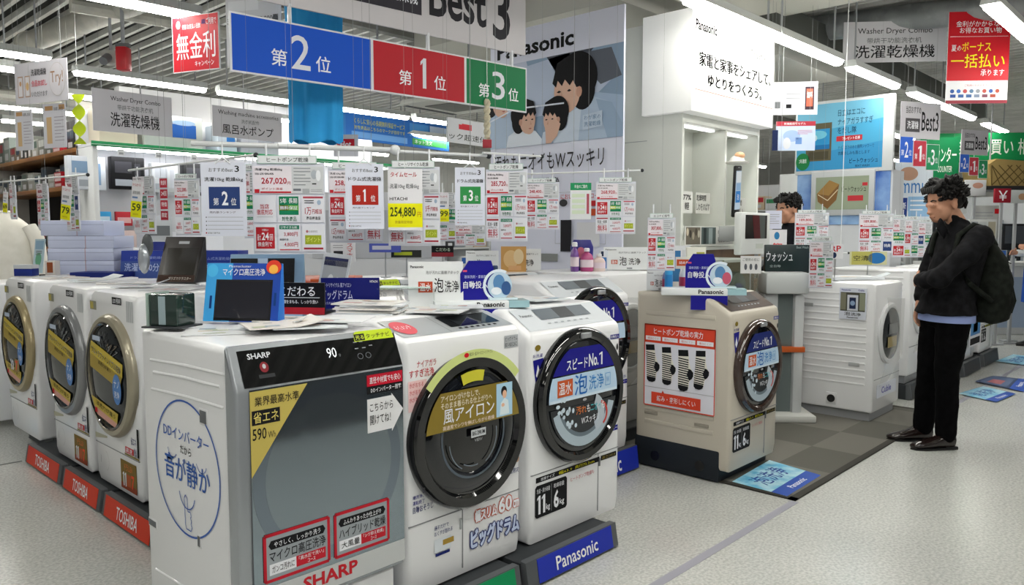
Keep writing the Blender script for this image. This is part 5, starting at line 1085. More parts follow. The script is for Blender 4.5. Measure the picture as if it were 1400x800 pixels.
# second, raised row: a second mirror-fronted washer and one more slant-top washer
t = thing('drum_washer', 'second dark-topped washer behind the navy lettered board', 'washing machine', (2.36, 3.32, .17), 0, 'drum washers'); sharp(t)
t = thing('drum_washer', 'raised white washer with pale grey display behind the white foam-wash card', 'washing machine', (2.97, 3.32, .14), 0, 'drum washers'); pana(t, kind='top_only', hgt=1.01, cz=.68, wd=.6)
base_unit(2.36, 3.29, .56, .6, 'dark plinth under the second dark-topped washer', '', DGREY, h=.15)
base_unit(2.97, 3.28, .58, .6, 'dark plinth under the raised washer with pale grey display', '', DGREY, h=.135)
MB().box(1.32, 2.79, .06, 2.06, 3.28, 1.0, M('#cfd2d4', .4), .006).box(1.34, 2.80, 0, 2.04, 3.26, .06, DGREY).build('display_counter'); tag(bpy.data.objects['display_counter'], 'white display counter between the front row and the washers behind it', 'counter')
# blue tablet display
t = thing('tablet_display', 'blue cardboard display with dark tablet screen at the corner of the mirror-fronted washer', 'display', (1.34, 2.62, ZT), V-.16, 'tablet displays on the machine tops')
b = MB(); b.prism([(0, 0), (.045, .21), (.06, .21), (.06, 0)], 'x', -.145, .145, M('#2a6fc4', .45), .006)
b.build('cardboard_frame', t)
L_ = math.atan2(.045, .21)
p = Panel(.29, .214, .002, None); p.R(0, 0, .35, 1, M('#3fa0e0')); p.R(.35, 0, 1, 1, M('#2348a4')); p.up().R(.14, .28, .90, .985, BLACK); p.up().R(.16, .31, .88, .94, M('#2a2a30', .08)); p.E(.08, .13, .075, .11, M('#4db4e8')); p.T('マイクロ', .22, .09, .5, .21, PAPER, .012, 2); p.T('高圧洗浄', .51, .09, .79, .21, PAPER, .012, 2); p.T('Plasmacluster', .3, .03, .6, .07, PAPER, .0); p.E(.9, .06, .10, .12, M('#d8402c'), 1); p.E(.9, .10, .06, .08, M('#eeb04c'), 2); p.R(.07, .56, .10, .78, M('#123a78')); p.R(.93, .5, .96, .72, M('#123a78'))
p.build('screen_front', t, (0, .0215, .105), rot=(-L_, 0, 0))
# small dark cube monitor beside it
t = thing('glass_case', 'small dark green glass case left of the blue tablet display', 'case', (1.115, 2.66, ZT), V-.25)
MB().box(-.055, -.05, .006, .055, .05, .115, M('#22342f', .1, coat=.5), .006).build('case_body', t); MB().box(-.075, -.065, 0, .075, .06, .006, DGREY, .002).box(-.06, -.056, .006, -.055, .056, .118, M('#9db0a8', .2)).build('tray', t); MB().box(-.015, -.0515, .012, .012, -.0500, .108, M('#97aab0', .2)).build('light_strip', t)
# dark tablet advert on the left row
t = thing('tablet_display', 'black tablet on a brown stand with a silver pouch, over the left row', 'display', (1.93, 4.55, 1.12), V-.2, 'tablet displays on the machine tops')
MB().prism([(0, 0), (.11, .27), (.125, .27), (.125, 0)], 'x', -.13, .13, M('#1a1a1c', .3), .006).build('tablet_body', t)
p = Panel(.25, .285, .002, None); p.R(0, 0, 1, 1, M('#2a2522', .3)); p.up().R(.12, .24, .94, .84, M('#34322e', .08)); p.R(.38, .09, .66, .15, M('#b9bcc0')); p.R(.02, .84, .98, .99, M('#3c2a22')); p.T('プラズマクラスター', .3, .88, .9, .95, M('#cfc6bc'), .008); p.build('screen_front', t, (0, .053, .135), rot=(-math.atan2(.11, .27), 0, 0))
b = MB().ball((-.16, .02, .14), (.035, .03, .09), M('#b9bfc6', .2, .6), 14, 8).ball((-.14, .03, .22), (.04, .012, .07), M('#6a6e70', .25, .5), 12, 8); tag(b.build('foil_pouch', None, (1.90, 4.60, 1.12), V-.2), 'crumpled silver pouch leaning on the black tablet', 'pouch')
# navy cartons
def navy_box(px, py, d, wd, ht, dep, yaw, label, txt):
    c = atd(px, py, d); c.z = 1.10
    t = thing('product_carton', label, 'carton', c, yaw, 'navy cartons on the left row')
    MB().prism([(0, 0), (dep, 0), (dep, ht), (.03, ht)], 'x', -wd/2, wd/2, M('#27388c', .4), .004).build('carton_body', t)
    p = Panel(wd, ht, .002, None); p.R(0, 0, 1, .38, M('#2c3f98')); p.R(0, .38, 1, 1, M('#3f5698')); p.T(txt, .08, .45, .95, .75, M('#b8c6ea'), .012, 2); p.T('ドラム式洗濯乾燥機', .2, .2, .9, .3, M('#8fa0d8'), .005); p.build('carton_front', t, (0, .0135, ht/2), rot=(-math.atan2(.03, ht), 0, 0))
    return t
o = navy_box(197, 372, 5.3, .34, .19, .22, V-.05, 'navy carton with white lettering beside the stacked pale boxes', '洗濯の80分速'); MB().prism([(.1, .19), (.24, .19), (.24, .25), (.14, .25)], 'x', -.05, .17, M('#1e2a74', .4), .01).build('carton_flap', o)
navy_box(292, 372, 4.9, .30, .20, .2, V-.05, 'navy carton with white lettering behind the blue tablet display', '洗濯の80分速')
tag(MB().box(-.17, -.10, 0, .17, .10, .05, NAVY2, .004).build('flat_carton', None, atz(178, 378, 1.10)+Vector((-.25, -.2, 0)), V-.1), 'flat navy carton lying in front of the stacked pale boxes', 'carton')
# stacked pale boxes
PB = M('#c3cae2', .45)
base = Vector((1.93, 5.92, 1.125)); by = V+.02
for i, (wd, h, dx, l) in enumerate(((.45, .095, 0, 'bottom pale lavender box of the stack on the left row'), (.45, .085, .0, 'second pale lavender box from the bottom of the stack'), (.45, .085, .005, 'third pale lavender box of the stack, under the top one'), (.43, .105, -.05, 'topmost pale lavender box of the stack on the left row'))):
    z = base.z+(0, .096, .182, .268)[i]
    b = MB().box(-wd/2, -.15, 0, wd/2, .15, h, PB, .004).box(.03, -.1515, .0, .034, .1515, h+.0008, M('#b48f98', .5)); b.box(-wd/2-.001, -.151, h-.03, wd/2+.001, -.149, h-.027, M('#9ea6c0'))
    tag(b.build('storage_box', None, (base.x+math.cos(by)*dx, base.y+math.sin(by)*dx, z), by), l, 'box', 'pale boxes stacked on the left row')
c = atd(68, 352, 5.6); p = Panel(.12, .24, .003, M('#b9cfd8')); p.E(.5, .6, .3, .2, M('#6fae8c')); p.R(.1, .05, .9, .3, M('#8fb0c8')); p.lines(.2, .35, .8, .5, 3)
tag(p.build('leaflet_card', None, (1.66, 6.15, 1.25), V-.6, rot=(R(-8), 0, V-.5)), 'green and pale blue leaflet leaning on the stacked boxes', 'leaflet')
tag(MB().box(-.06, -.04, 0, .06, .04, .075, M('#1f2f7a', .4), .003).box(-.0605, -.0405, .05, .0605, .0405, .0755, M('#bfc3c8', .4)).build('small_box', None, (1.52, 5.92, 1.125), V), 'small grey and navy box beside the white shirt', 'box')
tag(MB().box(-.035, -.03, 0, .035, .03, .10, M('#c9c4be', .5), .003).box(-.02, -.0305, .02, .02, -.029, .09, M('#8a4a2a')).build('small_box', None, (1.66, 5.86, 1.125), V), 'small white and brown box left of the stacked pale boxes', 'box')
# こだわる board
t = thing('lettered_board', 'small black board with white handwriting-style lettering and red foot strip', 'sign', (1.63, 2.68, ZT), V-.12)
p = Panel(.19, .125, .012, M('#121113', .4)); p.T('こだわる', .02, .12, .80, .42, PAPER, .005, 2); p.L([(.0, .47), (.9, .47)], .002, PAPER, 1); p.T('衣類をまもる、しっかり洗い', .05, .54, .86, .66, PAPER, .005); p.R(0, .78, 1, 1, M('#a8202c')); p.build('board', t, (0, 0, .0635)); MB().box(-.095, .0, 0, .095, .12, .012, BLACK, .003).build('foot', t)
# pair of black tablets on a leaflet stand
t = thing('leaflet_stand', 'pale leaflet stand holding two black folders below the 267,020 pocket', 'display', (1.70, 3.10, 1.0), V+.12)
MB().prism([(0, 0), (.095, .32), (.105, .32), (.16, 0)], 'x', -.16, .16, M('#8fb0d0', .4), .003).build('stand', t)
for i, x in enumerate((-.095, .065)):
    p = Panel(.115, .19, .008, M('#0b0b0d', .25)); p.T('nanoe', .12, .86, .7, .92, M('#c9ccd0'), .02); p.build('black_folder', t, (x, .052-.008, .21), rot=(-.29, 0, 0))
p = Panel(.05, .19, .004, M('#b9d0e8')); p.E(.5, .4, .25, .12, M('#3a4030')); p.E(.5, .62, .35, .12, M('#a9b46a')); p.build('picture_strip', t, (-.015, .048, .21), rot=(-.29, 0, 0))
t = thing('leaflet_stand', 'white photo card with grey socks beside the navy lettered board', 'display', (1.93, 2.96, 1.0), V-.28)
p = Panel(.14, .32, .006, M('#dfe3e8')); p.R(.08, .1, .92, .9, M('#b6b9be')); p.R(.08, .06, .92, .18, M('#3a3f6a')); p.E(.4, .5, .15, .2, M('#e6e8ea'), 1); p.E(.65, .55, .14, .22, M('#d8dadc'), 1); p.R(.08, .86, .8, .93, M('#c04a50')); p.build('card', t, (0, .04, .165), rot=(-.22, .1, 0)); MB().box(-.09, .06, 0, .12, .1, .15, M('#3f86c8', .4), .004).build('support', t)
# navy lettered board
t = thing('lettered_board', 'wide navy board with pale slim-drum lettering behind the front row papers', 'sign', (1.90, 2.74, ZT-.005), V+.05)
p = Panel(.245, .135, .010, M('#141a66', .4)); p.T('ヒートリサイクル 風アイロン', .02, .16, .52, .30, M('#b9bee0'), .005, 2); p.T('ビッグドラム', .02, .38, .54, .68, M('#c3c8e6'), .01, 2); p.T('ななめドラム式洗濯乾燥機', .06, .74, .5, .84, M('#9aa0cc'), .005); p.T('HITACHI', .84, .08, .97, .15, PAPER, .01); p.build('board', t, (0, 0, .0685)); MB().prism([(0, 0), (.09, 0), (.02, .11)], 'x', -.10, .10, M('#cfd4da', .4)).build('foot', t)
tag(MB().box(-.17, -.11, 0, .17, .11, .015, M('#b44a28', .4), .004).box(-.06, -.111, .0155, .15, .02, .03, M('#c05830', .4), .003).build('leaflet_tray', None, (2.28, 3.50, 1.16), V+.02, rot=(R(6), 0, V+.02)), 'orange leaflet tray before the second dark-topped washer', 'tray')
# acrylic stand
AC = M('#dff0ea', .05, trans=.9, alpha=.45)
t = thing('acrylic_box', 'clear acrylic riser between the navy board and the white card', 'stand', (2.10, 2.62, ZT), V+.02); b = MB().box(-.13, -.06, .08, .13, .08, .085, AC).box(-.13, -.06, 0, -.126, .08, .08, AC).box(.126, -.06, 0, .13, .08, .08, AC); b.build('riser', t); MB().box(-.11, -.04, .0852, .11, .06, .09, M('#cfe0dc', .3)).build('glass_sheet', t)
# white foam-wash card
def foam_card(x, y, z, wd, ht, yaw, label, small=False):
    t = thing('foam_wash_card', label, 'sign', (x, y, z), yaw, 'white foam wash cards')
    p = Panel(wd, ht, .008, M('#d9dcdd', .4)); p.T('Panasonic', .04, .08, .28, .14, INK, .02); p.R(.18, .44, .44, .68, M('#b8482c')) if not small else p.R(.16, .56, .30, .74, M('#b8563c')); p.T('温水', .21, .47, .41, .65, PAPER, .01) if not small else p.T('温水', .17, .58, .29, .72, PAPER, .01); p.T('泡', .47 if not small else .34, .36 if not small else .42, .64 if not small else .50, .68 if not small else .80, INK, .012, 2); p.T('洗浄', .66 if not small else .54, .42 if not small else .48, .92 if not small else .80, .68 if not small else .78, INK, .012, 2); p.T('泡が汚れに直接アタック', .32, .2, .92, .28, MGREY, .005); p.R(.5, .9, .62, .95, MGREY)
    p.build('card', t, (0, .02, ht/2+.002), rot=(-.12, 0, 0)); MB().prism([(.02, 0), (.12, 0), (.04, ht*.8)], 'x', -wd*.3, wd*.3, M('#cfd2d3', .4)).build('foot', t)
foam_card(2.17, 2.50, ZT, .235, .195, V+.12, 'white foam-wash card standing left of the big navy detergent stand')
foam_card(3.86, 3.55, 1.152, .25, .15, V-.02, 'small white foam-wash card behind the raised washers, left of the cartoon bottles', True)
foam_card(4.44, 3.10, 1.152, .32, .16, V+.02, 'white foam-wash card on the raised washer behind the beige one, left of the tower pocket', True)
foam_card(3.62, 3.70, 1.152, .22, .14, V-.02, 'white foam-wash card below the green third place pocket', True)
foam_card(4.00, 2.56, 1.062, .14, .12, V-.1, 'white foam-wash card half hidden left of the blue bottles', True)
p = Panel(.17, .17, .006, M('#c99a5c', .4)); p.E(.4, .5, .3, .35, M('#dcb884')); p.E(.7, .4, .2, .3, M('#e0caa0'), 1); p.R(.3, .76, .8, .94, M('#d8a878'))
tag(p.build('photo_card', None, (3.78, 3.56, 1.237), V-.05), 'orange photo card behind the navy detergent stand', 'sign')
# navy detergent stands
def dispenser(x, y, z, yaw, label, s=1.0, drop=.06):
    t = thing('detergent_stand', label, 'display', (x, y, z), yaw, 'navy detergent stands')
    NV = M('#1d1a86', .4); wd = .17*s; h = .17*s
    pts = [(-wd/2, .0), (wd/2, 0), (wd/2, .04*s), (wd*.25, .07*s), (wd*.22, h*.85), (wd*.17, h), (-wd*.32, h), (-wd/2, h*.72)]
    MB().prism(pts, 'y', -.006, .006, NV).build('backboard', t)
    f = MB(); f.tb('自動投入', -wd*.44, h*.40, wd*.10, h*.56, -.0072, PAPER, .012); f.tb('液体洗剤・柔軟剤', -wd*.42, h*.62, wd*.06, h*.69, -.0072, M('#b9c0e8'), .005); f.rect(-wd*.45, h*.76, -wd*.36, h*.80, -.0072, M('#d05070')); f.build('backboard_lettering', t)
    MB().arc(wd*.34, h*.46, .050*s, .060*s, R(60), R(300), -.0085, M('#d9e4ee', .3), 24).ell(wd*.36, h*.46, .046*s, .050*s, -.008, M('#b9cfe0', .4)).ell(wd*.34, h*.52, .022*s, .03*s, -.009, M('#5a86b4', .4), 16).ell(wd*.5, h*.4, .018*s, .026*s, -.0095, M('#c25a70' if drop > .07 else '#3a5a8c', .4), 16).ell(wd*.28, h*.34, .02*s, .014*s, -.0098, M('#e3e8ee', .4), 14).build('picture_ring', t)
    MB().box(-wd/2-.10*s, -.07, -.004, wd/2, .06, .026*s, M('#dfe3e4', .35), .003).tb('Panasonic', -wd*.2, .004*s, wd*.40, .022*s, -.0712, INK, .03).build('white_ledge', t)
    MB().prism([(-wd*.38, -drop), (wd/2, -drop), (wd/2, -.004), (-wd*.38, -.004)], 'y', -.0695, -.066, NV).build('hanging_flap', t)
    MB().box(wd*.1, -.04, .027*s, wd*.72, .05, .034*s, M('#cfe2e8', .1)).box(wd/2+.001, -.068, .0, wd*.95, .055, .025*s, M('#9fc4cc', .2)).build('acrylic_tray', t)
    return t
dispenser(2.345, 2.39, ZT, V+.22, 'big navy detergent stand with ledge lettering between the two front washers', 1.18)
dispenser(3.96, 2.22, 1.065, V-.16, 'navy detergent stand hanging over the beige washer edge', 1.35, .085)
def bottle(x, y, z, h, r, c, label, capc='#e8e8ea', name='detergent_bottle', lab='#3f7ac0'):
    t = thing(name, label, 'bottle', (x, y, z), random.uniform(-1, 1))
    MB().lathe([(r*.9, 0), (r, h*.06), (r, h*.55), (r*.75, h*.72), (r*.36, h*.8), (r*.36, h*.86)], (0, 0, 0), M(c, .25), 20, 'z', sz=.62).build('bottle_body', t)
    MB().lathe([(r*.42, h*.85), (r*.42, h*.97), (r*.3, h)], (0, 0, 0), M(capc, .35), 16, 'z').build('cap', t); MB().lathe([(r*1.01, h*.18), (r*1.01, h*.5)], (0, 0, 0), M(lab, .4), 20, 'z', cap=False, sz=.63).build('label', t)
    return t
bottle(2.39, 2.46, ZT+.04, .15, .038, '#6a7fa8', 'blue grey detergent bottle on the big navy stand', '#dfe3e8', lab='#5a6f90')
bottle(2.46, 2.43, ZT+.04, .135, .03, '#9fb8cc', 'pale blue bottle at the right of the big navy stand', '#2a3a58', lab='#4a6a9a')
bottle(2.36, 2.58, ZT, .19, .03, '#1f7a72', 'green bottle behind the big navy stand', '#2a2f58', lab='#2f4a7a')
MBx = bottle(4.08, 2.44, 1.065, .17, .035, '#c9cfd6', 'white and blue bottle right of the navy stand on the beige washer', '#c03040', lab='#b04060')
bottle(3.92, 2.44, 1.065, .21, .036, '#3f9fd8', 'sky blue bottle left of the navy stand on the beige washer', '#4fb0e0', lab='#2f7fc0')
bottle(3.99, 2.50, 1.065, .15, .03, '#7a86b8', 'small violet bottle beside the sky blue bottle', '#2f3f8a', lab='#a04a6a')
p = MB().prism([(-.05, 0), (.05, 0), (.062, .26), (-.062, .26)], 'y', -.012, .012, M('#dcdcd0', .35), .006); p.rect(.0, .17, .05, .23, -.0125, M('#a8a848')).poly([(.03, 0), (.05, 0), (.06, .2), (.055, .2)], -.0126, M('#c9c24a'))
tag(p.build('refill_pouch', None, (4.19, 2.42, 1.067), V+.05), 'tall cream refill pouch behind the navy stand on the beige washer', 'pouch')
p = Panel(.14, .07, .006, M('#d9d6cc', .4)); p.R(.05, .2, .95, .75, M('#c8562c')); p.T('詰め替え用', .15, .35, .85, .6, PAPER, .01)
tag(p.build('shelf_card', None, (4.06, 2.40, 1.235), V-.15), 'white card with orange bar behind the navy stand on the beige washer', 'sign')
# cartoon-like bottles on the back row
for i, (x, y, h, c, l) in enumerate(((4.11, 3.30, .20, '#6a3f8a', 'purple softener bottle on the raised washers'), (4.18, 3.25, .16, '#b0487a', 'pink softener bottle on the raised washers'), (4.25, 3.20, .12, '#d9c6c0', 'cream bottle row end on the raised washers'))): bottle(x, y, 1.15, h, .045, c, l, '#e0dfe2', lab='#d8c8d0')
t = MB().lathe([(.06, -.065), (.075, -.02), (.08, .10), (.06, .15)], (0, 0, 0), M('#201c78', .35), 24, 'z', sz=.4).ell(-.01, .06, .03, .04, -.032, M('#c06a80'), 16)
tag(t.build('navy_pack', None, (4.24, 3.34, 1.215), V), 'round navy pack above the softener bottles', 'pack')
p = Panel(.06, .14, .006, M('#d3d9e0')); p.R(.15, .35, .85, .9, M('#3a74b4')); p.R(.2, .05, .5, .3, M('#22304a'))
tag(p.build('picture_card', None, (4.33, 3.22, 1.222), V), 'blue picture card right of the softener bottles', 'sign')
p = Panel(.13, .27, .006, M('#d8dcdf')); p.R(.1, .12, .55, .85, M('#3a74a8')); p.R(.62, .1, .95, .9, M('#c9ccd0'))
tag(p.build('picture_card', None, (4.30, 2.60, 1.198), V-.1), 'blue and white picture card left of the walnut tower base', 'sign')
# loose printed papers and magazines
PCOL = ['#d9dbdd', '#d2d6da', '#e0dedb', '#d6dcdf', '#dcd7d2']
def magazine(x, y, z, wd, ht, yaw, label, th=.004, art=0, curl=0.0):
    b = MB(); n = 8; vs = []; k = []
    for s_ in (0, 1):
        for i in range(n+1):
            u = i/n-.5
            for v in (-.5, .5): vs.append((u*wd, v*ht, (th if s_ else 0)+curl*max(0, u)**2*4))
    m = (n+1)*2; fs = []
    for i in range(n): a = 2*i; fs.append((a, a+1, a+3, a+2)); fs.append((m+a, m+a+2, m+a+3, m+a+1)); fs.append((a, a+2, m+a+2, m+a)); fs.append((a+1, m+a+1, m+a+3, a+3))
    fs += [(0, m, m+1, 1), (2*n, 2*n+1, m+2*n+1, m+2*n)]
    b.add(vs, fs, M(PCOL[art % 5], .4))
    rnd = random.Random(art*7+3)
    for i in range(5):
        u0, v0 = rnd.uniform(-.45, .1), rnd.uniform(-.45, .2); u1, v1 = u0+rnd.uniform(.1, .35), v0+rnd.uniform(.06, .22); zz = th+.0006+.0002*i+curl*max(0, u1)**2*4
        b.add([(u0*wd, v0*ht, zz), (u1*wd, v0*ht, zz), (u1*wd, v1*ht, zz), (u0*wd, v1*ht, zz)], [(0, 1, 2, 3)], M(rnd.choice(['#b9a9a4', '#a4b4bc', '#c08a86', '#8f9aa4', '#b4bc9c', '#d0c4b0', '#9cb0c8']), .4))
    o = b.build('leaflet', None, (x, y, z), yaw); tag(o, label, 'leaflet', 'leaflets on the machine tops'); return o
ML = ['leaflet lying at the left end of the papers on the mirror-fronted washer', 'leaflet with curled corner below the blue tablet display', 'leaflet under the black lettered board', 'leaflet at the front edge above the black control band', 'topmost leaflet in the middle of the mirror-fronted washer', 'leaflet at the right end of the mirror-fronted washer top']
for i, (x, y, a, cu) in enumerate(((1.20, 2.47, .3, .0), (1.36, 2.44, .1, .03), (1.50, 2.52, -.2, 0), (1.42, 2.28, .25, 0), (1.34, 2.33, .5, .02), (1.53, 2.30, -.1, 0))): magazine(x, y, 1.0865+.0052*i, .24, .18, V+a, ML[i], art=i, curl=cu)
for i in range(7): magazine(1.86+.012*(i % 3), 2.55-.01*(i % 2), ZT-.0+.0062*i, .25, .19, V+.08*((i % 3)-1)-.1, ('lowest' if i == 0 else ('second', 'third', 'fourth', 'fifth', 'sixth')[i-1] if i < 6 else 'topmost')+' magazine of the thick stack before the navy lettered board', th=.006, art=i+6)
for i, (x, y, l) in enumerate(((2.06, 2.42, 'white leaflet on the slim washer left of the foam-wash card'), (2.02, 2.32, 'white leaflet near the grey panel of the slim washer'), (2.16, 2.36, 'pinkish leaflet at the foot of the white foam-wash card'), (2.62, 2.46, 'leaflet at the back of the slant-top front washer'), (2.72, 2.38, 'leaflet behind the display of the slant-top front washer'))): magazine(x, y, ZT+.004+.005*(i % 3), .22, .16, V+.3*i-.5, l, art=i+14)
for i, (x, y, l) in enumerate(((1.70, 4.05, 'leaflet on the left row washer nearest the glass case'), (1.66, 4.35, 'curled magazine on the nearest champagne-ring washer'), (1.70, 4.75, 'leaflet on the silver-ring washer'), (1.66, 5.05, 'curled magazine with red spine on the silver-ring washer'), (1.62, 5.55, 'brochure in front of the stacked pale boxes'), (1.72, 5.75, 'brochure under the stacked box front edge'))): magazine(x, y, 1.121+.004*(i % 2), .26, .20, V+.25*i, l, art=i+20, curl=.03 if 'curled' in l else 0)
for i, (x, y, l) in enumerate(((4.25, 2.30, 'leaflet right of the navy stand on the beige washer'), (4.34, 2.40, 'leaflet at the back right of the beige washer top'))): magazine(x, y, 1.062+.005*i, .2, .15, V+.2+.4*i, l, art=i+28)
t = magazine(6.35, 2.28, 1.045, .42, .30, V+.1, 'wide glossy folder on the ribbed-flank washer', th=.02, art=31); t2 = magazine(6.55, 2.2, 1.048, .3, .22, V-.3, 'open brochure right end of the ribbed washer top', art=33, curl=.04)
# glass drum model and dark beat-wash pedestal beside the beige washer
t = thing('cutaway_model', 'green-tinted clear case with drum model beside the beige washer', 'display', (5.05, 2.55, 0), 0)
MB().box(-.26, 0, 0, .26, .36, .86, M('#d3d6d6', .4), .01).build('pedestal', t); MB().box(-.26, .0, .86, .26, .36, 1.22, M('#9aa88e', .08, trans=.75, alpha=.5), .004).build('clear_case', t); MB().box(-.268, -.005, .86, -.245, .01, 1.225, M('#8f9a4a', .3)).box(-.268, -.006, 1.21, .268, .366, 1.228, M('#9fa7a0', .3)).build('case_edge', t)
MB().lathe([(.13, 0), (.14, .05), (.12, .2), (.03, .22)], (.06, .06, 1.0), M('#7f8a86', .25, .4), 32).build('drum_model', t); MB().lathe([(.09, 0), (.06, .03)], (.0, .03, .97), M('#3a3f78', .3), 24).build('impeller', t)
t = thing('pedestal_display', 'white pedestal with dark green lettered board right of the cutaway case', 'display', (5.52, 2.42, 0), V-.05)
MB().box(-.16, 0, .96, .16, .26, 1.12, M('#c3c7c8', .35), .02).box(-.15, .06, .0, -.05, .24, .96, M('#b9bcbe', .35), .01).box(.07, .06, .0, .15, .24, .96, M('#c9ccce', .35), .03).box(-.05, .1, .0, .07, .2, .96, M('#6a7474', .4)).build('pedestal', t); MB().box(-.155, .05, .52, .155, .245, .56, M('#c8602c', .4), .004).build('orange_band', t)
p = Panel(.32, .20, .05, M('#15282a', .35), .006); p.T('ウォッシュ', .02, .25, .62, .62, PAPER, .01, 2); p.T('Beat Wash', .7, .05, .97, .14, M('#9aa8a8'), .01); p.T('全自動', .1, .74, .35, .84, M('#9aa8a8'), .01); p.build('board', t, (0, .06, 1.225))
MB().box(-.17, -.05, .0085, .22, .32, .06, M('#d3d4d0', .5), .01).build('platform', t)
# carpet tiles and floor stickers
def mat_tiles():
    m = bpy.data.materials.new('carpet_tiles'); m.use_nodes = True; nt = m.node_tree; b = nt.nodes['Principled BSDF']; N = nt.nodes.new; L = nt.links.new
    tc = N('ShaderNodeTexCoord'); ck = N('ShaderNodeTexChecker'); ns = N('ShaderNodeTexNoise'); mx = N('ShaderNodeMix'); mx.data_type = 'RGBA'; mx.blend_type = 'MULTIPLY'; mx.inputs['Factor'].default_value = .8
    ck.inputs['Scale'].default_value = 2.0; ck.inputs['Color1'].default_value = lin('#6c6a63')+(1,); ck.inputs['Color2'].default_value = lin('#5a5952')+(1,); ns.inputs['Scale'].default_value = 260
    L(tc.outputs['Object'], ck.inputs['Vector']); L(tc.outputs['Object'], ns.inputs['Vector']); L(ck.outputs['Color'], mx.inputs['A']); L(ns.outputs['Color'], mx.inputs['B'])
    bw = N('ShaderNodeMapRange'); bw.inputs['To Min'].default_value = .6; bw.inputs['To Max'].default_value = 1.3; L(ns.outputs['Fac'], bw.inputs['Value']); L(bw.outputs['Result'], mx.inputs['B'])
    L(mx.outputs['Result'], b.inputs['Base Color']); b.inputs['Roughness'].default_value = .95; return m
o = MB().box(3.95, 1.68, 0, 6.62, 4.6, .008, mat_tiles()).build('carpet'); tag(o, 'dark grey carpet tiles under the beige and ribbed-flank washers', 'carpet')
MB().box(3.92, 1.645, 0, 6.65, 1.685, .009, M('#3a3934', .7)).box(3.92, 1.645, 0, 3.955, 4.6, .009, M('#3a3934', .7)).box(6.61, 1.645, 0, 6.65, 2.4, .009, M('#3a3934', .7)).build('edge_strip', o)
def floor_sticker(pts, label, kind=0):
    a, b, c, d = [Vector((p[0], p[1], 0)) for p in pts]     # near-left, far-left, far-right, near-right in the sticker's own reading sense
    m = MB(); z = .0098
    def Q(u, v): return a+(d-a)*u+(b-a)*v+(a-b+c-d)*u*v
    def q(u0, v0, u1, v1, mat, dz): m.add([Q(u0, v0)+Vector((0, 0, z+dz)), Q(u1, v0)+Vector((0, 0, z+dz)), Q(u1, v1)+Vector((0, 0, z+dz)), Q(u0, v1)+Vector((0, 0, z+dz))], [(0, 1, 2, 3)], mat)
    def tt(s, u0, v0, u1, v1, mat, dz): k = MB().tb(s, u0, v0, u1, v1, 0, mat, .012); m.add([Q(p[0], p[2])+Vector((0, 0, z+dz)) for p in k.v], k.f, mat)
    q(0, 0, 1, 1, noisy('water_print%d' % kind, '#5fb4d8', '#b4dcea', 9, .35) if kind == 0 else M('#3a4a6a', .4), 0)
    q(0, 0, 1, .28, M('#2f55b0', .4), .0003); tt('Panasonic', .3, .08, .72, .2, PAPER, .0006)
    if kind == 0: tt('泡洗浄', .16, .44, .82, .84, M('#234a9c', .4), .0006)
    else: q(.08, .35, .92, .92, M('#5a6a8a'), .0005); q(.2, .5, .6, .8, M('#b06a70'), .0007)
    o = m.build('floor_sticker', None, smooth=0); tag(o, label, 'floor sticker', 'printed floor stickers')
floor_sticker(((3.94, 1.70), (3.96, 2.03), (4.50, 2.06), (4.42, 1.71)), 'blue foam-wash floor sticker at the beige washer corner')
floor_sticker(((7.36, 1.42), (7.52, 1.74), (8.04, 1.66), (7.86, 1.37)), 'pale blue floor sticker beyond the man shoes')
floor_sticker(((8.0, 1.34), (8.25, 1.78), (8.70, 1.72), (8.70, 1.42)), 'dark picture floor sticker beyond the pale blue one', 1)
floor_sticker(((9.6, 1.52), (9.7, 1.9), (10.4, 1.86), (10.3, 1.5)), 'small far floor sticker by the dark trousers at the right edge')
floor_sticker(((.75, 5.75), (.78, 6.3), (1.22, 6.3), (1.24, 5.8)), 'blue floor sticker at the left frame edge')
# ------------------------------------------------------------------ things hung from the ceiling and the shelves at the back
BL = noisy('blue_cloth', '#2196d8', '#2aa2e4', 3, .8, bump=.05)
c = atd(430, 106, 4.75)
t = thing('blue_garment', 'bright blue garment hanging behind the second place panel', 'garment', (c.x, c.y, 1.96), V+.05)
def garment(parent):
    b = MB(); n = 44; rows = 26; vs = []
    zs = [(1.02, .115), (.99, .15), (.92, .165), (.80, .17), (.60, .165), (.40, .16), (.20, .158), (.0, .155)]
    def prof(z):
        for (z1, w1), (z0, w0) in zip(zs, zs[1:]):
            if z0 <= z <= z1: k = (z-z0)/(z1-z0); return w0+(w1-w0)*k
        return .155
    for j in range(rows+1):
        z = 1.02*(1-j/rows); wd = prof(z)
        for i in range(n):
            a = 2*math.pi*i/n; f = .012*math.sin(a*7+z*2.5)+.007*math.sin(a*13-z*4); dep = .045+.02*(1-z)
            vs.append(((wd+f*.6)*math.cos(a), (dep+f)*math.sin(a), z+(.012*math.sin(a*5) if j == rows else 0)))
    fs = [(j*n+i, (j+1)*n+i, (j+1)*n+(i+1) % n, j*n+(i+1) % n) for j in range(rows) for i in range(n)]+[tuple(range(n))]
    b.add(vs, fs, BL); return b.build('cloth_body', parent, smooth=70)
garment(t)
MB().tube([(-.045, -.055, 1.02), (-.02, -.062, .97), (.0, -.064, .945), (.02, -.062, .97), (.045, -.055, 1.02)], .007, M('#d8d9dc', .6)).rect(-.014, .95, .014, 1.01, -.06, M('#b03a48')).build('collar', t)
MB().tube([(-.10, 0, 1.00), (0, 0, 1.06), (.10, 0, 1.00)], .006, M('#c7c9cb')).cyl((0, 0, 1.06), (0, 0, 1.56), .002, STEEL, seg=5).build('hanger', t)
c = atd(666, 170, 5.2)
t = thing('braided_strap', 'cream braided strap hanging at the left edge of the lavender banner', 'strap', (c.x, c.y, c.z), V)
b = MB()
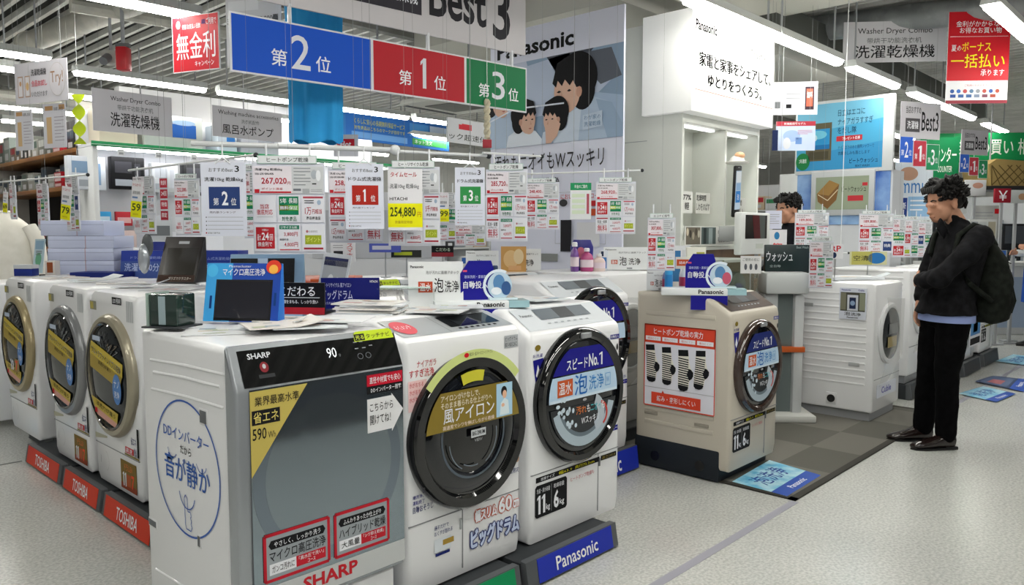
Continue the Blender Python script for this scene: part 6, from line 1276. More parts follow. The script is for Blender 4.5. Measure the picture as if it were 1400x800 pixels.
for s_ in (-1, 1): b.tube([(s_*.012*math.sin(k*.8), .012*math.cos(k*.8)*s_, .16-k*.012) for k in range(22)], .013, M('#cfc7ae', .7), 8)
b.build('braid', t); MB().box(-.03, -.012, -.155, .03, .012, -.10, M('#a83a44', .5), .004).build('red_label', t); MB().cyl((0, 0, .15), (0, 0, 3.55-c.z), .0015, STEEL, seg=5).build('hanging_thread', t)
c = atd(169, 80, 6.5)
t = thing('red_siren', 'small red box unit on a bracket under the ceiling at upper left', 'siren', c, V)
MB().box(-.045, -.05, -.10, .045, .05, .09, M('#b81a24', .35), .012).build('red_body', t); MB().box(-.055, -.02, .09, .055, .02, .12, MGREY).cyl((0, 0, .1), (0, 0, 3.56-c.z), .015, GREY).build('bracket', t)
tag(MB().box(-.06, -.05, -.05, .06, .05, .06, M('#a9aaa6', .4), .01).cyl((0, 0, .05), (0, 0, 3.56-atd(152, 80, 6.6).z), .012, GREY).cyl((0, -.05, 0), (0, -.13, -.05), .035, MGREY).build('spotlight', None, atd(152, 80, 6.6), V), 'grey spotlight left of the small red ceiling unit', 'spotlight')
c = atd(625, 146, 9.0)
t = thing('ceiling_cassette', 'square white ceiling air unit above the far blue service banner', 'air conditioner', (c.x, c.y, c.z), .1)
MB().prism([(-.48, 0), (.48, 0), (.42, .06), (-.42, .06)], 'x', -.48, .48, M('#b9bab4', .45), .02).box(-.4, -.4, .05, .4, .4, 3.55-c.z, M('#8d8e8a', .5)).build('casing', t); MB().box(-.26, -.26, -.006, .26, .26, .002, M('#6a6b68', .5)).build('intake_grille', t); MB().box(-.42, -.45, -.004, .42, -.38, .01, DGREY).box(-.42, .38, -.004, .42, .45, .01, DGREY).build('air_slot', t)
c = atd(108, 163, 5.4)
t = thing('lime_streamer', 'lime green twisted streamer beside the instruction cards', 'streamer', c, V); b = MB(); vs = []; n = 26
for i in range(n+1):
    a = i*.36; z = .17-.34*i/n; vs += [(.045*math.cos(a), .018*math.sin(a), z), (-.045*math.cos(a), -.018*math.sin(a), z)]
b.add(vs, [(2*i, 2*i+1, 2*i+3, 2*i+2) for i in range(n)], M('#c2d82a', .4)); b.build('ribbon', t); MB().cyl((0, 0, .16), (0, 0, 3.55-c.z), .001, STEEL, seg=4).build('hanging_thread', t)
# ---- shelving
def goods(x0, y0, yaw, items, z, group, label, dep=.2):
    """boxes in a row along local x"""
    rx, ry = math.cos(yaw), math.sin(yaw)
    for u, wd, h, col, lab in items:
        b = MB().box(-wd/2, -dep/2, 0, wd/2, dep/2, h, M(col, .45), .004)
        b.rect(-wd*.42, h*.55, wd*.42, h*.9, -dep/2-.001, M(lab, .5)); b.rect(-wd*.3, h*.15, wd*.25, h*.4, -dep/2-.001, M('#c9ccd0', .5))
        tag(b.build('product_box', None, (x0+rx*u, y0+ry*u, z), yaw), label, 'box', group)
# left wooden rack facing the aisle (x = 2.75, along Y)
t = thing('wooden_rack', 'wooden shelf rack with dark back behind the far left price cards', 'shelf', (2.74, 10.45, 0), FX)
WDM = noisy('rack_wood', '#8a5a34', '#a8743f', 5, .5, stretch=(.2, 1, 1))
MB().box(-1.75, .45, 0, 1.75, .48, 2.75, M('#2a2626', .7)).build('back_panel', t)
for z in (.5, 1.2, 1.86, 2.24): MB().box(-1.75, 0, z, 1.75, .45, z+.045, WDM, .004).build('shelf_board', t)
for x in (-1.74, 1.70): MB().box(x, .02, 0, x+.04, .45, 2.75, M('#cfcbc4', .5)).build('side_post', t)
rnd = random.Random(3)
for z, lab in ((1.906, 'product box on the middle boards of the wooden rack'), (2.286, 'product box on the top board of the wooden rack'), (1.246, 'product box on the lower board of the wooden rack')):
    it = []; u = -1.6
    while u < 1.45:
        wd = rnd.uniform(.12, .26); it.append((u+wd/2, wd, rnd.uniform(.15, .27 if z < 2 else .36), rnd.choice(['#7d7f78', '#5f6660', '#a9aaa4', '#3a3c3e', '#8f9a94', '#b8b6ae', '#74685c']), rnd.choice(['#c9ccc8', '#5a6a62', '#a43a40', '#3a4a5a']))); u += wd+.03
    goods(2.74+.2, 10.45, FX, it, z, 'goods on the wooden rack', lab, .22)
for k in range(6):
    tag(MB().box(-.13, -.09, 0, .13, .09, .055, M('#b8242e' if k % 2 else '#a81c28', .4), .006).rect(-.1, .01, .1, .04, -.0915, M('#e0c4c4')).build('red_packet', None, (2.86, 9.45, 1.906+.0555*k if k < 3 else 2.2861+.0555*(k-3)), FX), ('red packet in the short pile at the right end of the rack, middle board' if k < 3 else 'red packet in the pile at the right end of the rack, top board'), 'packet', 'red packets on the wooden rack')
# lit white display bay with green lip
t = thing('display_shelf', 'lit white display bay with green shelf lip behind the yellow tag', 'shelf', (4.30, 8.0, 0), 0)
WB = M('#d6d8dc', .5)
MB().box(-1.65, .40, 0, 1.9, .44, 2.62, WB).box(-1.65, 0, 0, -1.60, .44, 2.24, M('#cfd1d2', .4), .01).build('back_panel', t); MB().box(-1.65, 0, 2.24, 1.9, .44, 2.27, WB).build('top_board', t); MB().box(-1.66, -.02, 2.235, 1.9, .0, 2.285, M('#2c8a58', .4), .004).box(-1.66, -.026, 2.25, 1.9, -.018, 2.256, M('#bfe0cc', .4)).build('green_lip', t)
MB().box(-1.6, .02, 2.222, 1.88, .14, 2.238, M('#ffffff', emit=11)).build('bay_fill_strip', t); MB().box(-1.62, 0, 1.0, 1.9, .42, 1.04, WB).build('lower_board', t); MB().box(-1.62, .36, 1.04, -.2, .399, 1.42, M('#e6e8ee', .4)).build('white_plinth', t)  # glowing strip under the top board is added to brighten the bay
for i in range(9): tag(MB().box(-.03, -.004, -.03, .03, .004, .03, M('#d4d7d8')).rect(-.02, -.02, .02, 0, -.005, GREY).build('shelf_ticket', None, (2.90+i*.36, 7.976, 2.19), 0), 'small white ticket hanging under the green shelf lip', 'ticket', 'tickets along the green lip')
hg = [(2.98, 1.72, .34, .32, '#c9ced6', '#7f9ab8', 'pale boxed tray on the back of the lit bay, leftmost'), (3.38, 1.74, .32, .32, '#17171a', '#3a3a40', 'black boxed tray on the back of the lit bay'), (3.76, 1.72, .26, .30, '#c4c8cc', '#b8bcc4', 'grey boxed tray right of the black one in the lit bay'), (4.12, 1.70, .30, .34, '#2a2a2c', '#4a4a50', 'dark boxed tray third from the left in the lit bay'), (4.45, 1.78, .12, .22, '#b8642c', '#d9a070', 'orange packet in the lit bay'), (4.85, 1.7, .3, .3, '#c2c6ca', '#8aa0b8', 'grey box near the right of the lit bay')]
for x, z, wd, h, c1, c2, l in hg:
    b = MB().box(-wd/2, -.05, 0, wd/2, .05, h, M(c1, .4), .008); b.rect(-wd*.4, h*.5, wd*.1, h*.85, -.051, M(c2)); b.rect(wd*.18, h*.15, wd*.36, h*.8, -.051, M(c2)).rect(-wd*.4, h*.1, wd*.1, h*.3, -.051, M('#9aa0a8')); b.cyl((0, .04, h*.9), (0, .185, h*.9), .006, STEEL, seg=6)
    tag(b.build('boxed_tray', None, (x*.955-.2, 8.2, 1.54+(z-1.42)*.955)), l, 'box')
for x, z, wd, h, cs, l in ((3.12, 1.44, .14, .12, ('#3a9ad0', '#c9e0ee'), 'small blue packet hanging in the lit bay'), (3.32, 1.42, .16, .14, ('#b8303a', '#e0b0b0'), 'small red packet hanging in the lit bay'), (3.28, 1.12, .30, .24, ('#c8b4b0', '#5a4a44'), 'pinkish picture packet standing in the lit bay'), (3.68, 1.26, .26, .26, ('#b9bdc2', '#6a6e72'), 'grey packet standing in the lit bay'), (3.22, 1.044, .50, .22, ('#dcdee2', '#d08a90'), 'white notice with red lettering in the lit bay')):
    b = MB().box(-wd/2, -.02, 0, wd/2, .02, h, M(cs[0], .4), .004).rect(-wd*.4, h*.2, wd*.4, h*.6, -.0215, M(cs[1])); b.cyl((0, .01, h*.85), (0, .185, h*.85), .005, STEEL, seg=6); tag(b.build('hanging_packet', None, (x*.955-.2, 8.17-(.12 if wd > .45 else 0), z if z < 1.05 else 1.48+(z-1.42)*.955)), l, 'packet')
# goods on the top of the bay
for x, wd, h, c1, c2, l in ((3.05, .36, .36, '#cfc6b4', '#a8343a', 'cream carton with red rim on the lit bay, leftmost'), (3.62, .60, .34, '#b4bab6', '#2a5ca8', 'translucent grey carton with blue oval label on the lit bay'), (4.22, .22, .30, '#b9c4d0', '#2f6cb0', 'pale carton with blue label on the lit bay'), (4.62, .46, .28, '#a4a7b0', '#8a8e98', 'grey violet carton on the lit bay')):
    b = MB().box(-wd/2, -.15, 0, wd/2, .15, h, M(c1, .45), .012); b.rect(-wd*.05, h*.35, wd*.38, h*.75, -.1515, M(c2)); b.ell(wd*.17, h*.8, wd*.2, h*.08, -.152, M('#9ab4d4')) if c2 == '#2a5ca8' else b.rect(-wd*.48, h*.85, wd*.48, h*.98, -.152, M(c2))
    tag(b.build('carton', None, (x*.955, 8.2, 2.271)), l, 'carton')
# more aisles behind the price cards, centre
def gondola(x, y, yaw, wd, hgt, label, lab_goods, seed, zs, cols, dep=.4, dens=1.0):
    t = thing('store_shelf', label, 'shelf', (x, y, 0), yaw, 'store shelves at the back')
    MB().box(-wd/2, dep-.03, 0, wd/2, dep, hgt, WB).box(-wd/2, 0, 0, -wd/2+.03, dep, hgt, M('#bfc2c4')).box(wd/2-.03, 0, 0, wd/2, dep, hgt, M('#bfc2c4')).build('frame', t)
    rnd = random.Random(seed)
    for z in zs:
        MB().box(-wd/2+.031, 0, z, wd/2-.031, dep-.031, z+.025, M('#c9cccd', .4)).build('shelf_board', t)
        it = []; u = -wd/2+.08
        while u < wd/2-.3:
            w_ = rnd.uniform(.14, .32)
            if rnd.random() < dens: it.append((u+w_/2, w_, rnd.uniform(.14, .30), rnd.choice(cols), rnd.choice(['#b8303a', '#2f5ca8', '#d8d9dc', '#3a8a5c', '#d8b83a', '#2a2c30'])))
            u += w_+.02
        goods(x-math.sin(yaw)*dep*.5, y+math.cos(yaw)*dep*.5, yaw, it, z+.0255, lab_goods, lab_goods.replace('goods', 'product box'), dep*.8)
    return t
C1 = ['#c9ccd0', '#b4b8bc', '#d6d6d2', '#8f959c', '#3a3c40', '#c8b49c']
gondola(7.7, 8.9, 0, 2.4, 2.0, 'white store shelf behind the first place card', 'goods on the white store shelf behind the first place card', 11, (.3, .75, 1.15, 1.5), C1)
gondola(10.4, 8.7, 0, 2.8, 2.1, 'white store shelf behind the third place card', 'goods on the white store shelf behind the third place card', 12, (.5, 1.0, 1.4, 1.75), ['#b8783c', '#c9a070', '#d6d6d2', '#9a5a2c', '#c8ccd0'])
gondola(8.2, 6.2, FX, 1.8, 1.5, 'low white shelf end seen between the hanging price pockets', 'goods on the low white shelf end behind the price pockets', 13, (.3, .7, 1.05), C1)
MB_o = MB().box(-.6, 0, 0, .6, .05, 1.75, M('#d4d6da', .4), .01).box(-.5, -.01, 1.2, .5, 0, 1.6, M('#b9bcc2')); tag(MB_o.build('partition_board', None, (3.9, 5.3, 0), V), 'pale free-standing partition behind the 267,020 pocket', 'partition')
def dsm(p): p.T('ス', .66, .08, .9, .28, M('#c03a44'), .012); p.T('マ', .66, .32, .9, .52, M('#c03a44'), .012); p.T('ホ', .66, .56, .9, .76, M('#c03a44'), .012); p.R(.12, .45, .5, .85, M('#2a2c30')); p.lines(.1, .15, .5, .38, 2, GREY, .3)
board('smartphone_card', 'white card with red vertical smartphone lettering below the first place card', (452, 331), (486, 358), 4.4, V, M('#d6d8dc'), draw=dsm, t=.006, stand=1.0)
def dko(p): p.R(0, .62, 1, 1, M('#8a2a34')); p.T('こだわる', .2, .2, .85, .5, M('#b8c8b4'), .005)
board('lettered_board', 'small far black board with red foot, left of the white foam-wash card', (590, 336), (620, 351), 4.9, V, M('#16161a'), draw=dko, t=.008, stand=1.15)
for nm, l, a, b_, d, col in (('navy_leaflet', 'blue violet leaflet on the second dark-topped washer', (505, 333), (548, 345), 4.45, '#4a56a8'), ('dark_leaflet', 'black and lime leaflet tray on the second dark-topped washer', (535, 342), (576, 352), 4.5, '#2a2c2a')):
    def dlf(p, nm=nm): p.R(.1, .25, .7, .7, M('#b8bccc' if 'navy' in nm else '#a8b430'))
    board(nm, l, a, b_, d, V, M(col), draw=dlf, t=.02, stand=1.156, cat='leaflet')
def dhot(p): p.R(.15, .2, .85, .7, M('#c42030')); p.T('Hot', .28, .3, .72, .58, PAPER, .02)
board('hot_sign', 'white sign with red Hot mark below the blue garment', (456, 184), (490, 214), 5.6, V, M('#d6d6dc'), draw=dhot, t=.006, hangtop=3.55)
# ---- white shirt on a torso form at the left edge
c = atd(8, 330, 6.6)
t = thing('white_shirt', 'cream white shirt on a torso form at the left frame edge', 'shirt', (c.x, c.y, 0), V)
b = MB(); rings = []
for z, a, d_ in ((.96, .24, .17), (1.05, .25, .18), (1.18, .255, .18), (1.30, .25, .17), (1.40, .235, .15), (1.47, .20, .125), (1.52, .14, .10), (1.555, .085, .08), (1.58, .07, .07)): rings.append(((0, 0, z), (a, 0, 0), (0, d_, 0)))
b.loft(rings, noisy('shirt_cloth', '#d6d3c8', '#e2dfd6', 7, .8, bump=.25), 40)
for v in range(len(b.v)):
    x, y, z = b.v[v]; a = math.atan2(y, x); f = .006*math.sin(a*9+z*14)*(1.6-z)*3; b.v[v] = (x*(1+f), y*(1+f), z)
b.build('shirt_body', t, smooth=70)
MB().tube([(.06*math.cos(a), .06*math.sin(a), 1.585) for a in [i*.35 for i in range(19)]], .014, M('#dcd9d0', .8)).build('collar', t)
for s_ in (-1, 1): MB().loft([((s_*.20, 0, 1.46), (.05, 0, .03), (0, .07, 0)), ((s_*.265, 0, 1.36), (.05, 0, .02), (0, .075, 0)), ((s_*.29, -.01, 1.20), (.05, 0, 0), (0, .07, 0)), ((s_*.30, -.02, 1.06), (.045, 0, 0), (0, .06, 0))], M('#d9d6cc', .8), 18).build('sleeve', t, smooth=70)
MB().cyl((0, 0, .02), (0, 0, .97), .02, STEEL).cyl((0, 0, 0), (0, 0, .02), .2, STEEL, seg=24).build('stand', t)
# ---- service area at the far right
def far_box(name, label, cat, px0, px1, d, dep, col, draw=None, foot=True, off=0.0):
    c, wd, ht = size_d(px0, px1, d); c = c+FH*off; t = thing(name, label, cat, (c.x, c.y, 0), V)
    p = Panel(wd, ht, dep, M(col, .4), .004)
    if draw: draw(p)
    p.build('panel', t, (0, dep/2, c.z))
    if foot: MB().box(-.015, .01, .02, .015, .04, c.z-ht/2, GREY).box(-.09, -.02, 0, .09, .08, .02, GREY).build('stand', t)
    return t
t = thing('service_counter', 'white service counter behind the standing man at right', 'counter', Vector((atd(1390, 420, 10.6).x, atd(1390, 420, 10.6).y, 0)), V)
MB().box(-1.1, 0, 0, 1.6, .55, .95, M('#c9ccce', .4), .01).box(-1.15, -.04, .95, 1.65, .6, 1.0, M('#d4d6d6', .3), .006).build('counter_body', t); MB().box(-1.0, -.005, .1, 1.5, .0, .8, M('#9fb0c8')).build('front_panel', t)
far_box('monitor', 'dark monitor screen at the right frame edge over the counter', 'monitor', (1373, 306), (1402, 342), 9.9, .04, '#1c1e22', lambda p: p.R(.06, .08, .94, .75, M('#3a4048', .2)))
far_box('notice_board', 'grey notice board with red mark right of the man head', 'sign', (1330, 281), (1368, 326), 10.0, .03, '#b4b6b4', lambda p: (p.lines(.1, .2, .7, .6, 4, GREY, .3), p.R(.75, .1, .9, .25, RED)))
far_box('yen_sign', 'dark red sign with white yen mark right of the man head', 'sign', (1347, 259), (1368, 278), 9.8, .03, '#8f1a2a', lambda p: p.T('￥', .22, .15, .78, .85, PAPER, .012), off=-.2)
far_box('white_card', 'white card with orange oval at right above the counter', 'sign', (1320, 246), (1348, 268), 9.9, .03, '#c4c6c8', lambda p: p.E(.6, .35, .25, .18, M('#b88a78')))
far_box('white_card', 'white price board near the right frame edge under the lattice canopy', 'sign', (1378, 260), (1404, 278), 9.7, .03, '#c2c8c8', lambda p: p.E(.75, .5, .2, .25, M('#b08a6a')))
far_box('leaflet_rack', 'white leaflet rack with small red lights left of the monitor', 'rack', (1326, 300), (1362, 332), 9.4, .08, '#c2c4c2', lambda p: (p.R(.05, .1, .3, .9, M('#8f959a')), p.R(.36, .1, .62, .9, M('#b8bcbc')), p.R(.68, .1, .95, .9, M('#a09a88')), p.E(.5, .5, .06, .06, RED, 2), p.E(.5, .7, .06, .06, RED, 2)))
far_box('fan_unit', 'white round fan unit just right of the man hair', 'fan', (1310, 262), (1322, 292), 9.3, .08, '#bcbfbf', lambda p: p.E(.5, .3, .42, .25, M('#d6d9d8')))
c = atd(1384, 238, 10.2)
t = thing('lattice_canopy', 'tan lattice-patterned canopy at the right edge below the green banner', 'canopy', c, V)
b = MB().prism([(-.45, -.17), (.5, -.17), (.55, .1), (-.4, .17), (-.5, .1)], 'y', -.3, .3, M('#8f7a4a', .5), .01)
b.build('canopy_body', t); b = MB()
for i in range(9): x = -.45+i*.11; b.line([(x, -.165), (x+.25 if x+.25 < .5 else .5, .09)], .012, -.303, M('#5a4a28')); b.line([(x, -.165), (max(x-.25, -.46), .09)], .012, -.303, M('#5a4a28'))
b.build('lattice', t); MB().box(-.5, -.28, -.22, .5, .3, -.17, BLACK).cyl((-.3, 0, .1), (-.3, 0, 3.55-c.z), .01, GREY).cyl((.3, 0, .1), (.3, 0, 3.55-c.z), .01, GREY).build('dark_rim', t)
# store shelves and appliances closing the view at the right and centre-right
gondola(13.6, 5.6, FX, 3.2, 2.3, 'tall store shelf far behind the promotion stand', 'goods on the tall shelf far behind the promotion stand', 21, (.4, .9, 1.35, 1.8), C1)
gondola(14.5, 2.6, FX, 3.0, 2.0, 'tall store shelf far behind the man', 'goods on the tall shelf far behind the man', 22, (.4, .9, 1.35), ['#b4b8bc', '#8f959c', '#2a2c30', '#c9ccd0'])
gondola(15.5, -.6, FX, 3.0, 2.0, 'store shelf beyond the service counter', 'goods on the shelf beyond the service counter', 23, (.4, .9, 1.35), ['#b4b8bc', '#5a626a', '#2a2c30', '#c9ccd0'])
# dark cabinets on the near side of the front aisle (seen only as reflections in the mirror door)
for i, x in enumerate((1.75, 2.5, 3.25, 4.0)):
    t = thing('dark_cabinet', 'dark navy fridge cabinet mirrored in the tall corner washer door', 'fridge', (x, -.55, 0), R(180), 'cabinets across the front aisle')
    MB().box(-.36, 0, .05, .36, .7, 1.8, M('#05070c', .5), .01).build('cabinet_body', t); MB().box(-.355, -.02, .06, .355, 0, .85, M('#070a12', .45), .006).build('lower_door', t); MB().box(-.355, -.02, .87, .355, 0, 1.79, M('#070a12', .45), .006).box(-.2, -.024, 1.2, .2, -.02, 1.3, M('#8a94a0')).build('upper_door', t); MB().box(.30, -.05, .5, .325, -.02, 1.2, STEEL, .005).build('handle', t); MB().box(-.34, .03, 0, .34, .66, .05, BLACK).build('foot', t)
# ------------------------------------------------------------------ people (local frame: +x forward, +y to the person's left)
SKIN = noisy('skin', '#b98468', '#c79478', 9, .55)
HAIR = noisy('hair', '#0b0a0a', '#171514', 40, .55, bump=.6, spec=.25)
def remesh(o, vox=.008, it=6, fac=.5):
    m = o.modifiers.new('remesh', 'REMESH'); m.mode = 'VOXEL'; m.voxel_size = vox; m.use_smooth_shade = True
    s = o.modifiers.new('smooth', 'SMOOTH'); s.factor = fac; s.iterations = it
    return o
def limb(b, pts, rad, mat, seg=14):
    b.tube(pts, rad, mat, seg)
    for p, r in zip(pts, rad): b.ball(p, r*.99, mat, 12, 8)
def hand(b, wrist, d, palm_n, mat, curl=.5, s=1.0, thumb=1):
    """palm and five fingers; d points along the hand, palm_n out of the palm"""
    w = Vector(wrist); d = Vector(d).normalized(); n = Vector(palm_n).normalized(); side = d.cross(n).normalized()
    b.loft([(w, side*.026*s, n*.018*s), (w+d*.03*s, side*.036*s, n*.016*s), (w+d*.085*s, side*.042*s, n*.014*s), (w+d*.095*s, side*.036*s, n*.010*s)], mat, 14)
    for i, (o, L) in enumerate(((-.030, .068), (-.010, .078), (.010, .073), (.029, .056))):
        p0 = w+d*.085*s+side*o*s; p1 = p0+(d*math.cos(curl*.5)+n*math.sin(curl*.5))*L*.45*s; p2 = p1+(d*math.cos(curl*1.3)+n*math.sin(curl*1.3))*L*.32*s; p3 = p2+(d*math.cos(curl*2)+n*math.sin(curl*2))*L*.23*s
        limb(b, [p0, p1, p2, p3], [.0095*s, .009*s, .008*s, .007*s], mat, 8)
    t0 = w+d*.03*s-side*.030*s*thumb; t1 = t0+(d*.6-side*.75*thumb+n*.3).normalized()*.036*s; t2 = t1+(d*.9-side*.3*thumb+n*.3).normalized()*.03*s
    limb(b, [t0, t1, t2], [.012*s, .0105*s, .008*s], mat, 8)
def head(b, c, s, mat, tilt=0.0):
    """skull, jaw, nose, ears, brow; c is the head centre, faces +x"""
    c = Vector(c); rot = Matrix.Rotation(tilt, 3, 'Y')
    P = lambda x, y, z: c+rot@Vector((x*s, y*s, z*s))
    def eb(p, r): 
        q = MB().ball((0, 0, 0), tuple(k*s for k in r), mat, 20, 14); b.add([P(*p)+rot@Vector(v) for v in q.v], q.f, mat)
    eb((-.012, 0, .025), (.098, .076, .092)); eb((.030, 0, -.040), (.060, .060, .072)); eb((.052, 0, -.088), (.034, .036, .026)); eb((.078, 0, -.005), (.018, .050, .020))
    eb((.085, 0, -.028), (.016, .012, .026)); eb((.097, 0, -.046), (.015, .015, .011)); eb((.084, 0, -.072), (.012, .022, .010)); eb((.080, 0, -.080), (.012, .020, .008))
    for y in (-1, 1): eb((-.012, y*.078, -.020), (.018, .010, .032)); eb((.052, y*.040, -.032), (.026, .022, .026))
    return P, rot
def face_details(root, P, rot, s):
    for y in (-1, 1):
        MB().ball(P(.082, y*.031, -.004), (.008*s, .013*s, .006*s), M('#1a1412', .3), 10, 6).build('eye', root)
        MB().tube([P(.088, y*.018, .018), P(.086, y*.034, .023), P(.074, y*.050, .016)], .004*s, HAIR, 6).build('eyebrow', root)
    MB().tube([P(.080, -.022, -.076), P(.094, 0, -.0755), P(.080, .022, -.076)], .0035*s, M('#8f5a50', .5), 6).build('lips', root)
def hair_cap(root, P, s, fluff=.02, seed=1):
    """a cropped mass of hair with many short tufts that point outwards and forwards"""
    b = MB(); rnd = random.Random(seed); b.ball(P(-.022, 0, .048), (.098*s, .082*s, .084*s), HAIR, 20, 12); b.ball(P(-.052, 0, .008), (.062*s, .073*s, .070*s), HAIR, 16, 10)
    for i in range(230):
        a = rnd.uniform(0, 2*math.pi); t = rnd.uniform(.0, 1.0); z = .015+.112*t; r = math.sqrt(max(0, 1-((z-.03)/.118)**2))
        x = -.022+.098*r*math.cos(a); y = .083*r*math.sin(a)
        if x > .052 and z < .066: continue
        p0 = P(x*.9, y*.9, z*.97); L = rnd.uniform(.5, 1.0)*(fluff+.012); dx = Vector((x+.022+.03, y, (z-.02)*.8)).normalized()
        p1 = P(x+dx.x*L, y+dx.y*L, z+dx.z*L); b.tube([p0, (Vector(p0)+Vector(p1))/2, p1], [.013*s, .011*s, .003*s], HAIR, 6)
    for i in range(26):
        a = rnd.uniform(1.9, 4.4); z = rnd.uniform(-.055, .03); b.tube([P(-.03+.078*math.cos(a), .072*math.sin(a), z+.02), P(-.03+.086*math.cos(a), .080*math.sin(a), z), P(-.03+.084*math.cos(a), .078*math.sin(a), z-.02)], [.012*s, .011*s, .004*s], HAIR, 6)
    for y in (-.055, -.038, -.02, 0, .02, .038, .055): b.tube([P(.045, y, .10), P(.082, y*1.05, .085), P(.092, y*.9+.006, .058+.01*rnd.random())], [.018*s, .015*s, .004*s], HAIR, 6)
    b.build('hair', root, smooth=70)
def shoe(root, heel, yaw, mat, sole, L=.28):
    t = MB(); c, s_ = math.cos(yaw), math.sin(yaw)
    b = MB().loft([((-.02, 0, .05), (0, .030, 0), (-.005, 0, .045)), ((.0, 0, .055), (0, .037, 0), (0, 0, .055)), ((.06, 0, .055), (0, .041, 0), (0, 0, .052)), ((.11, 0, .045), (0, .044, 0), (0, 0, .038)), ((.18, 0, .034), (0, .049, 0), (0, 0, .027)), ((.235, 0, .028), (0, .042, 0), (0, 0, .021)), ((.268, 0, .024), (0, .02, 0), (0, 0, .012))], mat, 20)
    o = b.build('shoe', root, heel, yaw, smooth=70)
    s2 = MB().loft([((.09, 0, -.0), (.0, .0, 0), (0, 0, 0))]*2, sole, 3) if False else MB().prism([(-.035, -.03), (.0, -.04), (.10, -.046), (.19, -.052), (.25, -.035), (.275, 0), (.25, .035), (.19, .052), (.10, .046), (.0, .04), (-.035, .03)], 'z', 0.0, .014, sole, .003)
    s2.box(-.035, -.03, .0, .05, .03, .02, sole, .003); s2.build('sole', o)
    return o
# ---- the man looking at the washers
mp = atz(1277, 609, 0)
FACE = math.atan2(_r.y*-1, _r.x*-1)          # looks towards the washers on his left in view
man = thing('person', 'person in black jacket and black trousers standing with folded arms, backpack on', 'person', (mp.x, mp.y, 0), FACE+.06)
b = MB()
LH, RH = (.03, .085, .92), (.03, -.085, .92); LK, RK = (-.01, .085, .49), (.0, -.09, .49); LA, RA = (-.03, .08, .08), (.0, -.12, .08)
LH = (-.04, .085, .90); RH = (-.04, -.085, .90)
for h_, k_, a_ in ((LH, LK, LA), (RH, RK, RA)): limb(b, [h_, k_, a_], [.082, .055, .038], SKIN)
b.loft([((-.05, 0, .86), (.10, 0, 0), (0, .155, 0)), ((-.06, 0, 1.0), (.10, 0, 0), (0, .145, 0)), ((-.09, 0, 1.15), (.105, 0, 0), (0, .15, 0)), ((-.12, 0, 1.30), (.11, 0, 0), (0, .165, 0)), ((-.13, 0, 1.40), (.085, 0, 0), (0, .16, 0)), ((-.12, 0, 1.45), (.06, 0, 0), (0, .09, 0))], SKIN, 24)
limb(b, [(-.115, 0, 1.42), (-.075, 0, 1.50), (-.03, 0, 1.57)], [.064, .056, .054], SKIN)
LS, RS = (-.125, .185, 1.385), (-.125, -.185, 1.385); LE, RE = (.15, .215, 1.135), (-.05, -.24, 1.12); LW, RW = (.125, -.05, 1.10), (.035, -.17, .925)
limb(b, [LS, LE, LW], [.052, .042, .030], SKIN); limb(b, [RS, RE, RW], [.052, .042, .030], SKIN)
hand(b, LW, (-.35, -1, -.1), (-1, .3, 0), SKIN, .5, 1.0, 1); hand(b, RW, (.25, .25, -1), (-.2, 1, .2), SKIN, .35, 1.0, 1)
P_, rot_ = head(b, (.005, 0, 1.615), 1.12, SKIN, .20)
o = b.build('body', man, smooth=70); remesh(o, .0065, 4)
face_details(man, P_, rot_, 1.12); hair_cap(man, P_, 1.14, .022, 4)
JK = noisy('jacket_cloth', '#0f0f11', '#1a1a1d', 18, .85, bump=.15, spec=.12)
b = MB(); b.loft([((-.035, 0, .885), (.172, 0, 0), (0, .222, 0)), ((-.045, 0, .96), (.150, 0, 0), (0, .19, 0)), ((-.075, 0, 1.10), (.14, 0, 0), (0, .18, 0)), ((-.11, 0, 1.26), (.145, 0, 0), (0, .195, 0)), ((-.125, 0, 1.37), (.125, 0, 0), (0, .205, 0)), ((-.12, 0, 1.44), (.09, 0, 0), (0, .13, 0)), ((-.10, 0, 1.475), (.078, 0, .02), (0, .078, 0)), ((-.085, 0, 1.51), (.078, 0, .03), (0, .076, 0))], JK, 28)
limb(b, [LS, (LS[0]+.13, .225, 1.265), LE, (LE[0]+.01, .10, 1.11), (LW[0]-.004, LW[1]+.03, LW[2])], [.080, .072, .068, .060, .050], JK); limb(b, [RS, RE, (RW[0]-.02, RW[1]-.02, RW[2]+.05)], [.078, .064, .048], JK)
b.loft([((.02, .03, 1.475), (.01, .03, 0), (.03, 0, .05)), ((.055, .05, 1.40), (.012, .03, 0), (.03, 0, .04))], JK, 12)
o = b.build('jacket', man, smooth=70); remesh(o, .009, 5)
jm = bpy.data.meshes  # wrinkles on the jacket come from a displacement of soft noise
tx = bpy.data.textures.new('cloth_wrinkle', 'CLOUDS'); tx.noise_scale = .09
dm = o.modifiers.new('wrinkle', 'DISPLACE'); dm.texture = tx; dm.strength = .022; dm.mid_level = .5
b = MB(); b.loft([((-.045, 0, .838), (.150, 0, 0), (0, .205, 0)), ((-.045, 0, .91), (.150, 0, 0), (0, .200, 0))], M('#8f9fd0', .8), 28); o = b.build('shirt_hem', man, smooth=70)
TR = noisy('trouser_cloth', '#040405', '#08080a', 20, .9, spec=.08)
b = MB(); b.loft([((-.05, 0, .80), (.118, 0, 0), (0, .168, 0)), ((-.055, 0, .90), (.122, 0, 0), (0, .168, 0))], TR, 24)
for h_, k_, a_ in ((LH, LK, LA), (RH, RK, RA)): limb(b, [(h_[0], h_[1], .86), ((h_[0]+k_[0])/2, (h_[1]+k_[1])/2, .68), k_, (a_[0]*.7+k_[0]*.3, a_[1], .28), (a_[0]+.005, a_[1], .10)], [.104, .092, .073, .068, .064], TR)
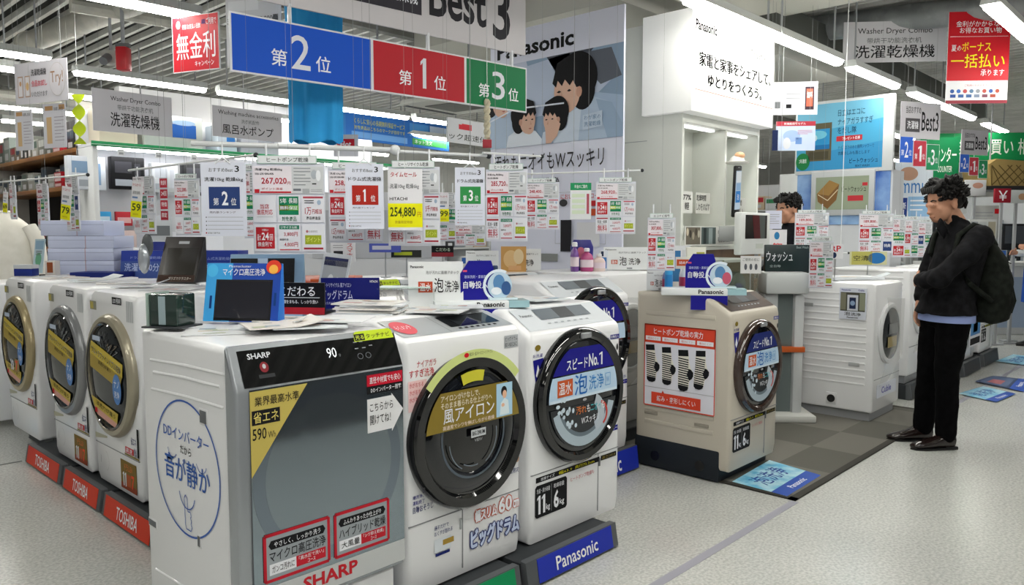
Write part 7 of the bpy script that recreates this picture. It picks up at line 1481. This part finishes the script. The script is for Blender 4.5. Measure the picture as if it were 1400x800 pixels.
o = b.build('trousers', man, smooth=70); remesh(o, .009, 5); dm = o.modifiers.new('wrinkle', 'DISPLACE'); dm.texture = tx; dm.strength = .014
SHM = M('#1a0f0d', .18, coat=.5)
shoe(man, (LA[0]-.03, LA[1]+.0, 0), .02, SHM, BLACK); shoe(man, (RA[0]-.03, RA[1]-.0, 0), -.12, SHM, BLACK)
# backpack worn by the man
BP = noisy('backpack_nylon', '#10130f', '#1c201b', 22, .8, bump=.2, spec=.15)
bp = thing('backpack', 'black soft backpack hanging on the standing man', 'backpack', (mp.x, mp.y, 0), FACE+.06)
b = MB().loft([((-.275, .05, .83), (.06, 0, 0), (0, .10, 0)), ((-.29, .05, .86), (.105, 0, 0), (0, .15, 0)), ((-.295, .05, .98), (.118, 0, 0), (0, .175, 0)), ((-.285, .05, 1.12), (.11, 0, 0), (0, .17, 0)), ((-.265, .05, 1.25), (.095, 0, 0), (0, .145, 0)), ((-.245, .04, 1.35), (.05, 0, 0), (0, .10, 0)), ((-.24, .03, 1.38), (.03, 0, 0), (0, .06, 0))], BP, 28)
o = b.build('bag_body', bp, smooth=70); remesh(o, .012, 4); dm = o.modifiers.new('wrinkle', 'DISPLACE'); dm.texture = tx; dm.strength = .03
MB().loft([((-.375, .05, .90), (.03, 0, 0), (0, .11, 0)), ((-.39, .05, .98), (.035, 0, 0), (0, .12, 0)), ((-.365, .05, 1.10), (.03, 0, 0), (0, .11, 0))], BP, 18).build('front_pocket', bp, smooth=70)
for y in (.125, -.125): MB().tube([(-.27, y, 1.33), (-.20, y+.01, 1.44), (-.11, y+.01, 1.465), (-.01, y+.02, 1.40), (.02, y+.03, 1.28), (-.06, y+.06, 1.10), (-.22, y+.06, .98)], .017, BP, 8).build('shoulder_strap', bp, smooth=70)
MB().tube([(-.24, .0, 1.36), (-.255, .04, 1.42), (-.24, .08, 1.36)], .009, BP, 8).build('carry_loop', bp); MB().tube([(-.32, -.10, 1.22), (-.375, .05, 1.24), (-.33, .19, 1.22)], .004, M('#3a3d38', .4), 6).build('zip', bp)
# ---- shopper in a dark jacket behind the cards (only the upper body shows)
def simple_person(name, label, x, y, yaw, s, jacket, trousers, hairseed, arm=None, sleeve=None, apron=None):
    t = thing(name, label, 'person', (x, y, 0), yaw); b = MB()
    for y_ in (.085, -.085): limb(b, [(0, y_*s, .90*s), (.02, y_*s, .48*s), (-.02, y_*s, .08*s)], [.080*s, .055*s, .038*s], SKIN)
    b.loft([((0, 0, .86*s), (.10*s, 0, 0), (0, .15*s, 0)), ((0, 0, 1.05*s), (.10*s, 0, 0), (0, .14*s, 0)), ((-.01, 0, 1.28*s), (.11*s, 0, 0), (0, .16*s, 0)), ((-.02, 0, 1.40*s), (.08*s, 0, 0), (0, .15*s, 0)), ((-.02, 0, 1.46*s), (.06*s, 0, 0), (0, .08*s, 0))], SKIN, 20)
    limb(b, [(-.02, 0, 1.44*s), (.0, 0, 1.54*s)], [.058*s, .054*s], SKIN)
    arms = arm or [((-.02, .19*s, 1.39*s), (.0, .24*s, 1.12*s), (.16, .20*s, .98*s)), ((-.02, -.19*s, 1.39*s), (.0, -.24*s, 1.12*s), (.16, -.20*s, .98*s))]
    for sh, el, wr in arms:
        limb(b, [sh, el, wr], [.05*s, .04*s, .03*s], SKIN); d = Vector(wr)-Vector(el); hand(b, wr, d, (0, -1 if sh[1] > 0 else 1, -.3), SKIN, .5, s, 1 if sh[1] > 0 else -1)
    P, rt = head(b, (.03, 0, 1.62*s), 1.08*s, SKIN, .10)
    o = b.build('body', t, smooth=70); remesh(o, .008, 4); face_details(t, P, rt, 1.08*s); hair_cap(t, P, 1.08*s, .012, hairseed)
    b = MB().loft([((0, 0, .86*s), (.14*s, 0, 0), (0, .19*s, 0)), ((0, 0, 1.05*s), (.135*s, 0, 0), (0, .18*s, 0)), ((-.01, 0, 1.28*s), (.14*s, 0, 0), (0, .195*s, 0)), ((-.02, 0, 1.40*s), (.11*s, 0, 0), (0, .19*s, 0)), ((-.02, 0, 1.46*s), (.08*s, 0, 0), (0, .10*s, 0)), ((-.01, 0, 1.50*s), (.068*s, 0, 0), (0, .068*s, 0))], jacket, 24)
    for sh, el, wr in arms: limb(b, [sh, el, Vector(el)*.12+Vector(wr)*.88], [.072*s, .06*s, .046*s], jacket)
    o = b.build('jacket' if not apron else 'shirt', t, smooth=70); remesh(o, .01, 4); dm = o.modifiers.new('wrinkle', 'DISPLACE'); dm.texture = tx; dm.strength = .015
    b = MB().loft([((0, 0, .80*s), (.115*s, 0, 0), (0, .165*s, 0)), ((0, 0, .92*s), (.118*s, 0, 0), (0, .165*s, 0))], trousers, 20)
    for y_ in (.085, -.085): limb(b, [(0, y_*s, .85*s), (.02, y_*s, .48*s), (-.015, y_*s, .10*s)], [.100*s, .072*s, .060*s], trousers)
    o = b.build('trousers', t, smooth=70); remesh(o, .01, 4)
    if apron: MB().loft([((.01, 0, .55*s), (.185*s, 0, 0), (0, .225*s, 0)), ((.01, 0, .95*s), (.17*s, 0, 0), (0, .215*s, 0)), ((.01, 0, 1.04*s), (.165*s, 0, 0), (0, .21*s, 0))], apron, 24).build('apron', t, smooth=70)
    for y_ in (.085, -.085): shoe(t, (-.05, y_*s, 0), .05*(1 if y_ > 0 else -1), BLACK, BLACK)
    return t
c = atd(1080, 300, 7.0)
simple_person('person', 'person with black hair in a dark jacket, half hidden behind the right price cards', c.x, c.y, FACE+.35, 1.0, noisy('dark_jacket', '#0f1013', '#1a1b20', 12, .85, spec=.1), TR, 8)
c = atz(1398, 474, 0)+_r*.2
simple_person('person', 'person in white shirt, blue apron and dark trousers at the right frame edge', c.x, c.y, FACE+.1, 1.0, noisy('white_shirt_cloth', '#cdd0d2', '#dcdee0', 9, .8), TR, 12, arm=[((-.02, .19, 1.39), (.06, .24, 1.17), (.31, .20, 1.22)), ((-.02, -.19, 1.39), (.02, -.24, 1.14), (.24, -.16, 1.16))], apron=M('#1f4fa8', .7))
